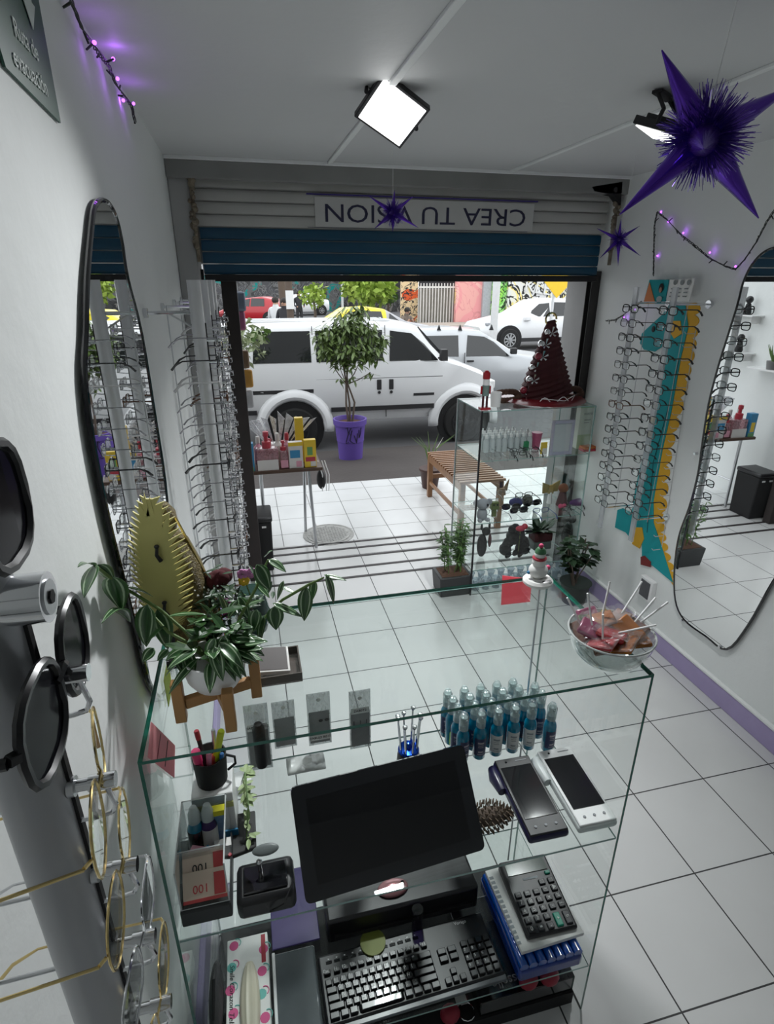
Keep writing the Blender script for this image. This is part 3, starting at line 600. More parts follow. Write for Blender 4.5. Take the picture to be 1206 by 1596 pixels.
tag(M().bb(p_[0]-.25, p_[0]+.95, 20.85, 21.3, -.3, -.02).build('stone_block', mat('dark_stone', (.10, .10, .10), .8, bump=.3)), 'low dark block the person in jeans sits on', 'block')
person('person in a brown shirt and jeans sitting on the low dark block', p_, .3, br_, dn, 'sit')
person('person in an orange vest working beyond the taxi', at_street(588, 24), .4, dk, dk, 'sit', vest=org)
# ------------------------------------------------------------------ mirrors
def wavy_mirror(label, wallx, inner, side, clips):
    """side +1: glass faces +x (left wall)"""
    t0 = V((wallx, 0, 0)); pts = []
    n = len(inner)
    raw = [ax(px, py, wallx) for px, py in inner]
    # smooth closed outline
    out = []
    for i in range(n):
        p0, p1, p2, p3 = (raw[(i+k-1) % n] for k in range(4))
        for j in range(4):
            u = j/4; out.append(.5*((2*p1)+(p2-p0)*u+(2*p0-5*p1+4*p2-p3)*u*u+(3*p1-p0-3*p2+p3)*u**3))
    base = V((wallx, sum(p.y for p in out)/len(out), min(p.z for p in out)))
    t = thing('wall_mirror', label, 'mirror', base)
    M().prism(out, (-side*.004, 0, 0)).build('mirror_glass', MT['mirror'], t, smooth=False)
    M().tube([p+V((-side*.002, 0, 0)) for p in out], .0058 if side > 0 else .006, 8, closed=True).build('frame', MT['glossblack'], t)
    for px, py in clips:
        c = ax(px, py, wallx); M().cyl(c-V((side*.01, 0, 0)), c+V((side*.008, 0, 0)), .007, seg=10).build('clip', MT['chrome'], t)
    return t
wavy_mirror('tall wavy mirror with black frame on the left wall', XL+.014,
    [(158, 312), (148, 325), (143, 365), (137, 440), (135, 520), (133, 580), (141, 660), (155, 740), (172, 820), (192, 900), (212, 980), (232, 1060), (252, 1085), (268, 1040), (270, 960), (266, 860), (258, 754), (243, 655), (221, 520), (199, 432), (191, 380), (182, 340), (170, 317)], 1, [])
wavy_mirror('wavy frameless-looking mirror with thin black edge on the right wall', XR-.016,
    [(1215, 386), (1192, 392), (1172, 412), (1158, 440), (1149, 475), (1135, 520), (1118, 575), (1104, 630), (1095, 685), (1087, 740), (1074, 790), (1058, 835), (1051, 885), (1052, 935), (1066, 966), (1100, 992), (1132, 1012), (1165, 975), (1205, 905), (1245, 850), (1275, 790), (1300, 700), (1300, 600), (1290, 500), (1262, 425), (1240, 395)], -1, [(1084, 707), (1063, 967), (1122, 1008)])

# ------------------------------------------------------------------ eyeglasses: local x is the width, +y the way the temples run
def rim_pts(cx, w, h, n=18, p=2.6, y=0.0):
    out = []
    for k in range(n):
        a = 2*pi*k/n; c, s_ = cos(a), sin(a)
        out.append(V((cx+w*(abs(c)**(2/p))*(1 if c > 0 else -1), y+.25*abs(cx+w*c)**2*2, h*(abs(s_)**(2/p))*(1 if s_ > 0 else -1))))
    return out
def glasses(name, label, frame_m, lens_m, r=.0013, w=.026, h=.019, p=2.6, tl=.135, cat='eyeglasses', group=None, simple=False, fold=0, tr=None, seg=5):
    t = thing(name, label, cat, (0, 0, 0), 0, group)
    b = M()
    for s_ in (-1, 1): b.tube(rim_pts(s_*.034, w, h, 14 if simple else 18, p), r, seg if seg < 6 else 6, closed=True)
    b.tube([(-.009, 0, .004), (0, -.002, .008), (.009, 0, .004)], r, 5)
    for s_ in (-1, 1): b.tube([(s_*(.034+w), .003, .006), (s_*(.038+w), .006, .007)], r*1.3, 5)
    b.build('front_frame', frame_m, t, world=False)
    for s_ in (-1, 1):
        l = M(); pts = rim_pts(s_*.034, w-.0005, h-.0005, 14, p); l.prism(pts, (0, .0012, 0)); l.build('lens', lens_m, t, world=False, smooth=False)
    for s_ in (-1, 1):
        q = M(); x = s_*(.038+w); tr_ = tr or r*1.1
        if fold: q.tube([(x, .006, .006), (x*.6, .010+.004*(s_ > 0), .004), (-x*.6, .012+.004*(s_ > 0), .001), (-x*.85, .012, -.016)], [tr_, tr_, tr_, tr_*1.5], seg)
        else: q.tube([(x, .006, .006), (x, tl*.4, .006), (x*.98, tl*.75, .005), (x*.96, tl*.9, -.005), (x*.94, tl, -.02)], [tr_, tr_, tr_, tr_*1.5, tr_*1.7], seg)
        q.build('temple', frame_m, t, world=False)
    return t
GB = mat('black_acetate', (.012, .012, .014), .2, coat=.4); GG = mat('grey_acetate', (.18, .18, .19), .25, coat=.3); GM = mat('steel_frame', (.35, .35, .37), .2, .9)
GT = mat('tortoise_acetate', (.16, .07, .03), .25, col2=(.02, .01, .01), scale=120); GP = mat('pink_acetate', (.55, .12, .28), .25); GU = mat('navy_acetate', (.03, .05, .18), .25); GR = mat('clear_acetate', (.6, .6, .6), .2); GE = mat('dark_red_acetate', (.25, .02, .03), .25)
KINDS = [('black', GB, .0026), ('thin steel', GM, .0015), ('dark grey', GG, .0023), ('thin black', GB, .0020), ('thin steel', GM, .0015), ('tortoiseshell', GT, .0026), ('navy', GU, .0023), ('clear', GR, .0024)]
PRO = [(n, glasses('eyeglasses', 'x', m, MT['lens'], r, p=3.6, h=.0175), [False]) for n, m, r in KINDS]
def put(kind, loc, rz, label, group, **k):
    n, pr, used = PRO[kind]
    return instance(pr, used, loc, rz, label.replace('#', n), group, **k)

# ------------------------------------------------------------------ tube racks on the left wall
def left_rack(y, z0, z1, ordn, which, n, lab):
    x = -.13; t = thing('eyewear_rack', lab, 'display rack', (x, y, z0))
    M().cyl((x, y, z0), (x, y, z1), .0195, seg=20).build('tube', MT['silverp'], t)
    M().bb(x+.0185, x+.0225, y-.003, y+.003, z0+.02, z1-.12).build('slot_strip', MT['matblack'], t)
    for z in (z1-.09, z0+.12):
        M().cyl((XL, y, z), (x, y, z), .0055, seg=8).build('wall_bracket', MT['chrome'], t)
        M().cyl((XL, y, z), (XL+.012, y, z), .014, seg=12).build('wall_flange', MT['chrome'], t)
    M().cyl((x-.085, y, z0+.1), (x-.085, y, z1-.07), .0022, seg=6).build('rear_rail', MT['alu'], t)
    M().tube([(x-.085, y, z1-.09), (x-.02, y, z1-.13)], .003, 6).build('brace', MT['alu'], t)
    dz = (z1-.17-z0-.05)/n
    for i in range(n):
        z = z1-.17-dz*i
        p = M().cyl((x+.018, y, z), (x+.062, y, z), .0045, seg=8); p.tube([(x+.058, y, z), (x+.062, y, z-.018), (x+.03, y, z-.022), (x+.02, y, z-.022)], .0017, 5); p.build('peg', MT['chrome'], t)
        k = random.Random(int(y*1000)+i).choice([0, 1, 1, 2, 3, 4, 4, 7, 5, 1])
        put(k, (x+.048, y, z+.006), pi/2, '# eyeglasses, %s from the top of the %s left wall tube' % (ORD[i], which), 'eyeglasses on the left wall tubes')
names = ['nearest', 'second', 'third', 'farthest']
for k, y in enumerate((1.88, 2.30, 2.70, 3.04)):
    left_rack(y, (.72, .60, .50, .45)[k], 1.90, k, names[k], (15, 17, 19, 19)[k], '%s silver tube rack full of glasses on the left wall past the mirror' % names[k])

# ------------------------------------------------------------------ acrylic bars on the right wall with the painted dinosaur behind
def wp(px, py, d=0.0): return ax(px, py, XR-d)
teal = mat('teal_paint', (.0, .33, .36), .7, var=.1); ochre = mat('ochre_paint', (.78, .42, .02), .7, var=.1); dred = mat('dark_red_paint', (.20, .02, .02), .7)
dn_ = thing('wall_painting', 'teal dinosaur cut-out with ochre scalloped crest on the right wall behind the glasses', 'wall decoration', wp(1010, 880))
def flat(poly, m, nm, d=.004, th=.004): return M().prism([wp(px, py, d) for px, py in poly], (th, 0, 0)).build(nm, m, dn_, smooth=False)
crest = []
L1 = [(1086, 472), (1082, 510), (1078, 545), (1068, 590), (1055, 650), (1042, 700), (1036, 750), (1032, 800), (1030, 830), (1036, 860), (1046, 890), (1050, 915)]
for i in range(len(L1)-1):
    for j in range(12):
        u = j/12; x = L1[i][0]*(1-u)+L1[i+1][0]*u; y = L1[i][1]*(1-u)+L1[i+1][1]*u; crest.append((x-2+8*abs(sin(2*pi*u))**.6, y))
crest.append((1050, 915))
flat(crest+[(1020, 860), (1012, 800), (1030, 700), (1055, 560), (1062, 474)], ochre, 'crest', .003)
flat([(1008, 512), (1000, 520), (997, 535), (1003, 545), (1020, 548), (1032, 540), (1036, 552), (1030, 600), (1018, 650), (1004, 700), (990, 760), (984, 800), (1000, 850), (1000, 868), (1048, 908), (1030, 850), (1018, 815), (1018, 780), (1032, 700), (1046, 640), (1060, 560), (1072, 510), (1068, 476), (1045, 474), (1030, 492)], teal, 'dinosaur_body', .006)
flat([(962, 795), (970, 792), (985, 800), (986, 845), (975, 830), (958, 822)], teal, 'foreleg', .006)
flat([(985, 822), (1000, 822), (1003, 840), (996, 855), (985, 848)], ochre, 'belly_patch', .009)
flat([(1046, 500), (1060, 500), (1062, 520), (1050, 528), (1044, 518)], ochre, 'cheek_patch', .009)
flat([(998, 868), (1004, 866), (1014, 876), (1013, 884), (998, 880)], dred, 'heart_patch', .009)
M().sph(wp(1018, 513, .008), (.003, .014, .016), 10, 6).build('eye', MT['matblack'], dn_)
M().tube([wp(1058, 560, .01), wp(1040, 640, .01), wp(1018, 720, .01), wp(1008, 830, .01)], .0015, 5).build('drawn_line', MT['matblack'], dn_)

acr = mat('clear_acrylic_bar', (.55, .57, .60), .12, coat=.4, alpha=.55, var=.1, scale=6)
def right_rack(px0, py0, px1, py1, d, which, n, kinds):
    a = ax(px0, py0, XR-d); b = ax(px1, py1, XR-d); y = (a.y+b.y)/2; x = XR-d; z1, z0 = a.z, b.z
    t = thing('eyewear_rack', '%s clear acrylic bar of eyeglasses on the right wall' % which, 'display rack', (x, y, z0))
    M().bb(x-.006, x+.006, y-.016, y+.016, z0, z1).build('acrylic_bar', acr, t, bevel=.002)
    for zz in (z1-.075, z0+.12):
        M().cyl((x, y, zz), (XR, y, zz), .004, seg=8).build('wall_bracket', MT['chrome'], t)
        M().cyl((XR-.014, y, zz), (XR, y, zz), .018, seg=14).build('wall_flange', MT['chrome'], t)
    M().cyl((x+.08, y, z0+.1), (x+.08, y, z1-.07), .0018, seg=6).build('rear_rail', MT['alu'], t)
    dz = (z1-z0-.26)/(n-1)
    for i in range(n):
        z = z1-.10-dz*i
        M().cyl((x-.006, y, z), (x-.03, y, z), .003, seg=6).build('peg', MT['chrome'], t)
        k = kinds[i % len(kinds)]
        put(k, (x-.020, y, z), -pi/2, '# eyeglasses, %s from the top of the %s right wall bar' % (ORD[i], which), 'eyeglasses on the right wall bars')
right_rack(992, 447, 935, 822, .20, 'left', 16, [0, 3, 0, 0, 3, 0, 3, 5, 0])
right_rack(1050, 447, 985, 845, .20, 'right', 15, [0, 0, 3, 0, 0, 0, 3, 0])
# spare hooks at the right of the crest
hk = thing('hook_strip', 'row of empty clear hooks on the right wall beside the ochre crest', 'hook strip', wp(1050, 700))
for i in range(17):
    p = wp(1083-i*3.3, 520+i*21, 0); M().tube([p, p+V((-.05, 0, .0)), p+V((-.06, 0, .010))], .002, 5).build('hook', GR, hk)
M().cyl(wp(1084, 515, .004), wp(1030, 860, .004), .002, seg=5).build('hook_rail', GR, hk)
# leaflets pinned above
lf = thing('poster', 'teal and orange leaflet with a portrait above the acrylic bars', 'leaflet', wp(1022, 470, .05))
M().prism([wp(1012, 436, .05), wp(1042, 436, .05), wp(1036, 470, .05), wp(1003, 470, .05)], (.004, 0, 0)).build('sheet', teal, lf, smooth=False)
M().prism([wp(1003, 470, .053), (wp(1020, 470, .053)), wp(1012, 440, .053)], (.002, 0, 0)).build('orange_corner', mat('orange_print', (.7, .2, .04), .6), lf, smooth=False)
M().sph(wp(1030, 449, .055), (.002, .018, .022), 10, 6).build('hair_print', MT['matblack'], lf); M().sph(wp(1029, 452, .057), (.002, .009, .013), 10, 6).build('face_print', SKIN, lf); M().sph(wp(1027, 466, .055), (.002, .022, .014), 10, 6).build('shoulder_print', mat('grey_print', (.4, .45, .45), .6), lf)
lf = thing('poster', 'white information leaflet with small icons beside the teal leaflet', 'leaflet', wp(1062, 470, .05))
M().prism([wp(1044, 436, .05), wp(1082, 434, .05), wp(1074, 470, .05), wp(1038, 470, .05)], (.004, 0, 0)).build('sheet', MT['paper'], lf, smooth=False)
for i in range(3):
    c = wp(1052+i*10.5, 440, .056); M().cyl(c, c+V((.002, 0, 0)), .012, seg=12).build('icon', mat('icon_grey', (.25, .27, .27), .6) if i == 0 else bpy.data.materials['icon_grey'], lf)
    for j in range(3): c = wp(1048+i*10.5-j*1.5, 450+j*6, .056); M().bb(c.x, c.x+.002, c.y-.012, c.y+.012, c.z-.003, c.z+.003).build('text_line', bpy.data.materials['icon_grey'], lf)

# ------------------------------------------------------------------ fairy lights
wire = mat('green_black_wire', (.02, .025, .02), .5); vio = mat('violet_led', (.45, .08, 1.0), .3, emit=5, var=0)
def fairy(label, pts, leds, rnd, parentloc=None, glow=0.03):
    pts = [V(p) for p in pts]; t = thing('string_lights', label, 'string lights', pts[0])
    dense = []
    for i in range(len(pts)-1):
        n = max(2, int((pts[i+1]-pts[i]).length/.012))
        for j in range(n): dense.append(pts[i].lerp(pts[i+1], j/n))
    dense.append(pts[-1])
    for ph in (0, 2.1, 4.2):
        w = M(); w.tube([p+V((.003*cos(k*.9+ph), .003*sin(k*.9+ph), .003*sin(k*.7+ph))) for k, p in enumerate(dense)], .0016, 5); w.build('wire', wire, t)
    for k in range(3, len(dense)-1, 6):
        p = dense[k]; d = V((rnd.uniform(-1, 1), rnd.uniform(-1, 1), rnd.uniform(-1, 1))).normalized()
        M().cyl(p, p+d*.02, .0028, .0022, seg=6).build('bulb_holder', wire, t)
    for f in leds:
        p = dense[min(len(dense)-1, int(f*(len(dense)-1)))]; d = V((rnd.uniform(-1, 1), rnd.uniform(-1, 1), rnd.uniform(-.6, .6))).normalized()
        q = p+d*.018; M().sph(q, .0043, 8, 6).build('lit_bulb', vio, t)
        l = bpy.data.lights.new('violet_glow', 'POINT'); l.energy = glow; l.color = (.45, .12, 1); l.shadow_soft_size = .01
        lo = bpy.data.objects.new('violet_glow', l); COL.objects.link(lo); lo.parent = t; lo.location = q+(q-p)*.6-pts[0]
rnd = random.Random(3)
wl_ = lambda px, py, d=.02: ax(px, py, XL+d)
fairy('purple fairy lights along the left wall below the ceiling', [wl_(100, -25), wl_(112, 3), wl_(128, 45), wl_(150, 78), wl_(170, 103), wl_(180, 130), wl_(195, 152), wl_(205, 165), wl_(211, 192)], (.22, .50, .56, .80, .93), rnd, glow=.03)
fairy('purple fairy lights draped across the right wall from the corner to the mirror', [wp(1018, 430, .02), wp(1019, 390, .02), wp(1020, 350, .02), wp(1024, 330, .02), wp(1040, 343, .02), wp(1062, 367, .02), wp(1085, 385, .02), wp(1105, 402, .02), wp(1130, 415, .02), wp(1146, 420, .02), wp(1160, 405, .02), wp(1178, 378, .02), wp(1195, 345, .02), wp(1215, 315, .02)], (.08, .25, .36, .46, .62, .78), rnd, glow=.008)
fairy('short loose end of purple fairy lights left of the acrylic bars', [wp(944, 500, .03), wp(958, 499, .03), wp(970, 492, .04), wp(985, 480, .08), wp(1000, 470, .12)], (.35, .7), rnd, glow=.006)

# ------------------------------------------------------------------ hanging purple stars
def star(label, c, tips, hub, string_top, ntin, tl, rr):
    c = V(c); t = thing('star_ornament', label, 'hanging star', c)
    for tp in tips:
        tp = V(tp); d = (tp-c); L = d.length; d.normalize(); k = M(); u = d.orthogonal().normalized(); w = d.cross(u); n = 10
        rings = []
        for f, r_ in ((.08, rr*.8), (.2, rr), (.5, rr*.62), (.8, rr*.27), (1.0, rr*.04)):
            rings.append([c+d*L*f+(u*cos(2*pi*j/n)+w*sin(2*pi*j/n))*r_ for j in range(n)])
        vs = [p for R_ in rings for p in R_]; fs = [(i*n+j, i*n+(j+1) % n, (i+1)*n+(j+1) % n, (i+1)*n+j) for i in range(4) for j in range(n)]+[tuple(range(n)), tuple(range(4*n, 5*n))[::-1]]
        k.add(vs, fs); k.build('star_point', MT['purple'], t)
    q = M(); rn = random.Random(ntin)
    for i in range(ntin):
        d = V((rn.gauss(0, 1), rn.gauss(0, 1), rn.gauss(0, 1))).normalized(); s_ = d.orthogonal().normalized(); s_ = Matrix.Rotation(rn.random()*6, 3, d)@s_; L = tl*rn.uniform(.7, 1.15); m_ = c+d*L*.5+s_*L*.06*rn.uniform(-1, 1)
        w = s_*tl*.017; q.add([c+d*hub*.5-w, c+d*hub*.5+w, m_+w, m_-w, c+d*L+w*.5, c+d*L-w*.5], [(0, 1, 2, 3), (3, 2, 4, 5)])
    o = q.build('tinsel_burst', MT['tinsel'], t, smooth=False); o['kind'] = 'stuff'
    M().sph(c, hub, 12, 8).build('core', MT['purple'], t)
    M().cyl(c+V((0, 0, hub)), string_top, .0009, seg=5).build('hanging_string', MT['white'], t)
ys = 1.15; bc = ay(1097, 215, ys); pp = lambda px, py, dy=0: ay(px, py, ys+dy)
star('large metallic purple star hanging at the upper right', bc, [pp(1031, 78), pp(1240, 132, .02), pp(966, 334), pp(1182, 340, .03), pp(1096, 232, -.17), pp(1110, 190, .18)], .035, (pp(1142, -30).x+.02, ys, CEIL), 1100, .086, .029)
ys = 2.55; bc = ay(612, 331, ys)
star('small purple star hanging in front of the shutter slogan', bc, [pp(574, 305), pp(615, 296), pp(644, 306), pp(652, 355), pp(612, 362), pp(583, 357), pp(606, 333, -.1), pp(618, 330, .1)], .016, (bc.x, bc.y, CEIL), 500, .052, .0105)
ys = 2.6; bc = ay(964, 373, ys)
star('small purple star hanging at the right end of the shutter', bc, [pp(968, 341), pp(997, 352), pp(998, 399), pp(963, 415), pp(934, 403), pp(930, 356), pp(964, 375, -.1), pp(960, 372, .1)], .014, (bc.x+.03, bc.y, CEIL), 420, .046, .0095)

# ------------------------------------------------------------------ evacuation sign on the left wall
eg = mat('sign_green', (.012, .075, .048), .5); ew = mat('sign_white_ink', (.62, .68, .64), .5)
o_ = wl_(46, 90, .012); sgn = thing('evacuation_sign', 'green evacuation route sign on the upper left wall', 'sign', wl_(60, 150, .004))
zb = wl_(95, 192, .006).z; y1 = wl_(95, 192, .006).y; bl = wl_(12, 118, .006)
sgn_p = [(XL+.002, y1, zb), (XL+.002, y1, zb+.30), (XL+.002, y1-.30, zb+.30), (XL+.002, bl.y-.04, zb+.10), (XL+.002, bl.y, zb+.01)]
M().prism(sgn_p, (.004, 0, 0)).build('plate', eg, sgn, smooth=False)
a_ = wl_(42, 68, .008); b_ = wl_(50, 100, .008)
M().text('Ruta de', .034, wl_(41, 64, .0075), (0, 1, 0), (0, 0, 1), .0005).build('lettering', ew, sgn, smooth=False)
M().text('evacuación', .035, wl_(49, 115, .0075), (0, 1, 0), (0, 0, 1), .0005).build('lettering', ew, sgn, smooth=False)
ar = wl_(44, 8, .0075); M().prism([ar+V(q) for q in ((0, -.02, .05), (0, .02, .05), (0, .02, .01), (0, .035, .01), (0, 0, -.03), (0, -.035, .01), (0, -.02, .01))], (.001, 0, 0)).build('arrow', ew, sgn, smooth=False)
# small white socket box on the right wall
sb = thing('wall_socket_box', 'small white box with a dark grey face low on the right wall', 'socket box', wp(1008, 925))
c = wp(1008, 918, .02); M().bb(c.x-.012, XR, c.y-.05, c.y+.055, c.z-.065, c.z+.065).build('box', MT['white'], sb, bevel=.005)
M().bb(c.x-.016, c.x-.011, c.y-.035, c.y+.040, c.z-.05, c.z+.05).build('grey_face', mat('dark_grey_face', (.08, .08, .09), .4), sb, bevel=.003)
# ------------------------------------------------------------------ potted tree on the pavement
def pave_z(y): return -.005-.155*(y-5.42)/1.73
py_ = 6.62; pc = ay(546, 690, py_); pz = pave_z(py_)
lilacpot = mat('lilac_pot_plastic', (.13, .075, .38), .45, var=.05)
pt = thing('potted_tree', 'small leafy tree in a lilac plastic pot with black scribbles on the pavement', 'potted plant', (pc.x, py_, pz))
ph = ay(546, 652, py_).z-pz; rt = (ay(572, 655, py_).x-ay(521, 655, py_).x)/2
pm = M(); pm.lathe([(rt*.72, 0), (rt*.80, ph*.45), (rt*.83, ph*.46), (rt*.83, ph*.52), (rt*.92, ph*.86), (rt*1.0, ph*.87), (rt*1.02, ph), (rt*.92, ph), (rt*.86, ph*.9), (.01, ph*.88)], (pc.x, py_, pz), 32); pm.build('pot', lilacpot, pt)
M().lathe([(rt*.86, ph*.90), (.01, ph*.93)], (pc.x, py_, pz), 20).build('soil', mat('soil', (.10, .05, .03), .95, bump=.6), pt)
g = M()
def onpot(u, v): a = u; rr = rt*(.80+.12*v)+.004; return V((pc.x+rr*sin(a), py_-rr*cos(a), pz+ph*(.45+.42*v)))
for pl in ([(-.45, .9), (-.35, 1.0), (-.3, .6), (-.45, .2), (-.5, .0), (-.3, .1)], [(-.1, .95), (-.25, .7), (-.15, .5), (-.05, .8), (-.2, .2), (.0, .05), (.15, .0)], [(.1, .5), (.2, .3), (.3, .0), (.35, .6)], [(.45, .8), (.5, .3), (.6, .5), (.62, .9)]):
    g.tube([onpot(u, v) for u, v in pl], .005, 5)
g.build('painted_scribble', MT['matblack'], pt)
topz = ay(540, 535, py_).z
for dx, ex in ((-.02, -.05), (.03, .02), (.0, .06)):
    M().tube([(pc.x+dx, py_, pz+ph*.9), (pc.x+dx*2.2, py_+dx, pz+ph+.18), (pc.x+dx*.3-.03, py_, pz+ph+.42), (pc.x+ex-.04, py_, topz)], [.014, .012, .010, .008], 7).build('stem', BARK, pt)
for (ex, ez, ey) in ((530, 575, .05), (578, 580, -.05), (512, 560, .08), (562, 560, .02), (540, 520, -.03)):
    e = ay(ex, ez, py_+ey); M().tube([(pc.x-.03, py_, pz+ph+.40), ((pc.x+e.x)/2-.01, py_, (pz+ph+.42+e.z)/2-.03), e], [.007, .006, .003], 6).build('branch', BARK, pt)
lf = M(); rn = random.Random(11)
def leafm(q, p, d, L, w, up=None, fold=.15):
    d = V(d).normalized(); up = V(up or (0, 0, 1)); s_ = d.cross(up); s_ = s_.normalized() if s_.length > .01 else d.orthogonal().normalized(); nn = s_.cross(d)
    p = V(p); pts = []
    for f, ww in ((0, .05), (.3, .8), (.6, .9), (.85, .45), (1, .02)):
        c = p+d*L*f-nn*L*.18*f*f; pts.append((c-s_*w*ww+nn*w*fold, c, c+s_*w*ww+nn*w*fold))
    k = len(q.v); q.add([x for r_ in pts for x in r_], [(i*3+j, i*3+j+1, i*3+j+4, i*3+j+3) for i in range(4) for j in range(2)])
clumps = [(545, 545, .24, 330), (512, 540, .15, 150), (578, 545, .15, 150), (545, 505, .19, 260), (520, 515, .15, 130), (572, 512, .15, 130), (500, 522, .08, 45), (596, 530, .08, 45), (562, 483, .09, 45), (530, 563, .09, 50), (578, 582, .04, 10), (548, 590, .05, 8), (530, 591, .03, 6)]
for cx_, cy_, rad, n in clumps:
    c = ay(cx_, cy_, py_)
    for i in range(n):
        a = V((rn.gauss(0, 1), rn.gauss(0, 1), rn.gauss(0, .8))).normalized()*rad*(rn.random()**.5)
        leafm(lf, c+a, (rn.gauss(0, 1)+a.x*6, rn.gauss(0, 1)+a.y*6, rn.uniform(-1.4, .1)), rn.uniform(.07, .13), .019)
lf.build('foliage', mat('ficus_leaf', (.05, .10, .025), .3, col2=(.20, .27, .09), scale=22), pt, smooth=False)
# pale flowering twigs overhanging the van at the left
tw = thing('bush', 'pale leafy bush overhanging the left end of the van', 'bush', (ay(385, 520, 6.9).x, 6.9, pave_z(6.9)))
q = leafball(ay(378, 530, 6.9), .26, 260, .09, random.Random(5), 1.0); q.build('foliage', mat('pale_leaf', (.52, .56, .42), .6, col2=(.20, .26, .08), scale=15), tw, smooth=False)
q = leafball(ay(405, 520, 6.9), .12, 60, .09, random.Random(6), .5); q.build('foliage', LEAFD, tw, smooth=False)
c = ay(375, 530, 6.9); M().tube([(c.x-.05, 6.9, pave_z(6.9)), (c.x-.08, 6.9, .4), tuple(c)], [.02, .018, .01], 6).build('stem', BARK, tw)

# ------------------------------------------------------------------ wooden bench on the porch
bn = thing('bench', 'slatted brown wooden bench on the white porch tiles', 'bench', (1.76, 4.42, 0))
bx0, bx1, by0, by1, bh = 1.56, 1.93, 3.98, 4.86, .42
for x in (bx0, bx1-.045):
    M().bb(x, x+.03, by0, by1, bh-.075, bh-.01).build('side_rail', MT['wood'], bn, bevel=.004)
    M().bb(x+.005, x+.025, by0+.05, by1-.05, .13, .16).build('stretcher', MT['wood'], bn, bevel=.003)
    for y in (by0, by1-.05): M().bb(x-.004, x+.04, y, y+.045, 0, bh-.01).build('leg', MT['wood'], bn, bevel=.004)
for y in (by0+.01, by1-.04): M().bb(bx0, bx1, y, y+.03, .18, .22).build('cross_rail', MT['wood'], bn, bevel=.003)
n = 17
for i in range(n):
    y = by0+(by1-by0-.03)*i/(n-1); M().bb(bx0-.01, bx1+.01, y, y+.026, bh-.008, bh+.012).build('slat', MT['wood'], bn, bevel=.003)
# dark pot with spiky plant behind the bench
sp = thing('potted_plant', 'thin spiky leaves in a dark pot behind the bench', 'potted plant', (1.66, 5.08, 0))
M().lathe([(.075, 0), (.10, .17), (.11, .18), (.11, .20), (.09, .2), (.01, .18)], (1.66, 5.08, 0), 22).build('pot', mat('dark_red_pot', (.06, .025, .02), .6), sp)
for i in range(9):
    a = i*.8; M().tube([(1.66, 5.08, .18), (1.66+.06*cos(a), 5.08+.05*sin(a), .40), (1.66+(.12+.02*i)*cos(a), 5.08+.1*sin(a), .50+.02*(i % 3))], [.006, .005, .001], 5).build('leaf', LEAFD if i else MT['paper'], sp)

# ------------------------------------------------------------------ manhole cover
mh = az(512, 833, 0); o = M(); o.lathe([(.205, 0), (.205, .004), (.19, .004), (.19, .002), (.175, .002), (.175, .006), (.01, .006)], mh, 40)
for i in range(-7, 8):
    for j in range(-7, 8):
        if i*i+j*j < 50: o.box(mh+V((i*.022, j*.022, .007)), (.013, .013, .004), RZ(.78))
tag(o.build('manhole_cover', mat('painted_iron_cover', (.52, .52, .50), .6, var=.3, scale=30)), 'round patterned manhole cover in the porch tiles', 'manhole cover')

# ------------------------------------------------------------------ goods table outside left
tz = .65; tb = thing('folding_table', 'small folding table with metal legs outside the door at the left', 'table', (.2, 4.1, 0))
tx0, tx1, ty0, ty1 = -.09, .47, 3.93, 4.32
M().bb(tx0, tx1, ty0, ty1, tz-.025, tz).build('table_top', mat('dark_brown_board', (.07, .035, .02), .5), tb, bevel=.004)
for x, y, dx in ((tx0+.12, ty0+.03, -.0), (tx0+.12, ty1-.03, 0), (tx1-.10, ty0+.04, .03), (tx1-.10, ty1-.04, -.02)):
    M().tube([(x, y, tz-.02), (x+dx, y, .0)], .012, 8).build('leg', MT['alu'], tb)
M().tube([(tx0+.12, ty0+.03, .25), (tx0+.12, ty1-.03, .25)], .008, 8).build('stretcher', MT['alu'], tb)
# goods on the table, each a thing
def carton(name, label, cat, x0, x1, y0, y1, z0, h, m, panels=(), group=None, rz=0):
    t = thing(name, label, cat, ((x0+x1)/2, (y0+y1)/2, z0), rz, group); w, d = (x1-x0)/2, (y1-y0)/2
    M().bb(-w, w, -d, d, 0, h).build('carton', m, t, world=False, bevel=.002)
    for i, (a, b, c, e, pm_, nm) in enumerate(panels):
        M().bb(-w+2*w*a, -w+2*w*b, -d-.0015, -d+.001, h*c, h*e).build(nm, pm_, t, world=False, smooth=False)
    return t
cb_, cy_, cr_, cw_, cg_, cp_ = (mat('print_blue', (.03, .22, .42), .4), mat('print_yellow', (.70, .48, .03), .4), mat('print_red', (.40, .03, .05), .4), mat('print_white', (.62, .60, .58), .4), mat('print_green', (.12, .30, .10), .4), mat('print_pink', (.60, .28, .36), .4))
carton('box', 'blue and yellow carton at the left front of the goods table', 'box', -.075, -.005, 3.945, 4.0, tz, .20, cb_, [(.1, .9, .0, .16, cg_, 'printed_panel'), (.2, .75, .2, .62, cy_, 'printed_panel')])
carton('box', 'tall yellow carton at the back right of the goods table', 'box', .30, .36, 4.09, 4.14, tz, .33, cy_)
carton('box', 'yellow and green carton at the right front of the goods table', 'box', .345, .43, 3.95, 4.0, tz, .20, cy_, [(.5, .95, .03, .22, cw_, 'price_label'), (.25, .7, .45, .75, cg_, 'printed_panel'), (.1, .9, .22, .38, cr_, 'printed_panel')])
carton('box', 'white and yellow carton beside the yellow and green one on the goods table', 'box', .235, .335, 3.95, 4.0, tz, .19, cw_, [(0, 1, .86, 1, cy_, 'printed_panel'), (.5, .9, .05, .28, cp_, 'price_label'), (.1, .8, .4, .7, cb_, 'printed_panel')])
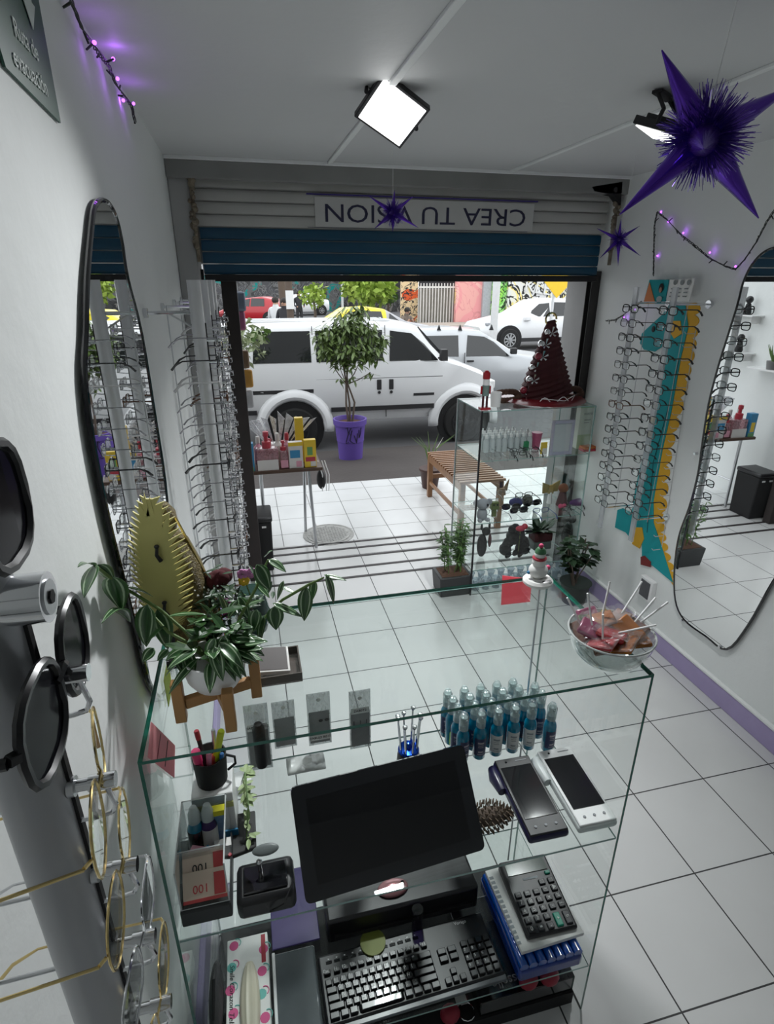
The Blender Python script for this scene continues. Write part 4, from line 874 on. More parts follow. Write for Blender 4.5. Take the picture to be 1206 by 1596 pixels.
gp = thing('gift_pack', 'large clear gift pack with white label and red lid on the goods table', 'gift pack', (.085, 3.99, tz))
M().bb(.01, .165, 3.945, 4.03, tz, tz+.155).build('clear_box', glassy('pinkish_clear_wrap', (.75, .55, .58), 1.2, .08, body=(.45, .25, .28), bodyfac=.45), gp, bevel=.012)
M().bb(.015, .16, 3.942, 3.945, tz, tz+.075).build('label_card', cw_, gp, smooth=False)
M().lathe([(.03, .155), (.03, .2), (.014, .205), (.014, .235), (.02, .24), (.02, .27), (.004, .275)], (.085, 3.985, tz), 16).build('bottle_top', cr_, gp)
gp = thing('gift_pack', 'smaller clear gift pack with pink label between the cartons', 'gift pack', (.20, 3.99, tz))
M().bb(.175, .23, 3.95, 4.03, tz, tz+.13).build('clear_box', bpy.data.materials['pinkish_clear_wrap'], gp, bevel=.01); M().bb(.178, .228, 3.947, 3.95, tz+.01, tz+.065).build('label_card', cp_, gp, smooth=False)
M().lathe([(.02, .13), (.02, .155), (.008, .16), (.008, .18), (.015, .185), (.012, .2)], (.20, 3.985, tz), 14).build('bottle_top', cr_, gp)
for i, (x, y, h, m, l_) in enumerate(((.03, 4.14, .2, cp_, 'pink'), (.11, 4.17, .17, cr_, 'dark red'), (.17, 4.13, .22, cw_, 'white'), (.24, 4.16, .21, cp_, 'pale pink'), (-.04, 4.12, .24, cw_, 'cream'))):
    b = thing('bottle', '%s lotion bottle, %s from the left at the table back' % (l_, ORD[(1, 2, 3, 4, 0)[i]]), 'bottle', (x, y, tz)); M().lathe([(.03, 0), (.032, .01), (.032, h*.6), (.014, h*.7), (.012, h*.75)], (x, y, tz), 16).build('bottle_body', m, b); M().lathe([(.016, h*.75), (.016, h*.95), (.012, h)], (x, y, tz), 12).build('cap', cr_ if i % 2 else cw_, b)
fl = M(); 
cel = thing('gift_bag', 'bunch of clear cellophane gift wrap standing at the back of the goods table', 'gift bag', (.19, 4.24, tz))
for i in range(9):
    a = -.8+i*.2; fl.prism([(.19+.02*(i-4), 4.22, tz+.1), (.19+.02*(i-4)+.22*sin(a), 4.20+.02*(i % 3), tz+.36-.02*abs(i-4)), (.19+.02*(i-4)+.22*sin(a)+.05, 4.23, tz+.30)], (.001, .002, 0))
fl.build('cellophane', glassy('cellophane', (.85, .86, .88), 2.5, .12, body=(.8, .8, .82), bodyfac=.35), cel, smooth=False)
M().bb(.12, .26, 4.19, 4.28, tz, tz+.12).build('gift_base', cw_, cel, bevel=.01)
# bag hanging from the right table edge
hb = thing('hanging_bag', 'dark shoe-like pouch with white straps hanging off the goods table', 'bag', (.47, 4.1, .42))
M().sph((.475, 4.10, .50), (.035, .06, .075), 12, 8).build('pouch', MT['matblack'], hb)
for dx in (-.01, .02, .04): M().tube([(.46+dx, 4.06, .66), (.49+dx, 4.05, .55), (.485+dx, 4.06, .42)], .004, 5).build('strap', MT['white'], hb)
# black waste bin
def bin_(name, label, x, y, w, d, h):
    t = thing(name, label, 'bin', (x, y, 0)); M().box((x, y, h*.45), (w, d, h*.9), None, 1.08).build('bin_body', MT['matblack'], t, bevel=.01)
    M().box((x, y-.005, h*.94), (w*1.16, d*1.16, h*.09)).build('lid', MT['black'], t, bevel=.012)
    M().bb(x-w*.30, x-w*.12, y-d*.56, y-d*.54, h*.80, h*.83).build('white_clasp', MT['white'], t); M().bb(x+w*.15, x+w*.32, y-d*.56, y-d*.54, h*.80, h*.83).build('white_clasp', MT['white'], t)
bin_('waste_bin', 'black plastic waste bin with lid by the left of the doorway', -.02, 3.77, .17, .22, .42)
# goods hanging on the left door edge outside
hg = [(372, 470, 'blue_grey', (.25, .3, .4), 'grey blue'), (372, 500, 'magenta', (.5, .15, .3), 'magenta'), (378, 560, 'brown', (.25, .15, .08), 'brown'), (384, 590, 'orange', (.7, .35, .05), 'orange'), (385, 622, 'white_bag', (.6, .6, .62), 'white')]
for i, (px, py, nm, c_, ad) in enumerate(hg):
    p = ay(px, py, 3.72); t = thing('hanging_package', '%s package hanging outside the left door post' % ad, 'package', p)
    M().box(p, (.075, .05, .11), RZ(.2)).build('packet', mat('packet_'+nm, c_, .5, var=.3), t, bevel=.012); M().cyl(p+V((0, 0, .05)), (p.x, 3.72, p.z+.10), .002, seg=5).build('loop', MT['white'], t)

# ------------------------------------------------------------------ shelves and items on the left wall outside (seen in the right mirror)
for i, z in enumerate((1.30, 1.62)):
    sf = thing('wall_shelf', '%s white wall shelf outside, seen only in the right mirror' % ('lower', 'upper')[i], 'shelf', (XL+.06, 4.5, z)); M().bb(XL, XL+.13, 4.32, 4.68, z-.012, z).build('shelf_board', MT['white'], sf, bevel=.002)
    for y in (4.36, 4.64): M().bb(XL, XL+.10, y-.004, y+.004, z-.07, z-.012).build('shelf_bracket', MT['white'], sf)
    t = thing('figurine', 'small dark round-headed figurine on the %s white shelf in the mirror' % ('lower', 'upper')[i], 'figurine', (XL+.07, 4.45, z)); M().lathe([(.03, 0), (.035, .02), (.02, .09), (.012, .1)], (XL+.07, 4.45, z), 14).build('torso', MT['matblack'], t); M().sph((XL+.07, 4.45, z+.125), .032).build('head', MT['black'], t)
cs = thing('potted_plant', 'aloe in a small grey pot on the ledge, seen in the right mirror', 'potted plant', (XL+.08, 4.05, 1.2)); M().bb(XL, XL+.14, 3.9, 4.25, 1.185, 1.2).build('ledge', MT['white'], cs, bevel=.002)
M().lathe([(.04, 0), (.05, .07), (.045, .07), (.01, .06)], (XL+.08, 4.05, 1.2), 16).build('pot', mat('grey_pot', (.2, .2, .2), .7), cs)
for i in range(8):
    a = i*.8; M().tube([(XL+.08, 4.05, 1.26), (XL+.08+.03*cos(a), 4.05+.04*sin(a), 1.33), (XL+.08+.05*cos(a), 4.05+.08*sin(a), 1.40)], [.008, .006, .001], 6).build('leaf', LEAFD, cs)

# ------------------------------------------------------------------ glass display cabinet by the door at the right
gx0, gx1, gy0, gy1, gh = 1.285, 2.020, 3.02, 3.42, 1.205
gc = thing('glass_cabinet', 'glass display cabinet full of glasses and toys beside the right wall', 'display cabinet', ((gx0+gx1)/2, (gy0+gy1)/2, 0))
GL = [MT['glass'], MT['lightedge']]
T = .006
def pn(nm, *a, par=gc, mm=GL): return M().pane(*a).build(nm, mm, par, smooth=False)
pn('top_pane', gx0, gx1, gy0, gy1, gh-T, gh); pn('side_pane', gx0, gx0+T, gy0, gy1, 0, gh-T); pn('side_pane', gx1-T, gx1, gy0, gy1, 0, gh-T); pn('back_pane', gx0+T, gx1-T, gy1-T, gy1, 0, gh-T)
pn('front_pane', gx0+T, gx1-T, gy0, gy0+T, 0, gh-T)
SHZ = (.175, .50, .905)
for z in SHZ: pn('shelf_pane', gx0+T, gx1-T, gy0+T, gy1-T, z-T, z)
M().bb(gx0-.004, gx0+.006, gy0-.004, gy0+.004, 0, gh).build('corner_strip', MT['black'], gc); M().bb(gx0-.003, gx0+.003, gy1-.003, gy1+.003, 0, gh).build('corner_strip', MT['alu'], gc)
def cx(px, py, y): return ay(px, py, y).x
# on top: pleated red paper tree, wreaths, nutcracker, votive, string
maroon = mat('maroon_paper', (.075, .010, .014), .7, var=.2, scale=20)
xt = cx(848, 600, 3.22); zt_ = gh
th_ = ay(848, 492, 3.22).z-gh
ct = thing('paper_christmas_tree', 'pleated dark red paper christmas tree on the glass cabinet', 'christmas tree', (xt, 3.22, gh))
bw = (cx(893, 628, 3.22)-cx(806, 628, 3.22))/2
tr_ = M(); n = 15; rings = []
for k in range(n+1):
    f = k/n; 
    for e, o_ in ((0, 1.0), (.5, .90)):
        if k == n and e: break
        ff = (k+e)/n; rr_ = bw*(1-ff*.86)*o_; zz = .02+(th_-.05)*ff
        rings.append([V((xt+.0+rr_*cos(2*pi*j/20), 3.22+rr_*.62*sin(2*pi*j/20), gh+zz+rr_*.28*cos(2*pi*j/20))) for j in range(20)])
vs = [p for R_ in rings for p in R_]; fs = [(i*20+j, i*20+(j+1) % 20, (i+1)*20+(j+1) % 20, (i+1)*20+j) for i in range(len(rings)-1) for j in range(20)]
tr_.add(vs, fs); tr_.build('pleated_cone', maroon, ct, smooth=False)
M().lathe([(bw*1.15, 0), (bw*1.35, .015), (bw*1.2, .03), (.01, .03)], (xt, 3.22, gh), 30).build('base_tray', mat('dark_red_tray', (.16, .01, .015), .3, coat=.4), ct)
rn = random.Random(4)
for k in range(7):
    f = k/7; p = V((xt-bw*(1-f*.86)*.93, 3.22-.06+.02*(k % 2), gh+.06+(th_-.08)*f-bw*(1-f)*.25))
    m = (MT['chrome'], mat('red_bauble', (.28, .01, .03), .3, coat=.5) if k == 1 else bpy.data.materials.get('red_bauble', MT['chrome']), MT['chrome'])[k % 3]
    M().sph(p, .022 if k % 3 else .018, 12, 8).build('bauble', m, ct)
    q = M(); 
    for j in range(5): a = j*1.3; q.prism([p+V((.03, 0, -.01)), p+V((.03+.03*cos(a), -.01, .03*sin(a))), p+V((.03+.03*cos(a+.4), -.01, .03*sin(a+.4)))], (0, .002, 0))
    q.build('silver_leaf', MT['chrome'], ct, smooth=False)
M().tube([V((xt+.035*cos(a*.5), 3.22, gh+th_-.02+.035*sin(a*.5))) for a in range(13)], .006, 6).build('top_ring', MT['gold'], ct)
M().tube([V((xt+t_/14*.2-.11, 3.05, gh+.035+.02*sin(t_*.75))) for t_ in range(15)]+[V((xt+.12, 3.06, gh+.06)), V((xt+.05, 3.05, gh+.03)), V((xt-.10, 3.05, gh+.05))], .0025, 5).build('white_cord', MT['white'], ct)
wk = mat('brown_wicker', (.12, .06, .035), .8, bump=.8, col2=(.05, .02, .015), scale=60)
for px, py, rx_, lb in ((790, 612, .075, 'brown woven wreath left of the red paper tree'), (893, 608, .055, 'brown woven wreath right of the red paper tree')):
    t = M(); c = V((cx(px, py, 3.20), 3.20, gh+.045)); 
    for k in range(22):
        a = 2*pi*k/22; t.sph(c+V((rx_*cos(a), .01*sin(a*3), .028*sin(a))), (.024, .02, .019), 7, 5)
    tag(t.build('wreath', wk), lb, 'wreath')
nc = thing('nutcracker', 'small red and white nutcracker figure on the front left corner of the cabinet', 'figurine', (cx(755, 635, 3.07), 3.07, gh)); c = nc.location
M().bb(c.x-.03, c.x+.03, c.y-.02, c.y+.02, gh, gh+.012).build('foot_plate', mat('crimson', (.35, .01, .02), .4), nc)
for s_ in (-1, 1): M().cyl((c.x+s_*.012, c.y, gh+.01), (c.x+s_*.012, c.y, gh+.085), .007, seg=8).build('leg', maroon, nc); M().cyl((c.x+s_*.026, c.y, gh+.09), (c.x+s_*.026, c.y, gh+.135), .006, seg=8).build('arm', bpy.data.materials['crimson'], nc)
M().cyl((c.x, c.y, gh+.08), (c.x, c.y, gh+.14), .021, seg=12).build('torso', mat('teal_grey_coat', (.15, .22, .2), .5), nc); M().cyl((c.x, c.y, gh+.14), (c.x, c.y, gh+.175), .019, seg=12).build('head', MT['white'], nc); M().lathe([(.021, .175), (.021, .21), (.008, .222)], (c.x, c.y, gh), 12).build('hat', bpy.data.materials['crimson'], nc)
c = (cx(772, 628, 3.13), 3.13, gh); t = thing('votive_cup', 'small white cup beside the nutcracker', 'cup', c); M().lathe([(.028, 0), (.034, .085), (.030, .085), (.026, .01), (.001, .01)], c, 18).build('cup', MT['white'], t)
# shelf three (upper): dropper bottles, eyeglasses, frame, boxes
z = SHZ[2]; used = [False]; db = thing('spray_bottle', 'x', 'bottle'); M().lathe([(.017, 0), (.018, .004), (.018, .07), (.009, .082), (.009, .088)], (0, 0, 0), 12).build('bottle_body', mat('milky_plastic', (.62, .66, .68), .3, alpha=.8), db, world=False); M().lathe([(.010, .088), (.010, .105), (.005, .11), (.004, .122)], (0, 0, 0), 10).build('nozzle', MT['white'], db, world=False)
k = 0
for i in range(3):
    for j in range(8-(i == 2)*2):
        instance(db, used, (cx(757+j*9.5, 700, 3.2)+i*.012, 3.20+i*.06, z), 0, 'small clear bottle, %s from left in the %s row, upper cabinet shelf' % (ORD[j], ('front', 'middle', 'back')[i]), 'clear bottles on the upper cabinet shelf'); k += 1
for i, (px, py, kind) in enumerate(((768, 713, 4), (776, 704, 1), (796, 700, 0), (818, 700, 0), (806, 707, 0), (826, 706, 0), (812, 714, 0))):
    p = az(px, py, z); put(kind, (p.x, max(3.07, min(3.3, p.y-.0)), z+.020), pi+.2*sin(i), '# eyeglasses, %s from the left on the upper cabinet shelf' % ORD[i], 'eyeglasses lying in the glass cabinet', scale=.8)
x = cx(821, 690, 3.17); carton('box', 'small green box on the upper cabinet shelf', 'box', x-.016, x+.016, 3.17, 3.2, z, .06, mat('bright_green', (.02, .25, .10), .5)); x = cx(838, 690, 3.18); 
pk = thing('cup', 'pink tapered cup on the upper cabinet shelf', 'cup', (x, 3.2, z)); M().lathe([(.022, 0), (.032, .10), (.034, .10), (.034, .108), (.02, .108)], (x, 3.2, z), 18).build('cup', mat('pink_plastic', (.45, .08, .18), .4), pk)
x = cx(846, 713, 3.08); t = carton('card', 'yellow and white card standing on the upper cabinet shelf', 'card', x-.022, x+.022, 3.08, 3.085, z, .075, cy_, [(.3, 1, .0, .5, cw_, 'printed_panel')])
x = cx(875, 690, 3.045); pf = thing('photo_frame', 'pale lilac frame with a blank white card in the cabinet', 'frame', (x, 3.05, z-.02+.02)); fm = mat('pale_lilac', (.42, .40, .52), .5)
w, h = .075, .215
for a in ((-w, -w+.018, 0, h), (w-.018, w, 0, h), (-w+.018, w-.018, 0, .02), (-w+.018, w-.018, h-.02, h)): M().bb(x+a[0], x+a[1], 3.04, 3.052, z+a[2], z+a[3]).build('frame_bar', fm, pf, bevel=.002)
M().bb(x-w+.018, x+w-.018, 3.047, 3.050, z+.02, z+h-.02).build('blank_card', mat('grey_white_card', (.52, .53, .56), .6), pf, smooth=False)
x = cx(912, 690, 3.13); cgrn = mat('pale_green_print', (.38, .48, .30), .5); t = carton('box', 'tall white and green supplement box in the cabinet', 'box', x-.055, x+.055, 3.14, 3.19, z, .275, mat('pale_box', (.60, .63, .56), .5), [(0, 1, 0, .33, cgrn, 'green_panel'), (0, 1, .95, 1, cg_, 'green_band'), (.3, .7, .66, .68, mat('grey_ink', (.2, .2, .2), .6), 'text_line'), (.3, .62, .60, .615, bpy.data.materials['grey_ink'], 'text_line')])
q = M(); q.text('nutrii', .028, (0, -.027, .225), (1, 0, 0), (0, 0, 1), .0004); q.build('lettering', bpy.data.materials['grey_ink'], t, world=False, smooth=False)
for i in range(2): tag(M().box((x+.01-.0*i, 3.09, z+.008+.016*i), (.12, .06, .015), RZ(.15*i)).build('box', cr_ if i == 0 else mat('orange_box', (.5, .14, .03), .5), bevel=.002), ('dark red flat box under the orange one in the cabinet', 'orange flat box lying on the dark red one in the cabinet')[i], 'box')
# middle shelf: toys and sunglasses
z = SHZ[1]
def pxz(px, py, zz): p = az(px, py, zz); return p.x, max(gy0+.04, min(gy1-.04, p.y))
def toy(label, cat, x, y, z, parts):
    t = thing(parts[0], label, cat, (x, y, z))
    for nm, kind, c, r_, m in parts[1:]:
        q = M(); c = (x+c[0], y+c[1], z+c[2])
        if kind == 's': q.sph(c, r_, 12, 8)
        elif kind == 'c': q.lathe([(r_[0], 0), (r_[1], r_[2])], c, 12)
        elif kind == 'b': q.box(c, r_, None, .85)
        elif kind == 't': q.prism([(c[0]+a, c[1], c[2]+b) for a, b in r_], (0, .012, 0))
        q.build(nm, m, t, bevel=.003 if kind in 'bt' else 0)
    return t
plush = mat('grey_plush', (.30, .31, .34), .9, bump=.5, scale=60); tan = mat('tan_cork', (.30, .20, .12), .8); olive = mat('olive_paint', (.10, .13, .03), .6); straw = mat('straw_gold', (.34, .26, .10), .7)
x, y = pxz(748, 812, z)
toy('grey plush cartoonish toy with big ears on the middle cabinet shelf', 'plush toy', x+.01, y, z, ['plush_toy', ('torso', 's', (0, 0, .045), (.035, .03, .045), plush), ('head', 's', (0, -.005, .115), (.04, .035, .036), plush), ('ear', 's', (-.042, 0, .125), (.022, .01, .022), plush), ('ear', 's', (.042, 0, .125), (.022, .01, .022), plush), ('eye', 's', (.018, -.035, .118), .009, MT['glossblack']), ('leg', 's', (-.02, -.02, .012), (.014, .022, .012), plush), ('leg', 's', (.03, -.02, .014), (.018, .022, .012), plush)])
x, y = pxz(782, 790, z)
toy('tan butterfly-shaped glasses holder wearing thin glasses', 'glasses holder', x, 3.28, z, ['glasses_holder', ('stand', 'b', (0, 0, .045), (.03, .03, .09), tan), ('face', 'b', (0, 0, .10), (.055, .02, .05), tan), ('wing', 't', (0, 0, .10), [(-.015, 0), (-.06, .07), (-.02, .05)], tan), ('wing', 't', (0, 0, .10), [(.01, .02), (.05, .085), (.04, 0)], tan)])
put(1, (x, 3.262, z+.105), pi, '# eyeglasses worn by the tan holder in the cabinet', 'eyeglasses lying in the glass cabinet', scale=.8)
x, y = pxz(773, 808, z)
toy('olive green block figure holder on the middle cabinet shelf', 'figurine', x, 3.12, z, ['figurine', ('head', 'b', (0, 0, .075), (.055, .035, .05), olive), ('torso', 'b', (0, 0, .025), (.028, .025, .05), olive), ('eye', 's', (.012, -.02, .085), .006, MT['matblack']), ('eye', 's', (-.012, -.02, .085), .006, MT['matblack'])])
x = cx(818, 770, 3.2)
toy('navy blue reclining holder wearing round black glasses', 'glasses holder', x, 3.25, z, ['glasses_holder', ('torso', 's', (-.03, 0, .03), (.055, .03, .03), mat('navy_fabric', (.02, .025, .16), .8)), ('head', 's', (.045, -.005, .04), (.038, .03, .04), mat('striped_grey_fabric', (.12, .12, .09), .8, var=.5, scale=50)), ('base', 's', (.09, 0, .015), (.03, .02, .015), bpy.data.materials['navy_fabric']), ('nose', 's', (.02, -.03, .06), .012, bpy.data.materials['striped_grey_fabric'])])
put(0, (x+.0, 3.215, z+.09), pi, '# round eyeglasses worn by the navy holder in the cabinet', 'eyeglasses lying in the glass cabinet')
x = cx(864, 765, 3.2)
toy('gold straw bow-shaped figure on the middle cabinet shelf', 'figurine', x, 3.25, z, ['figurine', ('stem', 'c', (0, 0, 0), (.018, .012, .08), MT['white']), ('face', 'b', (0, 0, .10), (.04, .02, .06), straw), ('wing', 't', (0, 0, .10), [(-.01, -.02), (-.055, -.03), (-.06, .05), (-.01, .03)], straw), ('wing', 't', (0, 0, .10), [(.01, -.02), (.055, -.02), (.07, .06), (.01, .03)], straw)])
x = cx(905, 780, 3.15)
toy('purple dressed doll lying on its side on the middle cabinet shelf', 'doll', x, 3.15, z, ['doll', ('dress', 's', (0, 0, .03), (.085, .028, .026), mat('purple_fabric', (.11, .02, .17), .7)), ('head', 's', (.085, 0, .075), (.024, .022, .026), SKIN), ('hair_bun', 's', (.09, .008, .10), (.022, .02, .018), HAIR), ('leg', 's', (.10, -.01, .02), (.012, .012, .03), MT['matblack'])])
x = cx(884, 755, 3.16)
toy('reddish brown round-headed doll behind the purple doll', 'doll', x, 3.20, z, ['doll', ('head', 's', (0, 0, .12), (.035, .03, .032), mat('auburn_wool', (.22, .07, .03), .9)), ('torso', 'c', (0, 0, 0), (.04, .02, .1), maroon)])
x, y = pxz(872, 790, z); toy('small bright pink bow on the middle cabinet shelf', 'bow', x, 3.14, z, ['bow', ('loop', 's', (-.014, 0, .018), (.016, .01, .016), mat('hot_pink', (.6, .05, .15), .5)), ('loop', 's', (.014, 0, .018), (.016, .01, .016), bpy.data.materials['hot_pink']), ('knot', 's', (0, -.005, .018), .008, bpy.data.materials['hot_pink'])])
SUN = glasses('sunglasses', 'x', GB, MT['darklens'], .0024, .027, .021, cat='sunglasses', fold=1); sused = [False]
for i, (px, py) in enumerate(((796, 795), (808, 800), (829, 789), (797, 868), (815, 866))):
    zz = SHZ[1] if i < 3 else SHZ[0]; p = az(px, py, zz); instance(SUN, sused, (p.x, max(3.07, min(3.32, p.y)), zz+.024), pi+.15*(i-1), '%s sunglasses from the left on the %s cabinet shelf' % (ORD[i % 3], 'middle' if i < 3 else 'lower'), 'sunglasses in the glass cabinet')
p = az(840, 798, SHZ[1]); put(6, (p.x, 3.1, SHZ[1]+.02), pi, 'pink rimmed eyeglasses at the front of the middle cabinet shelf', 'eyeglasses lying in the glass cabinet', scale=.9)
for i, px in enumerate((880, 890)): p = az(px, 792, SHZ[1]); put(0, (p.x+.02*i, 3.09+.1*i, SHZ[1]+.02), pi, '# eyeglasses, %s of two near the purple doll' % ('left', 'right')[i], 'eyeglasses lying in the glass cabinet', scale=.8)
x = cx(745, 780, 3.3)
for i in range(2): put(1, (x+.03*i, 3.30-.14*i, SHZ[1]+.02+.0*i), pi+.3, '# eyeglasses, %s of two at the left end of the middle shelf' % ('rear', 'front')[i], 'eyeglasses lying in the glass cabinet')
# lower shelf: dark decorations
z = SHZ[0]
x = cx(800, 860, 3.2)
q = M(); rn = random.Random(8)
for i in range(26): a = rn.uniform(0, pi); q.sph((x+.085*cos(a)*rn.uniform(.5, 1), 3.2, z+.02+.17*sin(a)*rn.uniform(.5, 1)), rn.uniform(.03, .045), 8, 6)
tag(q.build('dark_wig_display', mat('black_fibre', (.01, .01, .01), .9, bump=.8)), 'round fuzzy black cushion-like display on the lower cabinet shelf', 'display stand')
for px, lb, s_ in ((750, 'dark antlered figurine at the left end of the lower cabinet shelf', 1), (880, 'tall black leaning figure at the right end of the lower cabinet shelf', 1.15)):
    x = cx(px, 860, 3.2); toy(lb, 'figurine', x, 3.2, z, ['figurine', ('torso', 's', (0, 0, .085*s_), (.035*s_, .03, .085*s_), MT['matblack']), ('head', 's', (.02, -.01, .19*s_), (.03, .025, .03), MT['matblack']), ('horn', 's', (.045, 0, .225*s_), (.008, .008, .03), MT['matblack']), ('horn', 's', (-.01, 0, .22*s_), (.008, .008, .025), MT['matblack']), ('arm', 's', (.05, -.01, .12*s_), (.012, .012, .05), maroon)])
pl = thing('poinsettia', 'leafy plant with a dark red pot on the lower cabinet shelf', 'plant', (cx(838, 860, 3.25), 3.25, z)); x = pl.location.x
M().bb(x-.06, x+.07, 3.2, 3.3, z, z+.06).build('planter', mat('grey_green_box', (.10, .12, .11), .6), pl, bevel=.006); M().bb(x-.062, x+.072, 3.195, 3.3, z+.06, z+.125).build('red_band', maroon, pl, bevel=.01)
q = M(); rn = random.Random(9)
for i in range(26): leafm(q, (x+rn.uniform(-.05, .05), 3.25, z+.12), (rn.gauss(0, 1), rn.gauss(0, .5), rn.uniform(.1, 1)), rn.uniform(.09, .15), .022)
q.build('foliage', mat('dark_leaf', (.025, .06, .025), .4), pl, smooth=False)
toy('small red flower on the lower cabinet shelf top', 'flower', cx(806, 830, 3.2), 3.16, z+.20, ['silk_flower', ('petals', 's', (0, 0, .0), (.035, .02, .02), mat('coral_red', (.55, .05, .08), .6)), ('petals', 's', (.03, 0, .012), (.02, .02, .02), bpy.data.materials['coral_red']), ('stem', 'c', (0, .0, -.2), (.003, .003, .2), olive)])
# rows of glass tumblers in the foot of the cabinet
gu = [False]; gt = thing('drinking_glass', 'x', 'glass'); M().lathe([(.022, 0), (.026, .006), (.018, .03), (.024, .065), (.03, .08), (.028, .08), (.022, .066), (.015, .03), (.001, .012)], (0, 0, 0), 14).build('glass_body', glassy('tumbler_glass', (.80, .86, .90), 3.0, .05, body=(.5, .55, .6), bodyfac=.25), gt, world=False)
for i in range(10):
    for j in range(2):
        instance(gt, gu, (gx0+.06+i*.072, gy0+.06+j*.09, 0.0), 0, 'clear tumbler, %s from left in the %s row on the cabinet floor' % (ORD[i], ('front', 'back')[j]), 'glass tumblers in the foot of the cabinet')

# ------------------------------------------------------------------ floor plants beside the cabinet
pb = thing('potted_plant', 'bushy green plant in a black rectangular planter left of the cabinet', 'potted plant', (1.17, 3.13, 0))
pb_x0, pb_x1 = cx(688, 925, 3.02), cx(733, 925, 3.02)
M().box(((pb_x0+pb_x1)/2+.0, 3.11, .07), (pb_x1-pb_x0, .16, .14), None, 1.12).build('planter_box', mat('dark_planter', (.03, .033, .035), .5), pb, bevel=.006)
M().bb(pb_x0+.01, pb_x1-.01, 3.04, 3.18, .135, .142).build('soil', bpy.data.materials['soil'], pb)
q = M(); rn = random.Random(21)
for i in range(14):
    x0 = (pb_x0+pb_x1)/2+rn.uniform(-.06, .06); y0 = 3.11+rn.uniform(-.04, .04); top = V((x0+rn.uniform(-.06, .05), y0+rn.uniform(-.05, .05), rn.uniform(.36, .52)))
    M().tube([(x0, y0, .13), tuple((V((x0, y0, .13))+top)/2+V((.01, 0, 0))), tuple(top)], .003, 5).build('stem', LEAFD, pb)
    for k in range(30):
        f = rn.uniform(.2, 1.05); p = V((x0, y0, .14)).lerp(top, f); leafm(q, p, (rn.gauss(0, 1), rn.gauss(0, 1), rn.uniform(-.4, .6)), rn.uniform(.03, .05), .010)
q.build('foliage', mat('basil_leaf', (.06, .14, .04), .5, col2=(.12, .22, .07), scale=20), pb, smooth=False)
p2 = thing('potted_plant', 'dark broad-leaved plant in a round pot by the right wall', 'potted plant', (1.90, 2.80, 0))
M().lathe([(.07, 0), (.09, .13), (.1, .14), (.085, .14), (.01, .12)], (1.90, 2.80, 0), 22).build('pot', mat('dark_green_pot', (.02, .03, .025), .5), p2)
q = M(); rn = random.Random(31)
for i in range(8):
    x0, y0 = 1.9+rn.uniform(-.03, .03), 2.8+rn.uniform(-.03, .03); top = V((x0+rn.uniform(-.12, .10), y0+rn.uniform(-.1, .1), rn.uniform(.28, .50)))
    M().tube([(x0, y0, .12), tuple(top)], .004, 5).build('stem', BARK, p2)
    for k in range(15): p = V((x0, y0, .14)).lerp(top, rn.uniform(.4, 1.05)); leafm(q, p, (rn.gauss(0, 1), rn.gauss(0, 1), rn.uniform(-.3, .5)), rn.uniform(.05, .08), .024)
q.build('foliage', bpy.data.materials['dark_leaf'], p2, smooth=False)
# ------------------------------------------------------------------ the glass counter
KX0, KX1, KY0, KY1, KZ = -.236, .760, .805, 1.245, 1.15
S1, S2 = .678, .195
ct_ = thing('glass_counter', 'clear glass counter with green edges in the foreground', 'counter', ((KX0+KX1)/2, (KY0+KY1)/2, 0))
GE2 = [MT['glass'], MT['glassedge']]; GE3 = [MT['glass'], MT['lightedge']]
T = .006
pn('top_pane', KX0, KX1, KY0, KY1, KZ-.007, KZ, par=ct_, mm=GE2)
pn('side_pane', KX0, KX0+T, KY0, KY1, .0, KZ-.007, par=ct_, mm=GE2); pn('side_pane', KX1-T, KX1, KY0, KY1, .0, KZ-.007, par=ct_, mm=GE2)
pn('back_pane', KX0+T, KX1-T, KY1-T, KY1, .0, KZ-.007, par=ct_, mm=GE3)
pn('shelf_pane', KX0+T, KX1-T, KY0+.002, KY1-T-.002, S1-T, S1, par=ct_, mm=GE3)
pn('shelf_pane', KX0+T, KX1-T, KY0+.002, KY1-T-.002, S2-T, S2, par=ct_, mm=GE3)
M().cyl((KX1-.032, KY1-.012, .05), (KX1-.032, KY1-.012, KZ-.007), .003, seg=8).build('back_post', MT['alu'], ct_)
M().bb(KX0+.01, KX1-.02, KY0+.02, KY1-.02, .0, .05).build('plinth', MT['matblack'], ct_)

def frame2(z, tl, tr, bl):
    a, b, c = az(*tl, z), az(*tr, z), az(*bl, z); x = (b-a); w = x.length; x.normalize(); y = V((0, 0, 1)).cross(x); h = abs((a-c).dot(y)); o = a-y*h
    return Matrix(((x.x, y.x, 0, o.x), (x.y, y.y, 0, o.y), (x.z, y.z, 1, o.z), (0, 0, 0, 1))), w, h
def lthing(name, label, cat, Tm, group=None):
    t = thing(name, label, cat, Tm.translation, atan2(Tm[1][0], Tm[0][0]), group); return t

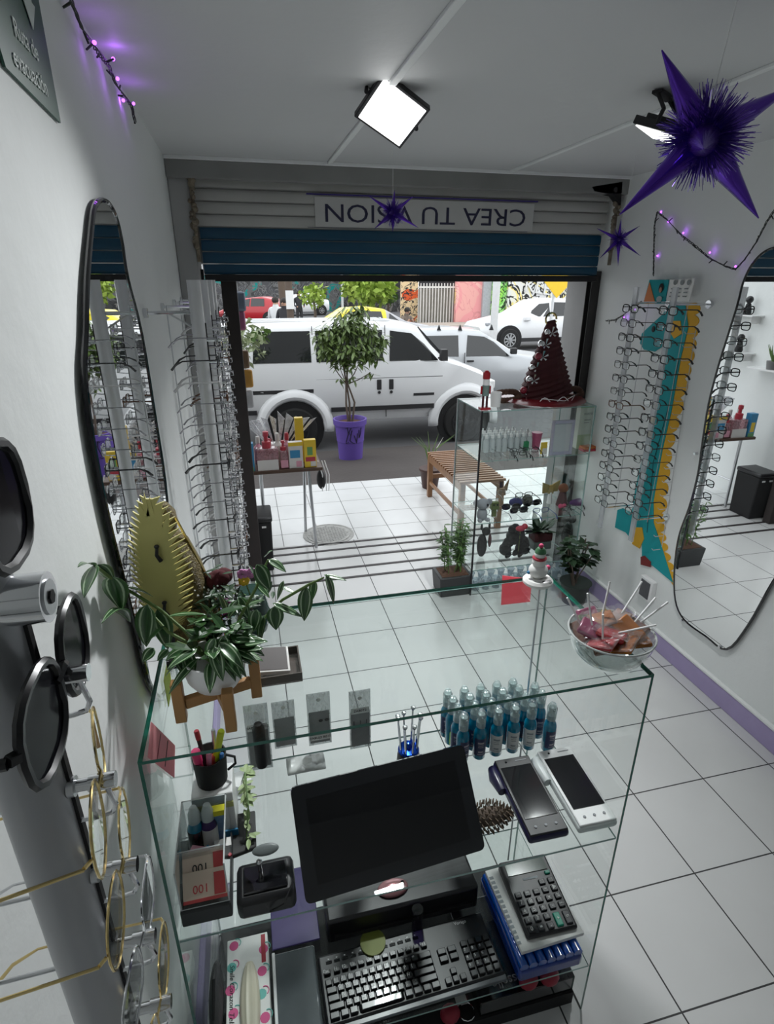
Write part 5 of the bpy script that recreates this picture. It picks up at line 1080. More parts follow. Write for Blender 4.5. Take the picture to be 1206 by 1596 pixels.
# glossy black monitor lying tilted on the shelf
blk = mat('piano_black', (.012, .013, .016), .07, coat=.5, var=.1)
a, b = az(452, 1228, .87), az(722, 1160, .87); c = az(464, 1415, S1+.012); x = (b-a); w = x.length; x.normalize(); d = c-a; d -= x*d.dot(x); h = d.length; d.normalize(); nn = d.cross(x); nn = nn if nn.z > 0 else -nn
mo = thing('monitor', 'large glossy black monitor lying tilted on the upper glass shelf', 'monitor', (a+b+c)/3-V((0, 0, .05)))
pts = []
for (u, v, su, sv) in ((0, 0, 1, 1), (1, 0, -1, 1), (1, 1, -1, -1), (0, 1, 1, -1)):
    r_ = .012; cc = a+x*(w*u+su*r_)+d*(h*v+sv*r_)
    for k in range(4):
        an = {(0, 0): pi, (1, 0): 1.5*pi, (1, 1): 0, (0, 1): .5*pi}[(u, v)]+pi/2*k/3
        pts.append(cc+x*cos(an)*r_+d*sin(an)*r_)
M().prism(pts, -nn*.012).build('screen_panel', blk, mo, ang=60)
M().prism([a+x*.03+d*.03-nn*.0, b-x*.03+d*.03, b-x*.03+d*(h-.03), a+x*.03+d*(h-.03)], nn*.0006).build('screen', mat('dark_screen', (.004, .004, .005), .03, coat=.3, var=0), mo, smooth=False)
mid = (a+b)/2+d*.10-nn*.03; M().bb(mid.x-.05, mid.x+.05, mid.y-.01, mid.y+.03, S1, mid.z).build('stand', MT['black'], mo, bevel=.004)

# blue spray bottles
liq = mat('blue_liquid_bottle', (.0, .27, .46), .08, coat=.8, var=.15, alpha=.90, scale=20)
spb = thing('spray_bottle', 'x', 'bottle'); R0 = .0178
M().lathe([(R0*.9, 0), (R0, .003), (R0, .085), (R0*.8, .096), (.009, .103), (.009, .108)], (0, 0, 0), 22).build('bottle_body', liq, spb, world=False)
lab = M(); lab.sheet([[V((cos(a_)*(R0+.0004), sin(a_)*(R0+.0004), z)) for z in (.016, .074)] for a_ in [radians(-150+120*k/8) for k in range(9)]]); lab.build('label', mat('navy_label', (.03, .04, .12), .4), spb, world=False)
l2 = M()
for zz, ww, hh in ((.060, .6, .006), (.052, .5, .002), (.046, .5, .002), (.030, .45, .005), (.022, .6, .002)):
    l2.sheet([[V((cos(a_)*(R0+.0008), sin(a_)*(R0+.0008), z)) for z in (zz-hh/2, zz+hh/2)] for a_ in [-pi/2-ww/2*1.6+ww*1.6*k/5 for k in range(6)]])
l2.build('label_print', mat('label_print_white', (.5, .45, .5), .5), spb, world=False)
M().lathe([(.0105, .104), (.0125, .106), (.0125, .122), (.0085, .127), (.0075, .135), (.0095, .137), (.0095, .146), (.004, .148)], (0, 0, 0), 16).build('spray_head', mat('translucent_cap', (.62, .70, .70), .25, alpha=.75), spb, world=False)
M().cyl((0, -.009, .141), (0, -.014, .141), .002, seg=8).build('nozzle', bpy.data.materials['translucent_cap'], spb, world=False)
M().lathe([(.0135, .106), (.0135, .147), (.008, .158), (.002, .160)], (0, 0, 0), 18).build('clear_cap', glassy('clear_cap', (.86, .92, .92), 2.2, .05, body=(.7, .75, .75), bodyfac=.18), spb, world=False)
su = [False]
for j in range(4):
    for i in range(6):
        if i == 5 and j > 2: continue
        x_ = .482+i*.0495-j*.004; y_ = 1.118+j*.034-(.02 if i == 5 and j == 0 else 0)
        instance(spb, su, (x_, min(y_, KY1-.028), S1), random.Random(i*7+j).uniform(-.5, .5), 'blue spray bottle, %s from left in the %s row on the glass shelf' % (ORD[i], ('front', 'second', 'third', 'back')[j]), 'blue spray bottles on the counter shelf')
# white labels facing on some front bottles: separate paper tags
# card payment terminals
def terminal(lb, tl, tr, bl, bodym, faceplate, screenm, btnm, zt=S1, bulge=1):
    Tm, w, h = frame2(zt, tl, tr, bl); t = lthing('card_terminal', lb, 'card terminal', Tm)
    q = M(); q.hexa([V(p) for p in ((0, 0, 0), (w, 0, 0), (.0, h, 0), (w, h, 0), (0, 0, .022), (w, 0, .022), (0, h, .032), (w, h, .032))]); q.build('housing', bodym, t, world=False, bevel=.008)
    q = M(); q.hexa([V(p) for p in ((.003, .003, .021), (w-.003, .003, .021), (.003, h-.003, .031), (w-.003, h-.003, .031), (.004, .004, .026), (w-.004, .004, .026), (.004, h-.004, .036), (w-.004, h-.004, .036))]); q.build('face_plate', faceplate, t, world=False, bevel=.002)
    zz = lambda y: .0262+.010*(y/h)
    q = M(); y0, y1 = h*.20, h*.86; q.hexa([V(p) for p in ((.010, y0, zz(y0)), (w-.010, y0, zz(y0)), (.010, y1, zz(y1)), (w-.010, y1, zz(y1)), (.010, y0, zz(y0)+.0012), (w-.010, y0, zz(y0)+.0012), (.010, y1, zz(y1)+.0012), (w-.010, y1, zz(y1)+.0012))]); q.build('screen', screenm, t, world=False, smooth=False)
    for k in range(3): q = M(); x_ = w*(.25+.25*k); y_ = h*.10; q.cyl((x_, y_, zz(y_)), (x_, y_, zz(y_)+.0014), .0035, seg=12); q.build('button', btnm, t, world=False)
    q = M(); q.cyl((w*.3, h*.93, zz(h*.93)), (w*.3, h*.93, zz(h*.93)+.001), .003, seg=12); q.build('camera_dot', MT['glossblack'], t, world=False)
    q = M(); q.tube([V((-.006, h*.62, .016)), V((-.008, h*.80, .018)), V((-.004, h*.94, .018))], [.012, .018, .013], 12); q.build('paper_roll_cover', bodym, t, world=False)
    q = M(); q.bb(w*.55, w*.85, h*.925, h*.935, zz(h*.93), zz(h*.93)+.0008); q.build('printed_logo', btnm, t, world=False)
    return t
terminal('black card payment terminal on the glass shelf', (766, 1200), (822, 1190), (806, 1322), mat('navy_black_body', (.012, .010, .05), .3), MT['black'], MT['glossblack'], mat('grey_button', (.25, .26, .28), .5))
terminal('white card payment terminal right of the black one', (832, 1186), (886, 1176), (884, 1306), mat('white_terminal', (.68, .72, .72), .3), MT['white'], MT['glossblack'], bpy.data.materials['grey_button'])
# pine cone behind the monitor
pc_ = thing('pine_cone', 'brown pine cone lying between the monitor and the black terminal', 'pine cone', az(762, 1285, S1)+V((0, 0, 0))); c = pc_.location+V((0, .0, .028)); q = M()
for i in range(150):
    f = i/150; a_ = i*2.4; r_ = .030*sin(pi*(.12+.85*f)); p = c+V((-.055+.11*f, r_*cos(a_), r_*sin(a_))); dd = V((.35, cos(a_), sin(a_))).normalized(); s_ = dd.cross(V((1, 0, 0))).normalized()*.005
    q.prism([p-s_, p+dd*.010, p+s_], V((.0025, 0, 0)))
o = q.build('scales', mat('cone_scale', (.12, .08, .05), .8, col2=(.04, .03, .02), scale=60), pc_, smooth=False); o['kind'] = 'stuff'
M().sph(c, (.05, .022, .022)).build('core', BARK, pc_)
# screwdriver stand
sd = az(636, 1190, S1); sd.z = S1; st_ = thing('screwdriver_stand', 'round blue and black stand of steel screwdrivers on the glass shelf', 'tool stand', sd)
M().lathe([(.03, 0), (.032, .004), (.03, .035), (.027, .045), (.001, .046)], sd, 26).build('base', MT['black'], st_)
M().lathe([(.026, .045), (.029, .05), (.027, .056), (.010, .058), (.006, .075), (.001, .076)], sd, 26).build('blue_carousel', mat('metallic_blue', (.01, .08, .55), .15, .8), st_)
for k in range(8):
    a_ = 2*pi*k/8+.2; e = sd+V((.022*cos(a_), .022*sin(a_), .05)); u_ = sd+V((.032*cos(a_), .030*sin(a_), .155+.01*sin(k*2)))
    q = M(); q.tube([e, e.lerp(u_, .5), e.lerp(u_, .85), u_], [.0030, .0034, .0022, .003], 8); q.build('handle', MT['chrome'], st_); M().lathe([(.0045, -.003), (.0065, 0), (.0065, .005), (.003, .007)], u_, 12).build('screwdriver_cap', MT['chrome'], st_)
# lime green tool
Tm, w, h = frame2(S1, (664, 1100), (690, 1094), (676, 1178)); tt = lthing('tape_dispenser', 'lime green and black boxy desk tool beside the screwdrivers', 'desk tool', Tm); lime = mat('lime_plastic', (.20, .55, .02), .3)
M().bb(0, w*.9, 0, .075, 0, .055).build('side_shell', lime, tt, world=False, bevel=.008); M().bb(.004, w*.9-.004, -.003, .05, .006, .040).build('black_front', MT['black'], tt, world=False, bevel=.005)
M().bb(.006, w*.9-.006, .012, .068, .055, .058).build('grey_top_label', mat('grey_label', (.35, .37, .38), .4), tt, world=False); M().cyl((w*.45, .035, .057), (w*.45, .035, .060), .009).build('dial', MT['black'], tt, world=False)
for s_ in (.2, .75): M().bb(w*.9*s_-.004, w*.9*s_+.004, -.006, .01, 0, .012).build('foot', MT['white'], tt, world=False)
# hanging bagged cards on the back pane
def bagcard(px, ptop, pbot, w, lb, cm, dark=None, txt=None, yb=KY1-.012, hole=True):
    a, b = ay(px, ptop, yb), ay(px, pbot, yb); t = thing('bagged_card', lb, 'packet', (a.x, yb, b.z)); hh = a.z-b.z
    M().bb(a.x-w/2, a.x+w/2, yb-.0015, yb+.0015, b.z, a.z).build('clear_bag', glassy('clear_bag', (.78, .80, .80), 1.6, .1, body=(.55, .56, .56), bodyfac=.3) if 'clear_bag' not in bpy.data.materials else bpy.data.materials['clear_bag'], t, smooth=False)
    M().bb(a.x-w/2*.88, a.x+w/2*.88, yb-.003, yb-.0018, b.z+hh*.05, b.z+hh*.66).build('card', cm, t, smooth=False)
    M().cyl((a.x, yb-.0018, a.z-hh*.12), (a.x, yb-.003, a.z-hh*.12), .006, seg=12).build('hang_hole', MT['paper'], t)
    if dark: M().lathe([(.001, 0), (.014, .012), (.016, .03), (.016, hh*.62), (.010, hh*.70), (.001, hh*.72)], (a.x+.003, yb-.018, b.z+hh*.08), 16).build('black_case', MT['matblack'], t)
    if txt:
        M().bb(a.x-w*.42, a.x+w*.42, yb-.0036, yb-.003, b.z+hh*(.10 if txt[1] < .4 else .62), b.z+hh*(.20 if txt[1] < .4 else .72)).build('text_strip', MT['paper'], t, smooth=False)
        M().text(txt[0], .0105, (a.x, yb-.0040, b.z+hh*(.15 if txt[1] < .4 else .67)), (1, 0, 0), (0, 0, 1), .0003).build('lettering', MT['matblack'], t, smooth=False)
    return t
gcard = mat('grey_card', (.36, .37, .37), .6, var=.3, scale=14)
bagcard(397, 1098, 1200, .062, 'bagged card with a black case hanging in the counter, leftmost of the row', gcard, dark=True, txt=('ZABUJ3 R012', .7))
bagcard(440, 1093, 1165, .060, 'bagged plain grey card, second of the row hanging in the counter', gcard)
w3 = bagcard(495, 1080, 1160, .063, 'bagged card with printed little sunglasses in the counter', gcard, txt=('ZABUJ3 R012', .15)); c = w3.location
for s_ in (-1, 1): M().sph(c+V((.012+s_*.008, -.0045, .085)), (.006, .001, .005), 10, 6).build('printed_sunglasses', MT['matblack'], w3)
w4 = bagcard(560, 1076, 1165, .060, 'bagged card with three tiny printed tools, rightmost of the row', gcard, txt=('ZAB0T2', .7)); c = w4.location
for k in range(3): M().bb(c.x-.018+k*.018-.001, c.x-.018+k*.018+.001, c.y-.0045, c.y-.003, c.z+.075, c.z+.10).build('printed_tool', MT['matblack'], w4)
p = az(477, 1195, S1); wb_ = thing('plastic_pouch', 'crumpled white pouch in clear plastic behind the monitor', 'pouch', p); q = M(); rn = random.Random(5)
rows = [[V((p.x-.05+.1*i/9, p.y-.028+.056*j/5, S1+.010+.012*rn.random()*(1 if 0 < i < 9 and 0 < j < 5 else 0))) for j in range(6)] for i in range(10)]
q.sheet(rows); q.build('crumpled_pouch', mat('white_cloth_plastic', (.72, .74, .73), .3, coat=.4), wb_, solid=.006)
# pen cup, white box and organiser on the left
pcx, pcy = -.160, 1.058
bx_ = thing('storage_box', 'white box with a yellow and blue stripe under the pen cup', 'box', (-.16, 1.055, S1)); M().bb(-.205, -.115, 1.01, 1.10, S1, S1+.15).build('carton', MT['white'], bx_, bevel=.003); M().bb(-.204, -.116, 1.007, 1.01, S1+.11, S1+.125).build('yellow_stripe', mat('faded_yellow', (.55, .55, .2), .5), bx_, smooth=False); M().bb(-.135, -.113, 1.004, 1.008, S1+.0, S1+.04).build('blue_patch', cb_, bx_)
cup = thing('pen_cup', 'black pen cup on the white box', 'pen cup', (pcx, pcy, S1+.15)); M().lathe([(.034, 0), (.038, .075), (.035, .075), (.032, .006), (.001, .006)], (pcx, pcy, S1+.15), 22).build('cup', MT['matblack'], cup); M().tube([(pcx+.037, pcy, S1+.17), (pcx+.055, pcy, S1+.185), (pcx+.055, pcy, S1+.205), (pcx+.037, pcy, S1+.215)], .003, 8).build('handle', MT['matblack'], cup)
ny, npk, hp = mat('neon_yellow', (.75, .85, .02), .3), mat('neon_pink', (.85, .06, .22), .3), mat('soft_pink', (.75, .28, .42), .3)
def pen(lb, base, top, r_, bodym, capm, capf=.35):
    base, top = V(base), V(top); t = thing('pen', lb, 'pen', base); m_ = base.lerp(top, 1-capf)
    M().tube([base, m_], r_*.85, 10).build('barrel', bodym, t); M().tube([m_, top-(top-base)*.02, top], [r_, r_, r_*.85], 12).build('cap', capm, t)
zc = S1+.16
pen('yellow highlighter leaning right in the pen cup', (pcx, pcy-.005, zc), (pcx+.035, pcy-.01, zc+.135), .008, mat('dark_ink_barrel', (.10, .08, .02), .3), ny, .6)
pen('hot pink highlighter standing left in the pen cup', (pcx-.018, pcy-.012, zc), (pcx-.024, pcy-.02, zc+.10), .010, npk, npk)
pen('pale pink curved pen in front in the pen cup', (pcx-.004, pcy-.02, zc), (pcx+.004, pcy-.022, zc+.09), .006, hp, hp)
pen('red capped pen at the back of the pen cup', (pcx-.01, pcy+.015, zc), (pcx-.022, pcy+.02, zc+.12), .006, MT['matblack'], cr_, .2)
pen('blue ball pen at the right of the pen cup', (pcx+.018, pcy-.01, zc), (pcx+.030, pcy-.015, zc+.075), .005, GU, mat('bright_blue', (.02, .2, .6), .3), .2)
pen('red pen between the highlighters', (pcx+.008, pcy-.006, zc), (pcx+.012, pcy-.01, zc+.07), .006, cr_, mat('coral_pen', (.6, .10, .06), .3))
pen('grey pen at the back right of the pen cup', (pcx+.012, pcy+.014, zc), (pcx+.014, pcy+.02, zc+.115), .005, MT['alu'], MT['alu'])
# sticky notes
def note(lb, pts, m, off, marks=()):
    t = thing('sticky_note', lb, 'sticky note', pts[0]); M().prism(pts, off).build('note', m, t, smooth=False)
    for mk, mm in marks: M().tube(mk, .0008, 4).build('handwriting', mm, t)
    return t
pkn = papery('pink_note', (.95, .42, .46), .3); kx = KX0+T+.004
q0 = [ax(236, 1125, kx), ax(273, 1162, kx), ax(272, 1212, kx), ax(231, 1180, kx)]
note('pink sticky note with writing on the left side pane', q0, pkn, (-.0015, 0, 0), [([q0[0].lerp(q0[1], .3)+V((.001, 0, -.01)), q0[3].lerp(q0[2], .3)+V((.001, 0, .01))], mat('dark_red_ink', (.25, .02, .05), .6)), ([q0[0].lerp(q0[1], .6)+V((.001, 0, -.01)), q0[3].lerp(q0[2], .6)+V((.001, 0, .01))], MT['matblack'])])
q1 = [ay(783, 897, KY1+.003), ay(829, 903, KY1+.003), ay(826, 938, KY1+.003), ay(781, 943, KY1+.003)]
note('coral pink sticky note on the back pane below the snowman', q1, papery('coral_note', (.90, .28, .33), .6), (0, .0015, 0))
# clear organiser with bottles, notes
Tm, w, h = frame2(S1, (275, 1240), (352, 1222), (262, 1400)); og = thing('acrylic_organiser', 'clear plastic organiser box at the left of the glass shelf', 'organiser', (-.165, .90, S1))
S1_ = S1; S1 = S1+.045
tag(M().bb(-.226, -.126, .83, 1.0, S1_+.001, S1-.001).build('flat_case', mat('charcoal_case', (.03, .032, .034), .5), bevel=.004), 'flat charcoal case under the clear organiser', 'case')
OX0, OX1, OY0, OY1, OH = -.224, -.128, .835, 1.005, .11
cl = [glassy('organiser_plastic', (.86, .88, .88), 1.6, .08, body=(.5, .52, .52), bodyfac=.12), mat('plastic_edge', (.6, .63, .63), .2)]
for nm, a in (('side_wall', (OX0, OX0+.003, OY0, OY1, S1, S1+OH)), ('side_wall', (OX1-.003, OX1, OY0, OY1, S1, S1+OH)), ('end_wall', (OX0, OX1, OY1-.003, OY1, S1, S1+OH)), ('divider', (OX0+.003, OX1-.003, .895, .898, S1, S1+OH*.8)), ('base', (OX0+.003, OX1-.003, OY0, OY1-.003, S1, S1+.003))): M().pane(*a).build(nm, cl, og, smooth=False)
zo = S1+.004
for i, (dx, m, l_) in enumerate(((-.020, liq, 'blue liquid bottle leaning in the clear organiser'), (.008, mat('dark_violet_label', (.05, .02, .12), .3), 'grey capped bottle with dark label beside the blue one in the organiser'))):
    t = thing('spray_bottle', l_, 'bottle', (-.175+dx, .95, zo)); c = t.location; R_ = RX(-.15)
    M().lathe([(.014, 0), (.017, .003), (.017, .075), (.012, .088)], c, 20, R_).build('bottle_body', m, t); M().lathe([(.0165, .030), (.0178, .031), (.0178, .070), (.0165, .071)], c, 20, R_, caps=False).build('label', MT['glossblack'] if i == 0 else cw_, t); M().lathe([(.013, .088), (.013, .108), (.007, .125), (.002, .127)], c, 16, R_).build('cap', bpy.data.materials['clear_cap'] if 0 else bpy.data.materials['translucent_cap'], t)
t = thing('packet', 'blue and white packet with a yellow top in the organiser', 'packet', (-.142, .95, zo)); M().bb(-.157, -.131, .962, .977, zo, zo+.10).build('packet_body', mat('blue_lattice', (.30, .42, .52), .4, col2=(.02, .16, .42), scale=120), t, bevel=.002); M().bb(-.158, -.130, .961, .978, zo+.092, zo+.106).build('yellow_top', mat('clear_yellow', (.8, .75, .03), .4), t)
t = thing('sweet_packets', 'jumble of small coloured packets in the organiser', 'packets', (-.155, .915, zo)); q = M(); rn = random.Random(2); q = None
for i in range(8): M().box((-.16+rn.uniform(-.03, .02), .915+rn.uniform(-.012, .02), zo+.010+.006*i), (.035, .02, .005), RZ(rn.uniform(-1, 1))).build('packet', [cr_, cw_, cb_, cp_][i % 4], t)
note100 = mat('banknote_paper', (.75, .66, .52), .7, col2=(.70, .50, .42), scale=25)
for i, (y_, z_, inv) in enumerate(((.885, S1+.055, 0), (.858, S1+.030, 1))):
    t = thing('banknote', ('red and cream 100 banknote in the organiser behind another', 'frontmost red and cream 100 banknote in the organiser')[i], 'banknote', (-.165, y_, S1)); RR = RX(.75)
    nx0, nx1 = -.218, -.132
    q = M(T=Matrix.Translation((-.175, y_, z_)) @ Matrix.Rotation(.85, 4, 'X'))
    q.bb(-.043, .043, -.0015, .0015, -.0, .0) if 0 else q.bb(-.043, .043, -.028, .028, 0, .0012); q.build('note_sheet', note100, t, smooth=False)
    for (x0, x1, y0, y1) in ((-.043, .043, -.028, -.022), (.018, .040, -.02, .02)):
        q = M(T=Matrix.Translation((-.175, y_, z_)) @ Matrix.Rotation(.85, 4, 'X')); q.bb(x0, x1, y0, y1, .0012, .0018); q.build('red_print', mat('note_red', (.60, .08, .08), .6) if 'note_red' not in bpy.data.materials else bpy.data.materials['note_red'], t, smooth=False)
    q = M(T=Matrix.Translation((-.175, y_, z_)) @ Matrix.Rotation(.85, 4, 'X')); q.text('100', .022, (-.008, -.004, .0018), (-1, 0, 0), (0, -1, 0), .0003); q.build('lettering', bpy.data.materials['note_red'] if i else MT['matblack'], t, smooth=False)
S1 = S1_
# dark objects behind the organiser: grey pad, black paper bag, webcam, cable heap
t = thing('paper_bag', 'small dark grey paper bag standing left of the monitor', 'bag', (-.08, .93, S1)); M().prism([az(362, 1275, S1+.01), az(398, 1268, S1+.01), az(400, 1325, S1+.01), az(362, 1340, S1+.01)], (0, 0, .012)).build('bag_body', mat('dark_grey_paper', (.05, .05, .05), .7), t, bevel=.003)
t = thing('white_sheet', 'white papers lying behind the dark bag', 'paper', (-.04, 1.0, S1)); 
bpy.data.objects.remove(t)
p = az(408, 1395, S1); hp_ = thing('label_printer', 'black glossy small machine left of the monitor', 'machine', (p.x-.01, .86, S1)); M().bb(-.115, .005, .815, .905, S1, S1+.055).build('housing', MT['black'], hp_, bevel=.012)
M().bb(-.10, -.01, .83, .89, S1+.055, S1+.06).build('top_panel', MT['glossblack'], hp_, bevel=.004); M().tube([(-.05, .81, S1+.02), (-.02, .80, S1+.05), (.0, .83, S1+.065)], .002, 6).build('cable', MT['matblack'], hp_)
wc = thing('desk_mirror', 'small oval grey mirror on a chrome swivel above the black machine', 'mirror', (-.055, .885, S1+.062)); M().sph((-.05, .885, S1+.105), (.028, .012, .004), 20, 8, RX(.5)).build('oval_plate', mat('flat_grey', (.16, .18, .18), .4), wc); M().sph((-.065, .875, S1+.085), .007).build('swivel', MT['chrome'], wc); M().cyl((-.065, .875, S1+.062), (-.065, .875, S1+.08), .004).build('stem', MT['chrome'], wc)
# vine cutting beside the box
vn = thing('vine_plant', 'thin variegated vine in a small pot behind the organiser', 'plant', (-.105, 1.15, S1)); q = M(); rn = random.Random(44)
M().lathe([(.02, 0), (.026, .04), (.001, .04)], (-.105, 1.15, S1), 14).build('pot', MT['white'], vn)
M().tube([(-.105, 1.15, S1+.03), (-.09, 1.10, S1+.11), (-.085, 1.02, S1+.09), (-.095, .98, S1+.03)], .0018, 5).build('stem', mat('vine_stem', (.15, .25, .08), .6), vn)
for i in range(46): f = rn.random(); p = V((-.09, 1.13-.15*f, S1+.10-.07*f*f)); leafm(q, p, (rn.gauss(0.3, 1), rn.gauss(0, 1), rn.uniform(-.4, .5)), rn.uniform(.018, .03), .006)
q.build('foliage', mat('vine_leaf', (.24, .38, .12), .5, col2=(.45, .5, .30), scale=60), vn, smooth=False)

# ------------------------------------------------------------------ lower shelf of the counter
kb = thing('keyboard', 'x', 'keyboard'); Tm, w, h = frame2(S2+.012, (500, 1492), (742, 1428), (505, 1592)); w = .475; h = .165
kb.location = V((.050, .825, S2)); kb.rotation_euler = (0, 0, .02); kb['label'] = 'black full-size keyboard on the lower glass shelf'
M().bb(0, w, 0, h, 0, .014).build('keyboard_base', MT['black'], kb, world=False, bevel=.006)
M().bb(.0, w, -.012, .004, .0, .009).build('front_edge', mat('grey_edge', (.10, .11, .12), .3), kb, world=False, bevel=.003)
keym = mat('key_plastic', (.014, .014, .016), .28, coat=.2); leg = mat('white_legend', (.82, .82, .82), .5)
ks = .0193; leg_m = M()
rows_ = [('1234567890-=', 4), ('QWERTYUIOP[', 3), ('ASDFGHJKLÑ', 2), ('ZXCVBNM,.-', 1)]
nk = 0
def key(x0, y0, w_, h_=.0160, ch=None):
    global nk
    M().box((x0+w_/2, y0+h_/2, .0185), (w_-.0022, h_, .009), None, .88).build('key', keym, kb, world=False, bevel=.0012); nk += 1
    if ch: leg_m.text(ch, .0108, (x0+w_*.35, y0+h_*.62, .0234), (1, 0, 0), (0, 1, 0), .0002)
gx = .010
for i in range(13): key(gx+i*ks*1.13+(.004 if i else 0), .010+5.45*.0185, ks*1.02, .012, ('Esc' if i == 0 else 'F%d' % i))
for txt_, r_ in rows_:
    off = {4: 1, 3: 1.5, 2: 1.75, 1: 2.25}[r_]; y0 = .010+r_*.0185
    key(gx, y0, ks*off, ch=None)
    for i, ch in enumerate(txt_): key(gx+ks*(off+i), y0, ks, ch=ch)
    rest = 15-off-len(txt_); key(gx+ks*(off+len(txt_)), y0, ks*rest)
for x0, w_ in ((0, 1.4), (1.4, 1.2), (2.6, 1.2), (3.8, 6.2), (10, 1.2), (11.2, 1.3), (12.5, 1.2), (13.7, 1.3)): key(gx+ks*x0, .010, ks*w_)
for i in range(4):
    for j in range(5): 
        key(.382+i*ks*1.12, .010+j*.0185, ks*1.08, ch=(str(j*3+i-2) if i < 3 and 0 < j < 4 else None))
for i in range(3): key(.3115+i*.0205, .010, .0195)
key(.3320, .0285, .0195)
for i in range(2):
    for j in range(2): key(.314+i*.029, .062+j*.0185, .027)
leg_m.build('lettering', leg, kb, world=False, smooth=False)
for k in range(12): M().bb(.02+k*.022, .036+k*.022, .138+0, .146, .0135, .0155).build('media_button', MT['glossblack'], kb, world=False, bevel=.001); M().bb(.026+k*.022, .030+k*.022, .149, .1515, .0135, .0145).build('media_mark', leg, kb, world=False)
M().text('Vorago', .012, (.405, .150, .0142), (1, 0, 0), (0, 1, 0), .0002).build('lettering', leg, kb, world=False, smooth=False)
# blue wipes pack with the calculator
bp_ = thing('wipes_pack', 'blue plastic-wrapped pack of tubes under the calculator', 'pack', (.64, .93, S2)); bl = mat('bright_blue_film', (.0, .10, .55), .15, coat=.8, var=.3, scale=30)
M().bb(.55, .735, .81, 1.08, S2, S2+.045).build('pack_body', mat('deep_blue_film', (.0, .03, .25), .2, coat=.6), bp_, bevel=.01)
for k in range(7): M().tube([(.565+k*.026, .815, S2+.052), (.565+k*.026, .94, S2+.052), (.565+k*.026, 1.07, S2+.052)], .0125, 10).build('blue_tube', bl, bp_)
pp_ = thing('paper_block', 'white printed leaflet pad between the blue pack and the calculator', 'paper', (.64, .95, S2+.066)); zpp = S2+.0665
M().box((.655, .955, zpp+.006), (.185, .23, .012), RZ(.03)).build('pad', MT['paper'], pp_, bevel=.001); 
for k in range(14): M().box((.568, .86+k*.014, zpp+.0125), (.012, .008, .0006), RZ(.03)).build('text_line', mat('fine_grey_print', (.35, .38, .40), .7) if k == 0 else bpy.data.materials['fine_grey_print'], pp_)
Tm, w, h = frame2(.285, (772, 1345), (842, 1326), (820, 1466)); w, h = .148, .205
ca = thing('calculator', 'black desk calculator with a green plus key on the paper pad', 'calculator', (.590, .858, zpp+.0125), -.03)
q = M(); q.hexa([V(p) for p in ((0, 0, 0), (w, 0, 0), (0, h, 0), (w, h, 0), (0, 0, .014), (w, 0, .014), (0, h, .030), (w, h, .030))]); q.build('housing', MT['black'], ca, world=False, bevel=.006)
cz = lambda y: .014+.016*y/h
M().box((w*.5, h*.86, cz(h*.86)+.001), (w*.82, h*.17, .003), RX(.078)).build('display', mat('lcd_green_grey', (.06, .09, .07), .15, coat=.5), ca, world=False)
M().box((w*.5, h*.70, cz(h*.70)+.0005), (w*.30, h*.03, .001), RX(.078)).build('printed_panel', bpy.data.materials['fine_grey_print'], ca, world=False)
gk = mat('green_key', (.0, .28, .18), .35); dkk = mat('dark_key', (.025, .026, .03), .35)
grid = [['0', '00', '.', '+', '='], ['1', '2', '3', '+', '='], ['4', '5', '6', '-', 'MU'], ['7', '8', '9', 'x', '%'], ['M-', 'M+', 'MRC', '÷', '►'], [None, None, None, 'GT', 'CE']]
cl_m = M()
for r_, row in enumerate(grid):
    for c_, ch in enumerate(row):
        if ch is None or (r_ == 1 and c_ >= 3): continue
        x_ = w*(.13+.185*c_); y_ = h*(.075+.108*r_); hh = .016; yy_ = y_
        if r_ == 0 and c_ >= 3: hh = .036; yy_ = y_+.0105
        M().box((x_, yy_, cz(yy_)+.003), (.019, hh, .006), RX(.078), .9).build('key', gk if ch == '+' else dkk, ca, world=False, bevel=.0015)
        cl_m.text(ch, .0145 if len(ch) < 2 else .007, (x_, yy_, cz(yy_)+.0066+.0006), (1, 0, 0), (0, 1, .078), .0003)
M().box((w*.87, h*.725, cz(h*.725)+.003), (.016, .010, .006), RX(.078), .9).build('key', gk, ca, world=False, bevel=.0015)
cl_m.build('lettering', MT['paper'], ca, world=False, smooth=False)
# flamingo box with pale pouch on it, folder, dark bags
fb = thing('patterned_box', 'white box printed with pink and teal flamingos and handwriting-style letters', 'box', (-.135, .94, S2)); fz = S2+.055
M().bb(-.185, -.08, .80+.01, 1.06, S2, fz).build('carton', MT['paper'], fb, bevel=.002)
fpk, ftl = mat('flamingo_pink', (.70, .10, .28), .6), mat('flamingo_teal', (.15, .50, .45), .6)
rn = random.Random(12)
for i in range(9):
    x_ = (-.17, -.095)[i % 2]+rn.uniform(-.006, .006); y_ = .835+.026*i; m_ = fpk if i % 3 else ftl; s_ = .8
    M().lathe([(.001, .0), (.012, .0003), (.001, .0006)], (x_, y_, fz), 12).build('flamingo_body_print', m_, fb)
    M().tube([V((x_+.008, y_, fz+.0008))+V((.010*cos(a_), .010*sin(a_)+.006, 0)) for a_ in [k*.5-1 for k in range(7)]], .0012, 4).build('flamingo_neck_print', ftl if i % 3 else fpk, fb)
M().bb(-.097, -.086, .985, 1.055, fz, fz+.0008).build('red_ribbon_print', cr_, fb)
M().text('Smile Corazon Tela', .017, (-.172, .93, fz+.0006), (0, -1, 0), (1, 0, 0), .0003, shear=.3).build('lettering', MT['matblack'], fb, smooth=False)
pu = thing('ribbed_case', 'cream ribbed elongated case lying on the flamingo box', 'case', (-.13, .90, fz)); rows = []
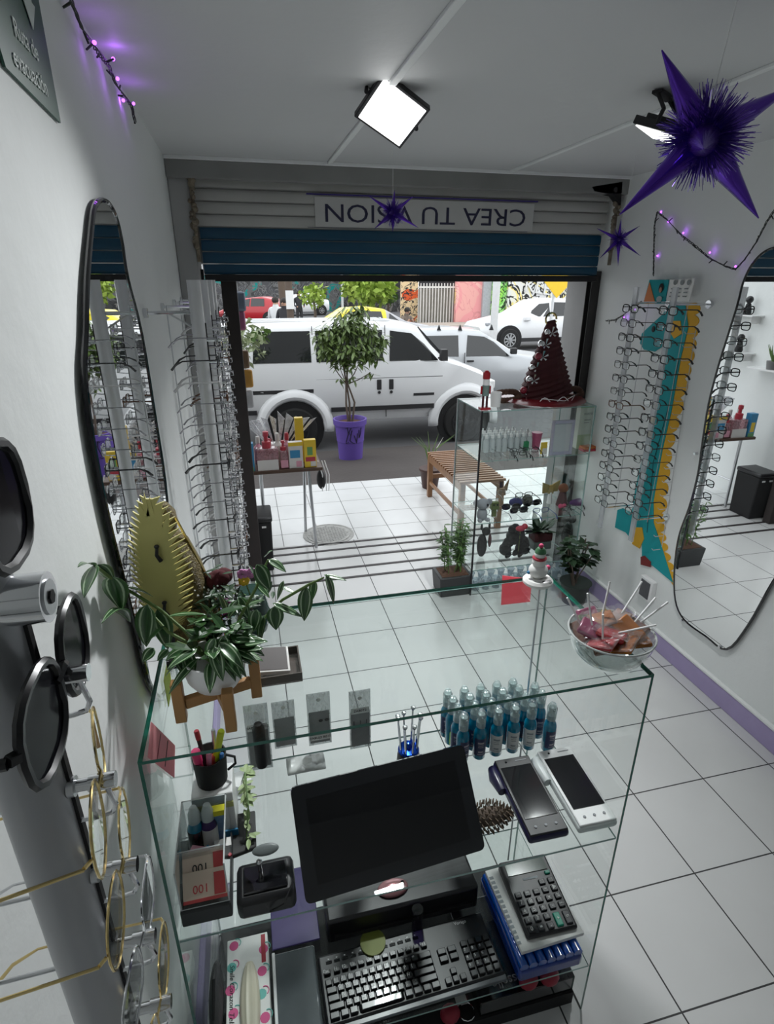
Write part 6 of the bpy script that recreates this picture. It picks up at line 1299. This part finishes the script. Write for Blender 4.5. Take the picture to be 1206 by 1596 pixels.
for i in range(15):
    f = i/14; wd = .024*(sin(pi*(.10+.86*f))**.5); rows.append([V((-.128+wd*cos(a_), .815+.175*f, fz+.002+max(0, sin(a_))*.018*(sin(pi*(.1+.86*f))**.5)*(1+.07*cos(a_*10)))) for a_ in [pi*k/20 for k in range(21)]])
M().sheet(rows).build('ribbed_shell', mat('cream_hide', (.50, .46, .34), .45, col2=(.62, .58, .48), scale=10), pu, solid=.002)
fo = thing('document_pouch', 'grey translucent zip pouch lying left of the keyboard', 'pouch', (-.02, .92, S2)); M().bb(-.068, .042, .815, 1.02, S2, S2+.02).build('pouch_body', mat('grey_film', (.12, .14, .15), .15, coat=.7, var=.3, scale=10), fo, bevel=.006); M().bb(-.072, -.064, .815, 1.02, S2+.004, S2+.026).build('white_zip_edge', MT['white'], fo, bevel=.002)
t = tag(M().bb(-.07, .06, .90, 1.12, S2+.022, S2+.028).build('purple_folder', mat('deep_violet_plastic', (.05, .035, .14), .35), bevel=.002), 'dark violet folder lying over the grey pouch', 'folder'); t.location.y += .125; t.location.z -= .0
db_ = thing('soft_case', 'dark grey soft case standing at the left end of the lower shelf', 'case', (-.205, .92, S2)); M().sph((-.208, .92, S2+.06), (.017, .09, .06), 16, 10).build('case_body', mat('dark_fabric', (.03, .03, .033), .6, bump=.3), db_); M().tube([(-.208, .86, S2+.10), (-.205, .92, S2+.145), (-.208, .98, S2+.10)], .004, 6).build('handle', MT['matblack'], db_)
prn = thing('computer_box', 'flat black computer unit behind the keyboard', 'computer', (.27, 1.12, S2)); M().bb(.08, .52, 1.02, 1.22, S2, S2+.09).build('housing', MT['black'], prn, bevel=.008); M().bb(.10, .50, 1.014, 1.02, S2+.02, S2+.035).build('vent_slot', MT['matblack'], prn)
p = az(612, 1382, S2+.10); ms = thing('computer_mouse', 'metallic pink computer mouse on the black computer unit', 'mouse', (p.x, 1.07, S2+.09)); c = ms.location; M().sph(c+V((0, 0, .006)), (.045, .026, .018), 20, 12).build('shell', mat('rose_pink_metallic', (.55, .25, .27), .25, .4, coat=.5), ms); M().cyl(c+V((.028, -.004, .017)), c+V((.028, .004, .017)), .006).build('scroll_wheel', MT['glossblack'], ms)
t = tag(M().lathe([(.035, 0), (.035, .02), (.001, .02)], (.20, 1.0-.012, S2), 24).build('round_tin', mat('olive_yellow_tin', (.22, .25, .04), .5)), 'round olive yellow tin behind the keyboard', 'tin')
t = tag(M().cyl((.33, 1.0, S2+.02), (.33, 1.0, S2+.11), .016).build('glass_vial', glassy('violet_glass', (.25, .2, .4), 1.5, .05)), 'small violet glass tube behind the keyboard', 'tube'); t.location.z = S2
# things under the lower shelf
gz = .05
gb = thing('cosmetic_box', 'black box with upside-down script lettering under the lower shelf', 'box', (.60, .86, gz)); M().bb(.46, .74, .83, 1.1, gz, gz+.06).build('carton', MT['glossblack'], gb, bevel=.003); M().text('Gisselle', .035, (.56, .865, gz+.061), (-1, 0, 0), (0, -1, 0), .0003).build('lettering', mat('dull_silver_ink', (.25, .22, .23), .4), gb, smooth=False)
for i, (x_, y_) in enumerate(((.52, .845), (.60, .84), (.66, .835))): tag(M().sph((x_-.14*(i == 0), y_, gz+.026+.061*(i > 0)), (.028, .022, .026)).build('rosette', mat('red_satin_%d' % i, (.30, .01, .03), .5)), ('red satin rosette left of the black script box', 'red satin rosette on the black script box, nearer the middle', 'red satin rosette on the black script box, nearer its right end')[i], 'rosette')
rg = thing('key_ring', 'small steel ring with a white tag under the lower shelf', 'key ring', (.43, .85, gz)); M().tube([V((.43+.022*cos(k*.5), .85+.022*sin(k*.5), gz+.004)) for k in range(12)], .002, 6, closed=True).build('ring', MT['chrome'], rg); M().bb(.41, .44, .868, .90, gz, gz+.006).build('tag', MT['white'], rg)

# ------------------------------------------------------------------ things on the counter top
# wooden stand with white bowl and striped trailing plant
ws = thing('plant_stand', 'small four-legged wooden stand on the counter top', 'plant stand', (-.105, .925, KZ)); scx, scy = -.112, .915
legs = [az(287, 1112, KZ), az(357, 1133, KZ), az(402, 1080, KZ)]
legs = [V((-.172, .893, KZ)), V((-.083, .848, KZ)), V((-.036, .930, KZ)), V((-.125, .985, KZ))]
for l in legs: M().bb(l.x-.010, l.x+.010, l.y-.010, l.y+.010, KZ, KZ+.085).build('leg', MT['pale_wood'], ws, bevel=.002)
for a_, b_ in ((legs[0], legs[2]), (legs[1], legs[3])):
    d = b_-a_; M().box(((a_+b_)/2)+V((0, 0, .035)), (d.length-.02, .014, .022), RZ(atan2(d.y, d.x))).build('cross_bar', MT['pale_wood'], ws, bevel=.002)
cen = (legs[0]+legs[2])/2; cen.z = KZ+.048
pp2 = thing('trailing_plant', 'striped green trailing plant in a white bowl on the wooden stand', 'potted plant', cen)
M().lathe([(.018, 0), (.040, .012), (.052, .032), (.056, .055), (.053, .072), (.050, .072), (.050, .055), (.01, .04)], cen, 30).build('bowl', MT['white'], pp2)
stripe, n_, l_, o_ = _new('striped_leaf'); bs = n_.new('ShaderNodeBsdfPrincipled'); l_.new(bs.outputs[0], o_.inputs[0]); bs.inputs['Roughness'].default_value = .33; bs.inputs['Coat Weight'].default_value = .3
uvn = n_.new('ShaderNodeUVMap'); sp_ = n_.new('ShaderNodeSeparateXYZ'); l_.new(uvn.outputs[0], sp_.inputs[0])
cr2 = n_.new('ShaderNodeValToRGB'); e = cr2.color_ramp.elements; e[0].position = 0; e[0].color = (.035, .11, .03, 1); e[1].position = .10; e[1].color = (.02, .065, .02, 1)
for p_, c_ in ((.46, (.03, .10, .025)), (.52, (.40, .52, .34)), (.62, (.40, .52, .34)), (.68, (.03, .10, .025)), (1, (.05, .14, .035))): x = e.new(p_); x.color = (*c_, 1)
mu_ = _math(n_, l_, 'ABSOLUTE', _math(n_, l_, 'MULTIPLY', _math(n_, l_, 'SUBTRACT', sp_.outputs[0], .5), 2)); l_.new(mu_, cr2.inputs[0]); l_.new(cr2.outputs[0], bs.inputs['Base Color'])
def bigleaf(p, tip, w, roll=0, droop=.2):
    p, tip = V(p), V(tip); d = tip-p; L = d.length; d.normalize(); view = (C0-p).normalized()
    s_ = d.cross(V((0, 0, 1))); s_ = s_.normalized() if s_.length > .15 else V((1, 0, 0)); s_ = Matrix.Rotation(roll, 3, d)@s_; nn = s_.cross(d).normalized()
    q = M(); q.uv = []; rows = []
    for i in range(9):
        f = i/8; ww = w*(sin(pi*min(1, f**.72))**.85 if 0 < f < 1 else .03); c = p+d*L*f+nn*L*droop*(.25-(f-.5)**2)*1.0
        r_ = []
        for j in range(7):
            u = j/6*2-1; r_.append(c+s_*ww*u-nn*ww*.28*(1-abs(u))+nn*0); q.uv.append((j/6, f))
        rows.append(r_)
    q.sheet(rows); return q.build('leaf', stripe, pp2, ang=80, solid=.0006)
Y = 1.0
def P3(px, py, dy=0):
    p = ay(px, py, Y+dy); return p if p.x > XL+.03 else ax(px, py, XL+.03)
vst = mat('plant_stem', (.12, .20, .05), .6)
stems = [[(335, 1040, -.07), (290, 985, -.03), (250, 950, 0), (200, 920, .02), (165, 895, .03), (147, 880, .03)], [(345, 1035, -.07), (375, 960, 0), (400, 915, .02), (412, 885, .04), (418, 872, .04)], [(350, 1030, -.07), (400, 975, -.02), (440, 935, 0), (480, 912, 0), (505, 900, 0)], [(340, 1035, -.07), (290, 1000, -.05), (262, 985, -.05), (232, 952, -.02)], [(345, 1030, -.07), (330, 985, -.03), (300, 955, .0)], [(340, 1040, -.07), (300, 1010, -.08), (275, 1000, -.09)]]
for s_ in stems: M().tube([P3(*p) for p in s_], [.0030]*(len(s_)-1)+[.0018], 7).build('stem', vst, pp2)
LV = [((148, 880), (131, 932), 9, .03), ((148, 882), (121, 884), 6, .03), ((152, 880), (178, 908), 9, .04), ((172, 898), (190, 952), 16, .03), ((188, 948), (158, 972), 5, .03), ((180, 950), (203, 970), 9, .04), ((198, 915), (238, 930), 9, .03),
      ((230, 942), (228, 1008), 17, -.02), ((245, 950), (262, 1012), 15, .0), ((262, 960), (322, 958), 8, -.03), ((240, 1010), (222, 1032), 9, -.06), ((262, 1012), (245, 1030), 8, -.07), ((272, 1008), (290, 1055), 11, -.09), ((290, 1015), (300, 1058), 10, -.1), ((285, 1010), (258, 1030), 8, -.09),
      ((292, 975), (340, 965), 9, -.02), ((340, 978), (300, 1005), 8, -.04), ((360, 985), (325, 1060), 15, -.09), ((355, 985), (392, 990), 10, -.08), ((350, 990), (345, 1045), 13, -.1), ((372, 1000), (412, 1022), 12, -.06), ((335, 995), (322, 1028), 10, -.1), ((358, 975), (395, 978), 9, -.05),
      ((400, 880), (420, 920), 14, .02), ((418, 872), (446, 892), 8, .04), ((412, 868), (425, 858), 5, .04), ((398, 905), (420, 932), 8, .03), ((372, 935), (355, 965), 9, .0), ((372, 930), (388, 965), 9, .02), ((425, 940), (472, 962), 7, -.01), ((428, 945), (430, 982), 13, -.02), ((400, 950), (395, 985), 11, -.03), ((478, 915), (474, 968), 12, 0), ((490, 905), (487, 935), 8, .02), ((508, 895), (520, 942), 10, 0), ((505, 896), (540, 905), 5, .01), ((440, 915), (460, 925), 6, .04), ((412, 960), (405, 1005), 9, -.03), ((330, 960), (310, 940), 7, .02), ((382, 945), (412, 935), 7, .03), ((352, 955), (340, 925), 7, .03), ((442, 905), (432, 935), 6, .05), ((318, 985), (345, 1005), 9, -.06), ((380, 965), (352, 1000), 12, -.07)]
rn = random.Random(77)
for (a_, b_, w_, dy) in LV: bigleaf(P3(*a_, dy), P3(*b_, dy-.015), w_/888*1.15, rn.uniform(-.35, .35), rn.uniform(.1, .35))
rn = random.Random(90)
for i in range(34):
    a_ = rn.uniform(-pi*.95, pi*.25) if i % 4 else rn.uniform(0, 6.28); r0 = rn.uniform(.012, .040); L_f = rn.uniform(.045, .075); p = cen+V((r0*cos(a_), r0*sin(a_), .078+rn.uniform(0, .030)))
    bigleaf(p, p+V((cos(a_)*L_f*.85, sin(a_)*L_f*.85, rn.uniform(-.045, .012))), rn.uniform(.010, .0155), rn.uniform(-.4, .4), rn.uniform(.1, .5))
q = M(); rn = random.Random(78)
for i in range(26): p = cen+V((rn.gauss(0, .04), rn.gauss(.02, .03), .075+abs(rn.gauss(0, .03)))); leafm(q, p, (rn.gauss(0, 1), rn.gauss(0, 1), rn.uniform(-.2, .6)), rn.uniform(.03, .06), .011)
q.build('undergrowth', mat('deep_green_leaf', (.012, .045, .012), .35, col2=(.03, .09, .02), scale=20), pp2, smooth=False)
# artificial flowers behind
vf = thing('flower_vase', 'dark vase of artificial red rose, pink and white flowers behind the trailing plant', 'vase', (-.035, 1.165, KZ))
M().lathe([(.03, 0), (.042, .04), (.03, .09), (.035, .10), (.01, .095)], (-.035, 1.165, KZ), 22).build('vase', mat('dark_green_glass', (.02, .05, .04), .1, coat=.5), vf)
rs = P3(340, 905, .12); q = M()
for k in range(9): a_ = k*2.4; q.sph(rs+V((.014*cos(a_)*(k/9), .012*sin(a_)*(k/9), .004*(k % 3))), (.020, .018, .018), 10, 7, RZ(a_))
q.build('red_rose', mat('deep_red_petal', (.06, .002, .006), .9), vf)
for (px, py, c_) in ((318, 912, 'p'), (378, 895, 'p'), (312, 900, 'p'), (392, 893, 'p'), (350, 940, 'm'), (355, 955, 'm'), (380, 905, 'y')):
    c = P3(px, py, .12); q = M()
    for k in range(7): a_ = k*.9; q.sph(c+V((.007*cos(a_), 0, .007*sin(a_))), (.006, .004, .006), 7, 5)
    q.build('blossom', {'p': mat('orchid_pink', (.55, .20, .45), .6), 'm': mat('magenta_petal', (.30, .03, .20), .6), 'y': mat('yellow_petal', (.8, .5, .03), .6)}[c_], vf)
q = M(); rn = random.Random(13)
for i in range(60): q.sph(P3(320+rn.gauss(0, 14), 925+rn.gauss(0, 10), .11+rn.uniform(-.03, .03)), .0022, 5, 4)
o = q.build('white_filler_blossom', MT['paper'], vf); o['kind'] = 'stuff'
q = M(); rn = random.Random(14)
for i in range(180): leafm(q, P3(345+rn.gauss(0, 28), 945+rn.gauss(0, 22), .10+rn.uniform(-.04, .04)), (rn.gauss(0, 1), rn.gauss(0, 1), rn.uniform(-.3, 1)), rn.uniform(.02, .045), .005)
q.build('dark_foliage', bpy.data.materials['dark_leaf'], vf, smooth=False)
for (px, py) in ((340, 905), (378, 895), (318, 912)): M().tube([(-.035, 1.165, KZ+.08), P3(px, py, .12)], .0018, 5).build('stem', vst, vf)
# golden ray panel and the beaded figure
rp = thing('ray_panel', 'pale gold flame-edged oval panel with two dark hooks, seen from behind', 'statue panel', (-.20, 1.06, KZ)); YR = 1.06
axis = [(232, 778), (238, 840), (247, 900), (256, 960), (262, 985)]
ctr = []; n = 44
def rpt(f, side, ext):
    # f 0 top ..1 bottom along the axis
    k = f*(len(axis)-1); i = min(len(axis)-2, int(k)); u = k-i; x_ = axis[i][0]*(1-u)+axis[i+1][0]*u; y_ = axis[i][1]*(1-u)+axis[i+1][1]*u
    wd = 25*sin(pi*min(1, .02+f*.93))**.6; return (x_+side*(wd+ext), y_-ext*.9*(1-f*.4))
poly = []
for k in range(27):
    f = k/26; poly.append(rpt(f, 1, 0)); 
    if k < 26: poly.append(rpt(f+.02, 1, 27*sin(pi*(f*.8+.12))))
for k in range(26, -1, -1):
    f = k/26; poly.append(rpt(f, -1, 0))
    if k > 0: poly.append(rpt(max(0, f-.028), -1, 20*sin(pi*(f*.8+.12))))
M().prism([ay(x_, y_, YR) for x_, y_ in poly], (0, .005, 0)).build('flame_edged_panel', mat('pale_gold_board', (.60, .55, .20), .5, col2=(.48, .43, .15), scale=8), rp, smooth=False)
tp = ay(233, 776, YR); M().prism([ay(227, 808, YR-.001), ay(233, 774, YR-.001), ay(241, 806, YR-.001)], (0, .004, 0)).build('top_flame', bpy.data.materials['pale_gold_board'], rp, smooth=False)
for tri in ([(219, 822), (215, 782), (230, 806)], [(238, 806), (252, 784), (254, 822)], [(224, 806), (224, 768), (234, 804)], [(248, 826), (264, 800), (262, 846)]):
    M().prism([ay(x_, y_, YR-.001) for x_, y_ in tri], (0, .004, 0)).build('top_flame', bpy.data.materials['pale_gold_board'], rp, smooth=False)
for (px, py) in ((245, 858), (257, 945)):
    c = ay(px, py, YR-.006); M().sph(c+V((0, 0, .008)), (.005, .005, .004)).build('hook_head', MT['black'], rp); M().tube([c+V((0, 0, .005)), c+V((-.002, -.004, -.008)), c+V((.004, -.002, -.022))], [.003, .0035, .0045], 8).build('hook', MT['black'], rp)
M().bb(-.215, -.175, 1.05, 1.09, KZ, KZ+.02).build('foot', MT['black'], rp, bevel=.003); M().cyl((-.196, YR+.008, KZ+.015), (-.200, YR+.008, KZ+.16), .004).build('rear_rod', MT['black'], rp)
fg = thing('statuette', 'dark robed statuette with beaded gold trim standing behind the gold panel', 'statuette', (-.175, 1.13, KZ)); bd = mat('black_gold_beads', (.02, .018, .012), .4, col2=(.30, .22, .06), scale=160, bump=.8, bscale=300)
top_ = ay(252, 785, 1.13); hh = top_.z-KZ; tx = top_.x
prof = [(.052, 0), (.060, hh*.12), (.058, hh*.35), (.048, hh*.6), (.034, hh*.76), (.016, hh*.83), (.022, hh*.89), (.022, hh*.95), (.012, hh*1.0)]
q = M(); q.lathe(prof, (tx, 1.13, KZ), 26); 
for p in q.v: p.x += .030*(1-(p.z-KZ)/hh)
q.build('robe', bd, fg)
for s_ in (0,): M().tube([V((tx+.03*(1-f)+cos(.0)*(.062 if f < .4 else .062-(f-.4)*.08), 1.12, KZ+hh*f)) for f in [k/12 for k in range(12)]], .003, 6).build('gold_trim', MT['gold'], fg)
# yellow-green note behind the stand
q0 = [ax(258, 1040, kx), ax(268, 1042, kx), ax(277, 1098, kx), ax(262, 1080, kx)]
note('yellow-green sticky note on the left side pane behind the stand leg', [V((kx, 1.06, 1.12)), V((kx, 1.13, 1.12)), V((kx, 1.13, 1.05)), V((kx, 1.06, 1.05))], mat('lime_note', (.62, .75, .05), .7), (-.0015, 0, 0))
# smoky tray with a card box
ty = thing('smoky_tray', 'small smoky brown plastic tray on the counter top right of the plant', 'tray', (.01, 1.0, KZ)); sm = glassy('smoke_plastic', (.30, .27, .25), 1.5, .08, body=(.12, .10, .09), bodyfac=.5)
M().bb(-.045, .055, .95, 1.045, KZ, KZ+.004).build('tray_base', sm, ty, bevel=.001)
for a in ((-.045, .055, .95, .953, KZ+.004, KZ+.022), (-.045, .055, 1.042, 1.045, KZ+.004, KZ+.022), (-.045, -.042, .953, 1.042, KZ+.004, KZ+.022), (.052, .055, .953, 1.042, KZ+.004, KZ+.022)): M().bb(*a).build('tray_wall', mat('smoke_edge', (.10, .09, .08), .2) if 'smoke_edge' not in bpy.data.materials else bpy.data.materials['smoke_edge'], ty)
bc_ = thing('card_box', 'white-edged box with a dark printed face leaning in the smoky tray', 'box', (-.0, .99, KZ+.006)); M().box((-.005, 1.0, KZ+.024), (.075, .06, .012), RX(.35)@RY(.15)).build('box_body', MT['paper'], bc_, bevel=.001); M().box((-.005, .9995, KZ+.0305), (.068, .054, .001), RX(.35)@RY(.15)).build('dark_face', mat('brown_black_print', (.04, .03, .028), .5), bc_)
# snowman solar toy
sn = az(834, 905, KZ); sn = V((min(sn.x, KX1-.035), min(sn.y, KY1-.035), KZ)); sw_m = thing('snowman_figure', 'white snowman with green hat and red scarf on the counter corner', 'figurine', sn); wh = mat('snow_white', (.78, .78, .76), .45)
M().lathe([(.036, 0), (.040, .004), (.040, .010), (.034, .016), (.001, .017)], sn, 30).build('base', wh, sw_m)
M().sph(sn+V((0, .004, .036)), (.026, .024, .022), 20, 12).build('lower_ball', wh, sw_m); M().sph(sn+V((0, .004, .062)), (.019, .018, .017), 18, 12).build('middle_ball', wh, sw_m); M().sph(sn+V((0, .004, .083)), (.015, .015, .013), 18, 12).build('head', wh, sw_m)
M().tube([sn+V((.015*cos(k*pi/8), .004+.015*sin(k*pi/8), .073)) for k in range(16)], .0042, 8, closed=True).build('scarf', cr_, sw_m)
M().lathe([(.015, .088), (.014, .094), (.009, .102), (.001, .104)], sn+V((.001, .004, 0)), 16).build('hat', mat('hat_green', (.05, .16, .07), .6), sw_m); M().sph(sn+V((.001, .004, .108)), .0065).build('hat_berry', bpy.data.materials['hot_pink'], sw_m)
M().sph(sn+V((.029, .006, .040)), .007).build('mitten', bpy.data.materials['hot_pink'], sw_m); M().sph(sn+V((-.026, .006, .032)), .005).build('mitten', cb_, sw_m)
M().box(sn+V((.012, -.027, .016)), (.024, .010, .002), RX(.25)@RZ(.1)).build('solar_cell', MT['glossblack'], sw_m); M().sph(sn+V((-.02, -.018, .015)), (.005, .005, .001)).build('snowflake_print', cb_, sw_m)
# glass bowl of wrapped sweets
bc = V((.690, .868, KZ)); gb2 = thing('glass_bowl', 'round clear glass bowl full of wrapped lollipops on the counter top', 'bowl', bc)
BR = .086; prof = [(.040, 0), (.042, .004), (.060, .012), (.076, .034), (.084, .060), (BR, .072), (BR+.002, .074), (BR-.002, .074), (.080, .060), (.072, .035), (.056, .016), (.030, .008), (.001, .008)]
M().lathe(prof, bc, 44, caps=False).build('bowl_glass', glassy('thick_bowl_glass', (.80, .83, .82), 1.9, .03, body=(.4, .42, .42), bodyfac=.04), gb2)
M().tube([bc+V((BR*cos(2*pi*k/40), BR*sin(2*pi*k/40), .074)) for k in range(40)], .0022, 8, closed=True).build('rim', mat('glass_rim', (.5, .53, .52), .08, coat=.8), gb2)
cand = [mat('amber_candy', (.50, .14, .0), .25, coat=.8, var=.4, scale=40), mat('magenta_candy', (.35, .02, .12), .3, coat=.7, var=.3), mat('orange_candy', (.80, .24, .0), .25, coat=.8, var=.3, scale=50), mat('red_candy', (.40, .02, .03), .25, coat=.8), mat('brown_candy', (.16, .05, .02), .35, coat=.6)]
film = glassy('wrapper_film', (.96, .96, .96), 1.1, .06, body=(.85, .85, .85), bodyfac=.03)
rn = random.Random(17); cl_n = ['amber', 'magenta', 'orange', 'red', 'brown']
spots = [(-.01, .028, .072, 0), (-.045, .005, .066, 1), (.028, -.018, .070, 2), (-.015, -.022, .068, 3), (.0, -.05, .058, 0), (.035, .03, .066, 4), (-.045, -.035, .060, 3), (.055, .0, .060, 4), (-.02, .055, .060, 1), (-.05, .03, .050, 4), (.02, .0, .040, 4), (-.02, 0, .035, 0), (.04, -.035, .050, 0), (0, .02, .025, 4)]
sticks = {0: (.02, .02, .075), 1: (-.018, .01, .08), 2: (.075, .03, .045), 5: (.07, .035, .06), 6: (-.01, .0, .065), 7: (.07, .0, .05), 3: (.07, -.03, .03), 9: (-.035, .02, .07)}
place_ = ['at the top', 'at the left', 'at the front right', 'at the front centre', 'at the front rim', 'at the back right', 'at the front left', 'at the right rim', 'at the back', 'at the left rim', 'in the middle layer', 'deep in the centre', 'low at the right front', 'at the bottom']
for i, (dx, dy, dz, k) in enumerate(spots):
    c = bc+V((dx*.92, dy*.92, dz+.014)); t = thing('lollipop', '%s wrapped lollipop %s of the glass bowl' % (cl_n[k], place_[i]), 'lollipop', c, 0, 'wrapped lollipops in the glass bowl')
    R_ = Euler((rn.uniform(-.6, .3), rn.uniform(-.5, .5), rn.uniform(0, 3))).to_matrix()
    M().box(c, (.056, .044, .011), R_).build('candy', cand[k], t, bevel=.004)
    q = M(); rows = [[c+R_@V((-.036+.072*a_/7, -.028+.056*b_/5, .007+.0025*rn.random())) for b_ in range(6)] for a_ in range(8)]; q.sheet(rows); q.build('wrapper', film, t, solid=.0008, smooth=False)
    if i in sticks: d = V(sticks[i]); M().cyl(c+d*.15, c+d*1.05, .0021, seg=8).build('stick', MT['white'], t)
# yellow and green wrappers
for i, (dx, dy, m_) in enumerate(((-.035, .05, mat('green_wrapper', (.35, .5, .3), .3)), (.015, .055, mat('yellow_wrapper', (.75, .6, .05), .3)))): tag(M().box(bc+V((dx, dy, .082)), (.022, .012, .004), RX(.8)@RZ(.5*i)).build('wrapper_tip', m_), ('pale green wrapper tip', 'yellow wrapper tip')[i]+' at the back of the glass bowl', 'wrapper')

# ------------------------------------------------------------------ foreground tube rack with glasses at the lower left
fx, fy = -.145, .295
fr = thing('eyewear_rack', 'big silver tube rack close to the camera at the lower left', 'display rack', (fx, fy, .9)); M().cyl((fx, fy, .9), (fx, fy, 1.80), .0185, seg=40).build('tube', mat('satin_steel_tube', (.42, .43, .45), .30, .35, var=.05), fr)
M().bb(fx+.0165, fx+.0205, fy-.0015, fy+.0035, .95, 1.74).build('slot_strip', MT['matblack'], fr)
tbz = ay(35, 935, fy).z; e_ = ay(76, 930, fy); q = M(); q.cyl((fx-.07, fy, e_.z), (e_.x, fy, e_.z), .0135, seg=36); q.build('crossbar', MT['chrome'], fr); q = M(); q.cyl((e_.x, fy, e_.z), (e_.x+.001, fy, e_.z), .0095, seg=24); q.build('bar_end_cap', MT['alu'], fr); M().cyl((e_.x, fy, e_.z), (e_.x+.002, fy, e_.z), .004, seg=6).build('hex_socket', MT['matblack'], fr)
pegs = [(40, 1062, 138, 1046), (84, 1236, 179, 1209), (134, 1364, 214, 1345), (168, 1476, 242, 1457), (199, 1578, 267, 1560)]
for i, (x0, y0, x1, y1) in enumerate(pegs):
    a_, b_ = ay(x0, y0, fy), ay(x1, y1, fy); z_ = (a_.z+b_.z)/2; xe = b_.x
    q = M(); q.cyl((fx+.018, fy, z_), (xe-.012, fy, z_), .0038, seg=16); q.build('peg', MT['chrome'], fr); M().cyl((xe-.015, fy, z_), (xe, fy, z_), .0050, seg=18).build('peg_tip', MT['chrome'], fr); M().cyl((fx+.018, fy, z_), (fx+.022, fy, z_), .0062, seg=16).build('collar', MT['alu'], fr)
    M().tube([(xe-.006, fy, z_-.004), (xe-.003, fy, z_-.020), (xe-.006, fy, z_-.026), (xe-.014, fy, z_-.028), (fx+.02, fy, z_-.028)], .0016, 8).build('wire_loop', MT['chrome'], fr)
    for s_ in (-1,): M().tube([(fx-.018, fy, z_-.01), (fx-.07, fy, z_-.012), (fx-.085, fy, z_-.004)], .0016, 8).build('rear_hook', MT['chrome'], fr)
M().cyl((fx-.09, fy, .98), (fx-.09, fy, 1.74), .0018, seg=8).build('rear_rail', MT['alu'], fr)
for z in (1.0, 1.73): M().cyl((XL, fy, z), (fx, fy, z), .005, seg=10).build('wall_bracket', MT['chrome'], fr)
pz_ = [ay(p[2], (p[1]+p[3])/2, fy) for p in pegs]
bigsun = glasses('sunglasses', 'x', mat('satin_black_frame', (.008, .008, .010), .32), MT['darklens'], .0026, .029, .026, p=2.6, cat='sunglasses', seg=8); bu = [False]
instance(bigsun, bu, (pz_[0].x-.012, fy-.004, pz_[0].z+.004), pi/2+.04, 'large black sunglasses on the topmost peg of the near tube')
pA = ay(14, 785, .262)
instance(bigsun, bu, (pA.x, pA.y-.036, pA.z), pi/2+.02, 'black sunglasses on the crossbar at the left edge of the picture')
gold = glasses('eyeglasses', 'x', MT['gold'], MT['lens'], .0009, .026, .022, p=2.3, seg=8); gu2 = [False]
steel = glasses('eyeglasses', 'x', MT['chrome'], MT['lens'], .0009, .025, .020, p=3.0, seg=8); stu = [False]
instance(gold, gu2, (pz_[1].x-.008, fy, pz_[1].z+.004), pi/2+.20, 'thin gold eyeglasses on the second peg of the near tube')
instance(gold, gu2, (pz_[2].x-.009, fy, pz_[2].z+.004), pi/2+.10, 'thin gold eyeglasses on the third peg of the near tube')
instance(steel, stu, (pz_[3].x-.008, fy, pz_[3].z+.004), pi/2, 'thin steel eyeglasses on the fourth peg of the near tube')
instance(gold, gu2, (pz_[4].x-.008, fy, pz_[4].z+.004), pi/2, 'thin gold eyeglasses on the lowest visible peg of the near tube')
# ------------------------------------------------------------------ small pieces belong to the part that carries them
CARRY = {'lens': 'front_frame', 'hub': 'wheel', 'screen': ('face_plate', 'screen_panel'), 'button': 'face_plate', 'camera_dot': 'face_plate', 'printed_logo': 'face_plate', 'label_print': 'label', 'nozzle': 'spray_head',
         'peg_tip': 'peg', 'wire_loop': 'peg', 'collar': 'peg', 'wall_flange': 'wall_bracket', 'hat_berry': 'hat', 'face_features': 'body', 'nose': 'body', 'mouth': 'body', 'brow': 'body', 'screwdriver_cap': 'handle', 'lock': 'door_handle',
         'text_strip': 'card', 'printed_sunglasses': 'card', 'printed_tool': 'card', 'hex_socket': 'bar_end_cap', 'white_clasp': 'lid', 'media_mark': 'media_button', 'solar_cell': 'base', 'snowflake_print': 'base', 'corner_strip': 'side_pane', 'led_panel': 'housing',
         'pleated': 'x', 'flamingo_neck_print': 'flamingo_body_print', 'eye': ('head', 'dinosaur_body'), 'hair_bun': 'head', 'horn': 'head', 'ear': 'head', 'dark_face': 'box_body', 'icon': 'sheet', 'text_line': ('sheet', 'pad'), 'orange_corner': 'sheet', 'slit': 'x'}
base_name = lambda o: o.name.split('.')[0]
for t in [o for o in list(bpy.data.objects) if o.type == 'EMPTY' and o.parent is None]:
    last = {}
    for ch in sorted(t.children, key=lambda o: CREATED.get(o.name, 0)):
        nm = base_name(ch); want = CARRY.get(nm)
        if want and ch.type == 'MESH':
            cand_ = [last[w] for w in (want if isinstance(want, tuple) else (want,)) if w in last]
            if cand_ and tuple(cand_[0].location) == (0, 0, 0) or (cand_ and cand_[0].location.length < 1e-9): ch.parent = cand_[0]; continue
        last[nm] = ch
# some front spray bottles carry white labels with dark print
wl_mesh = None
for o in list(bpy.data.objects):
    if o.get('category') == 'bottle' and 'blue spray bottle' in o.get('label', '') and 'front row' in o['label'] and any(k in o['label'] for k in ('third', 'fourth', 'fifth')):
        for ch in o.children:
            if base_name(ch) == 'label':
                for k in [ch]+list(ch.children):
                    me = k.data.copy(); me.materials.clear(); me.materials.append(MT['paper'] if k is ch else bpy.data.materials['fine_grey_print']); k.data = me
        o['label'] = o['label'].replace('blue spray bottle', 'white-labelled blue spray bottle')
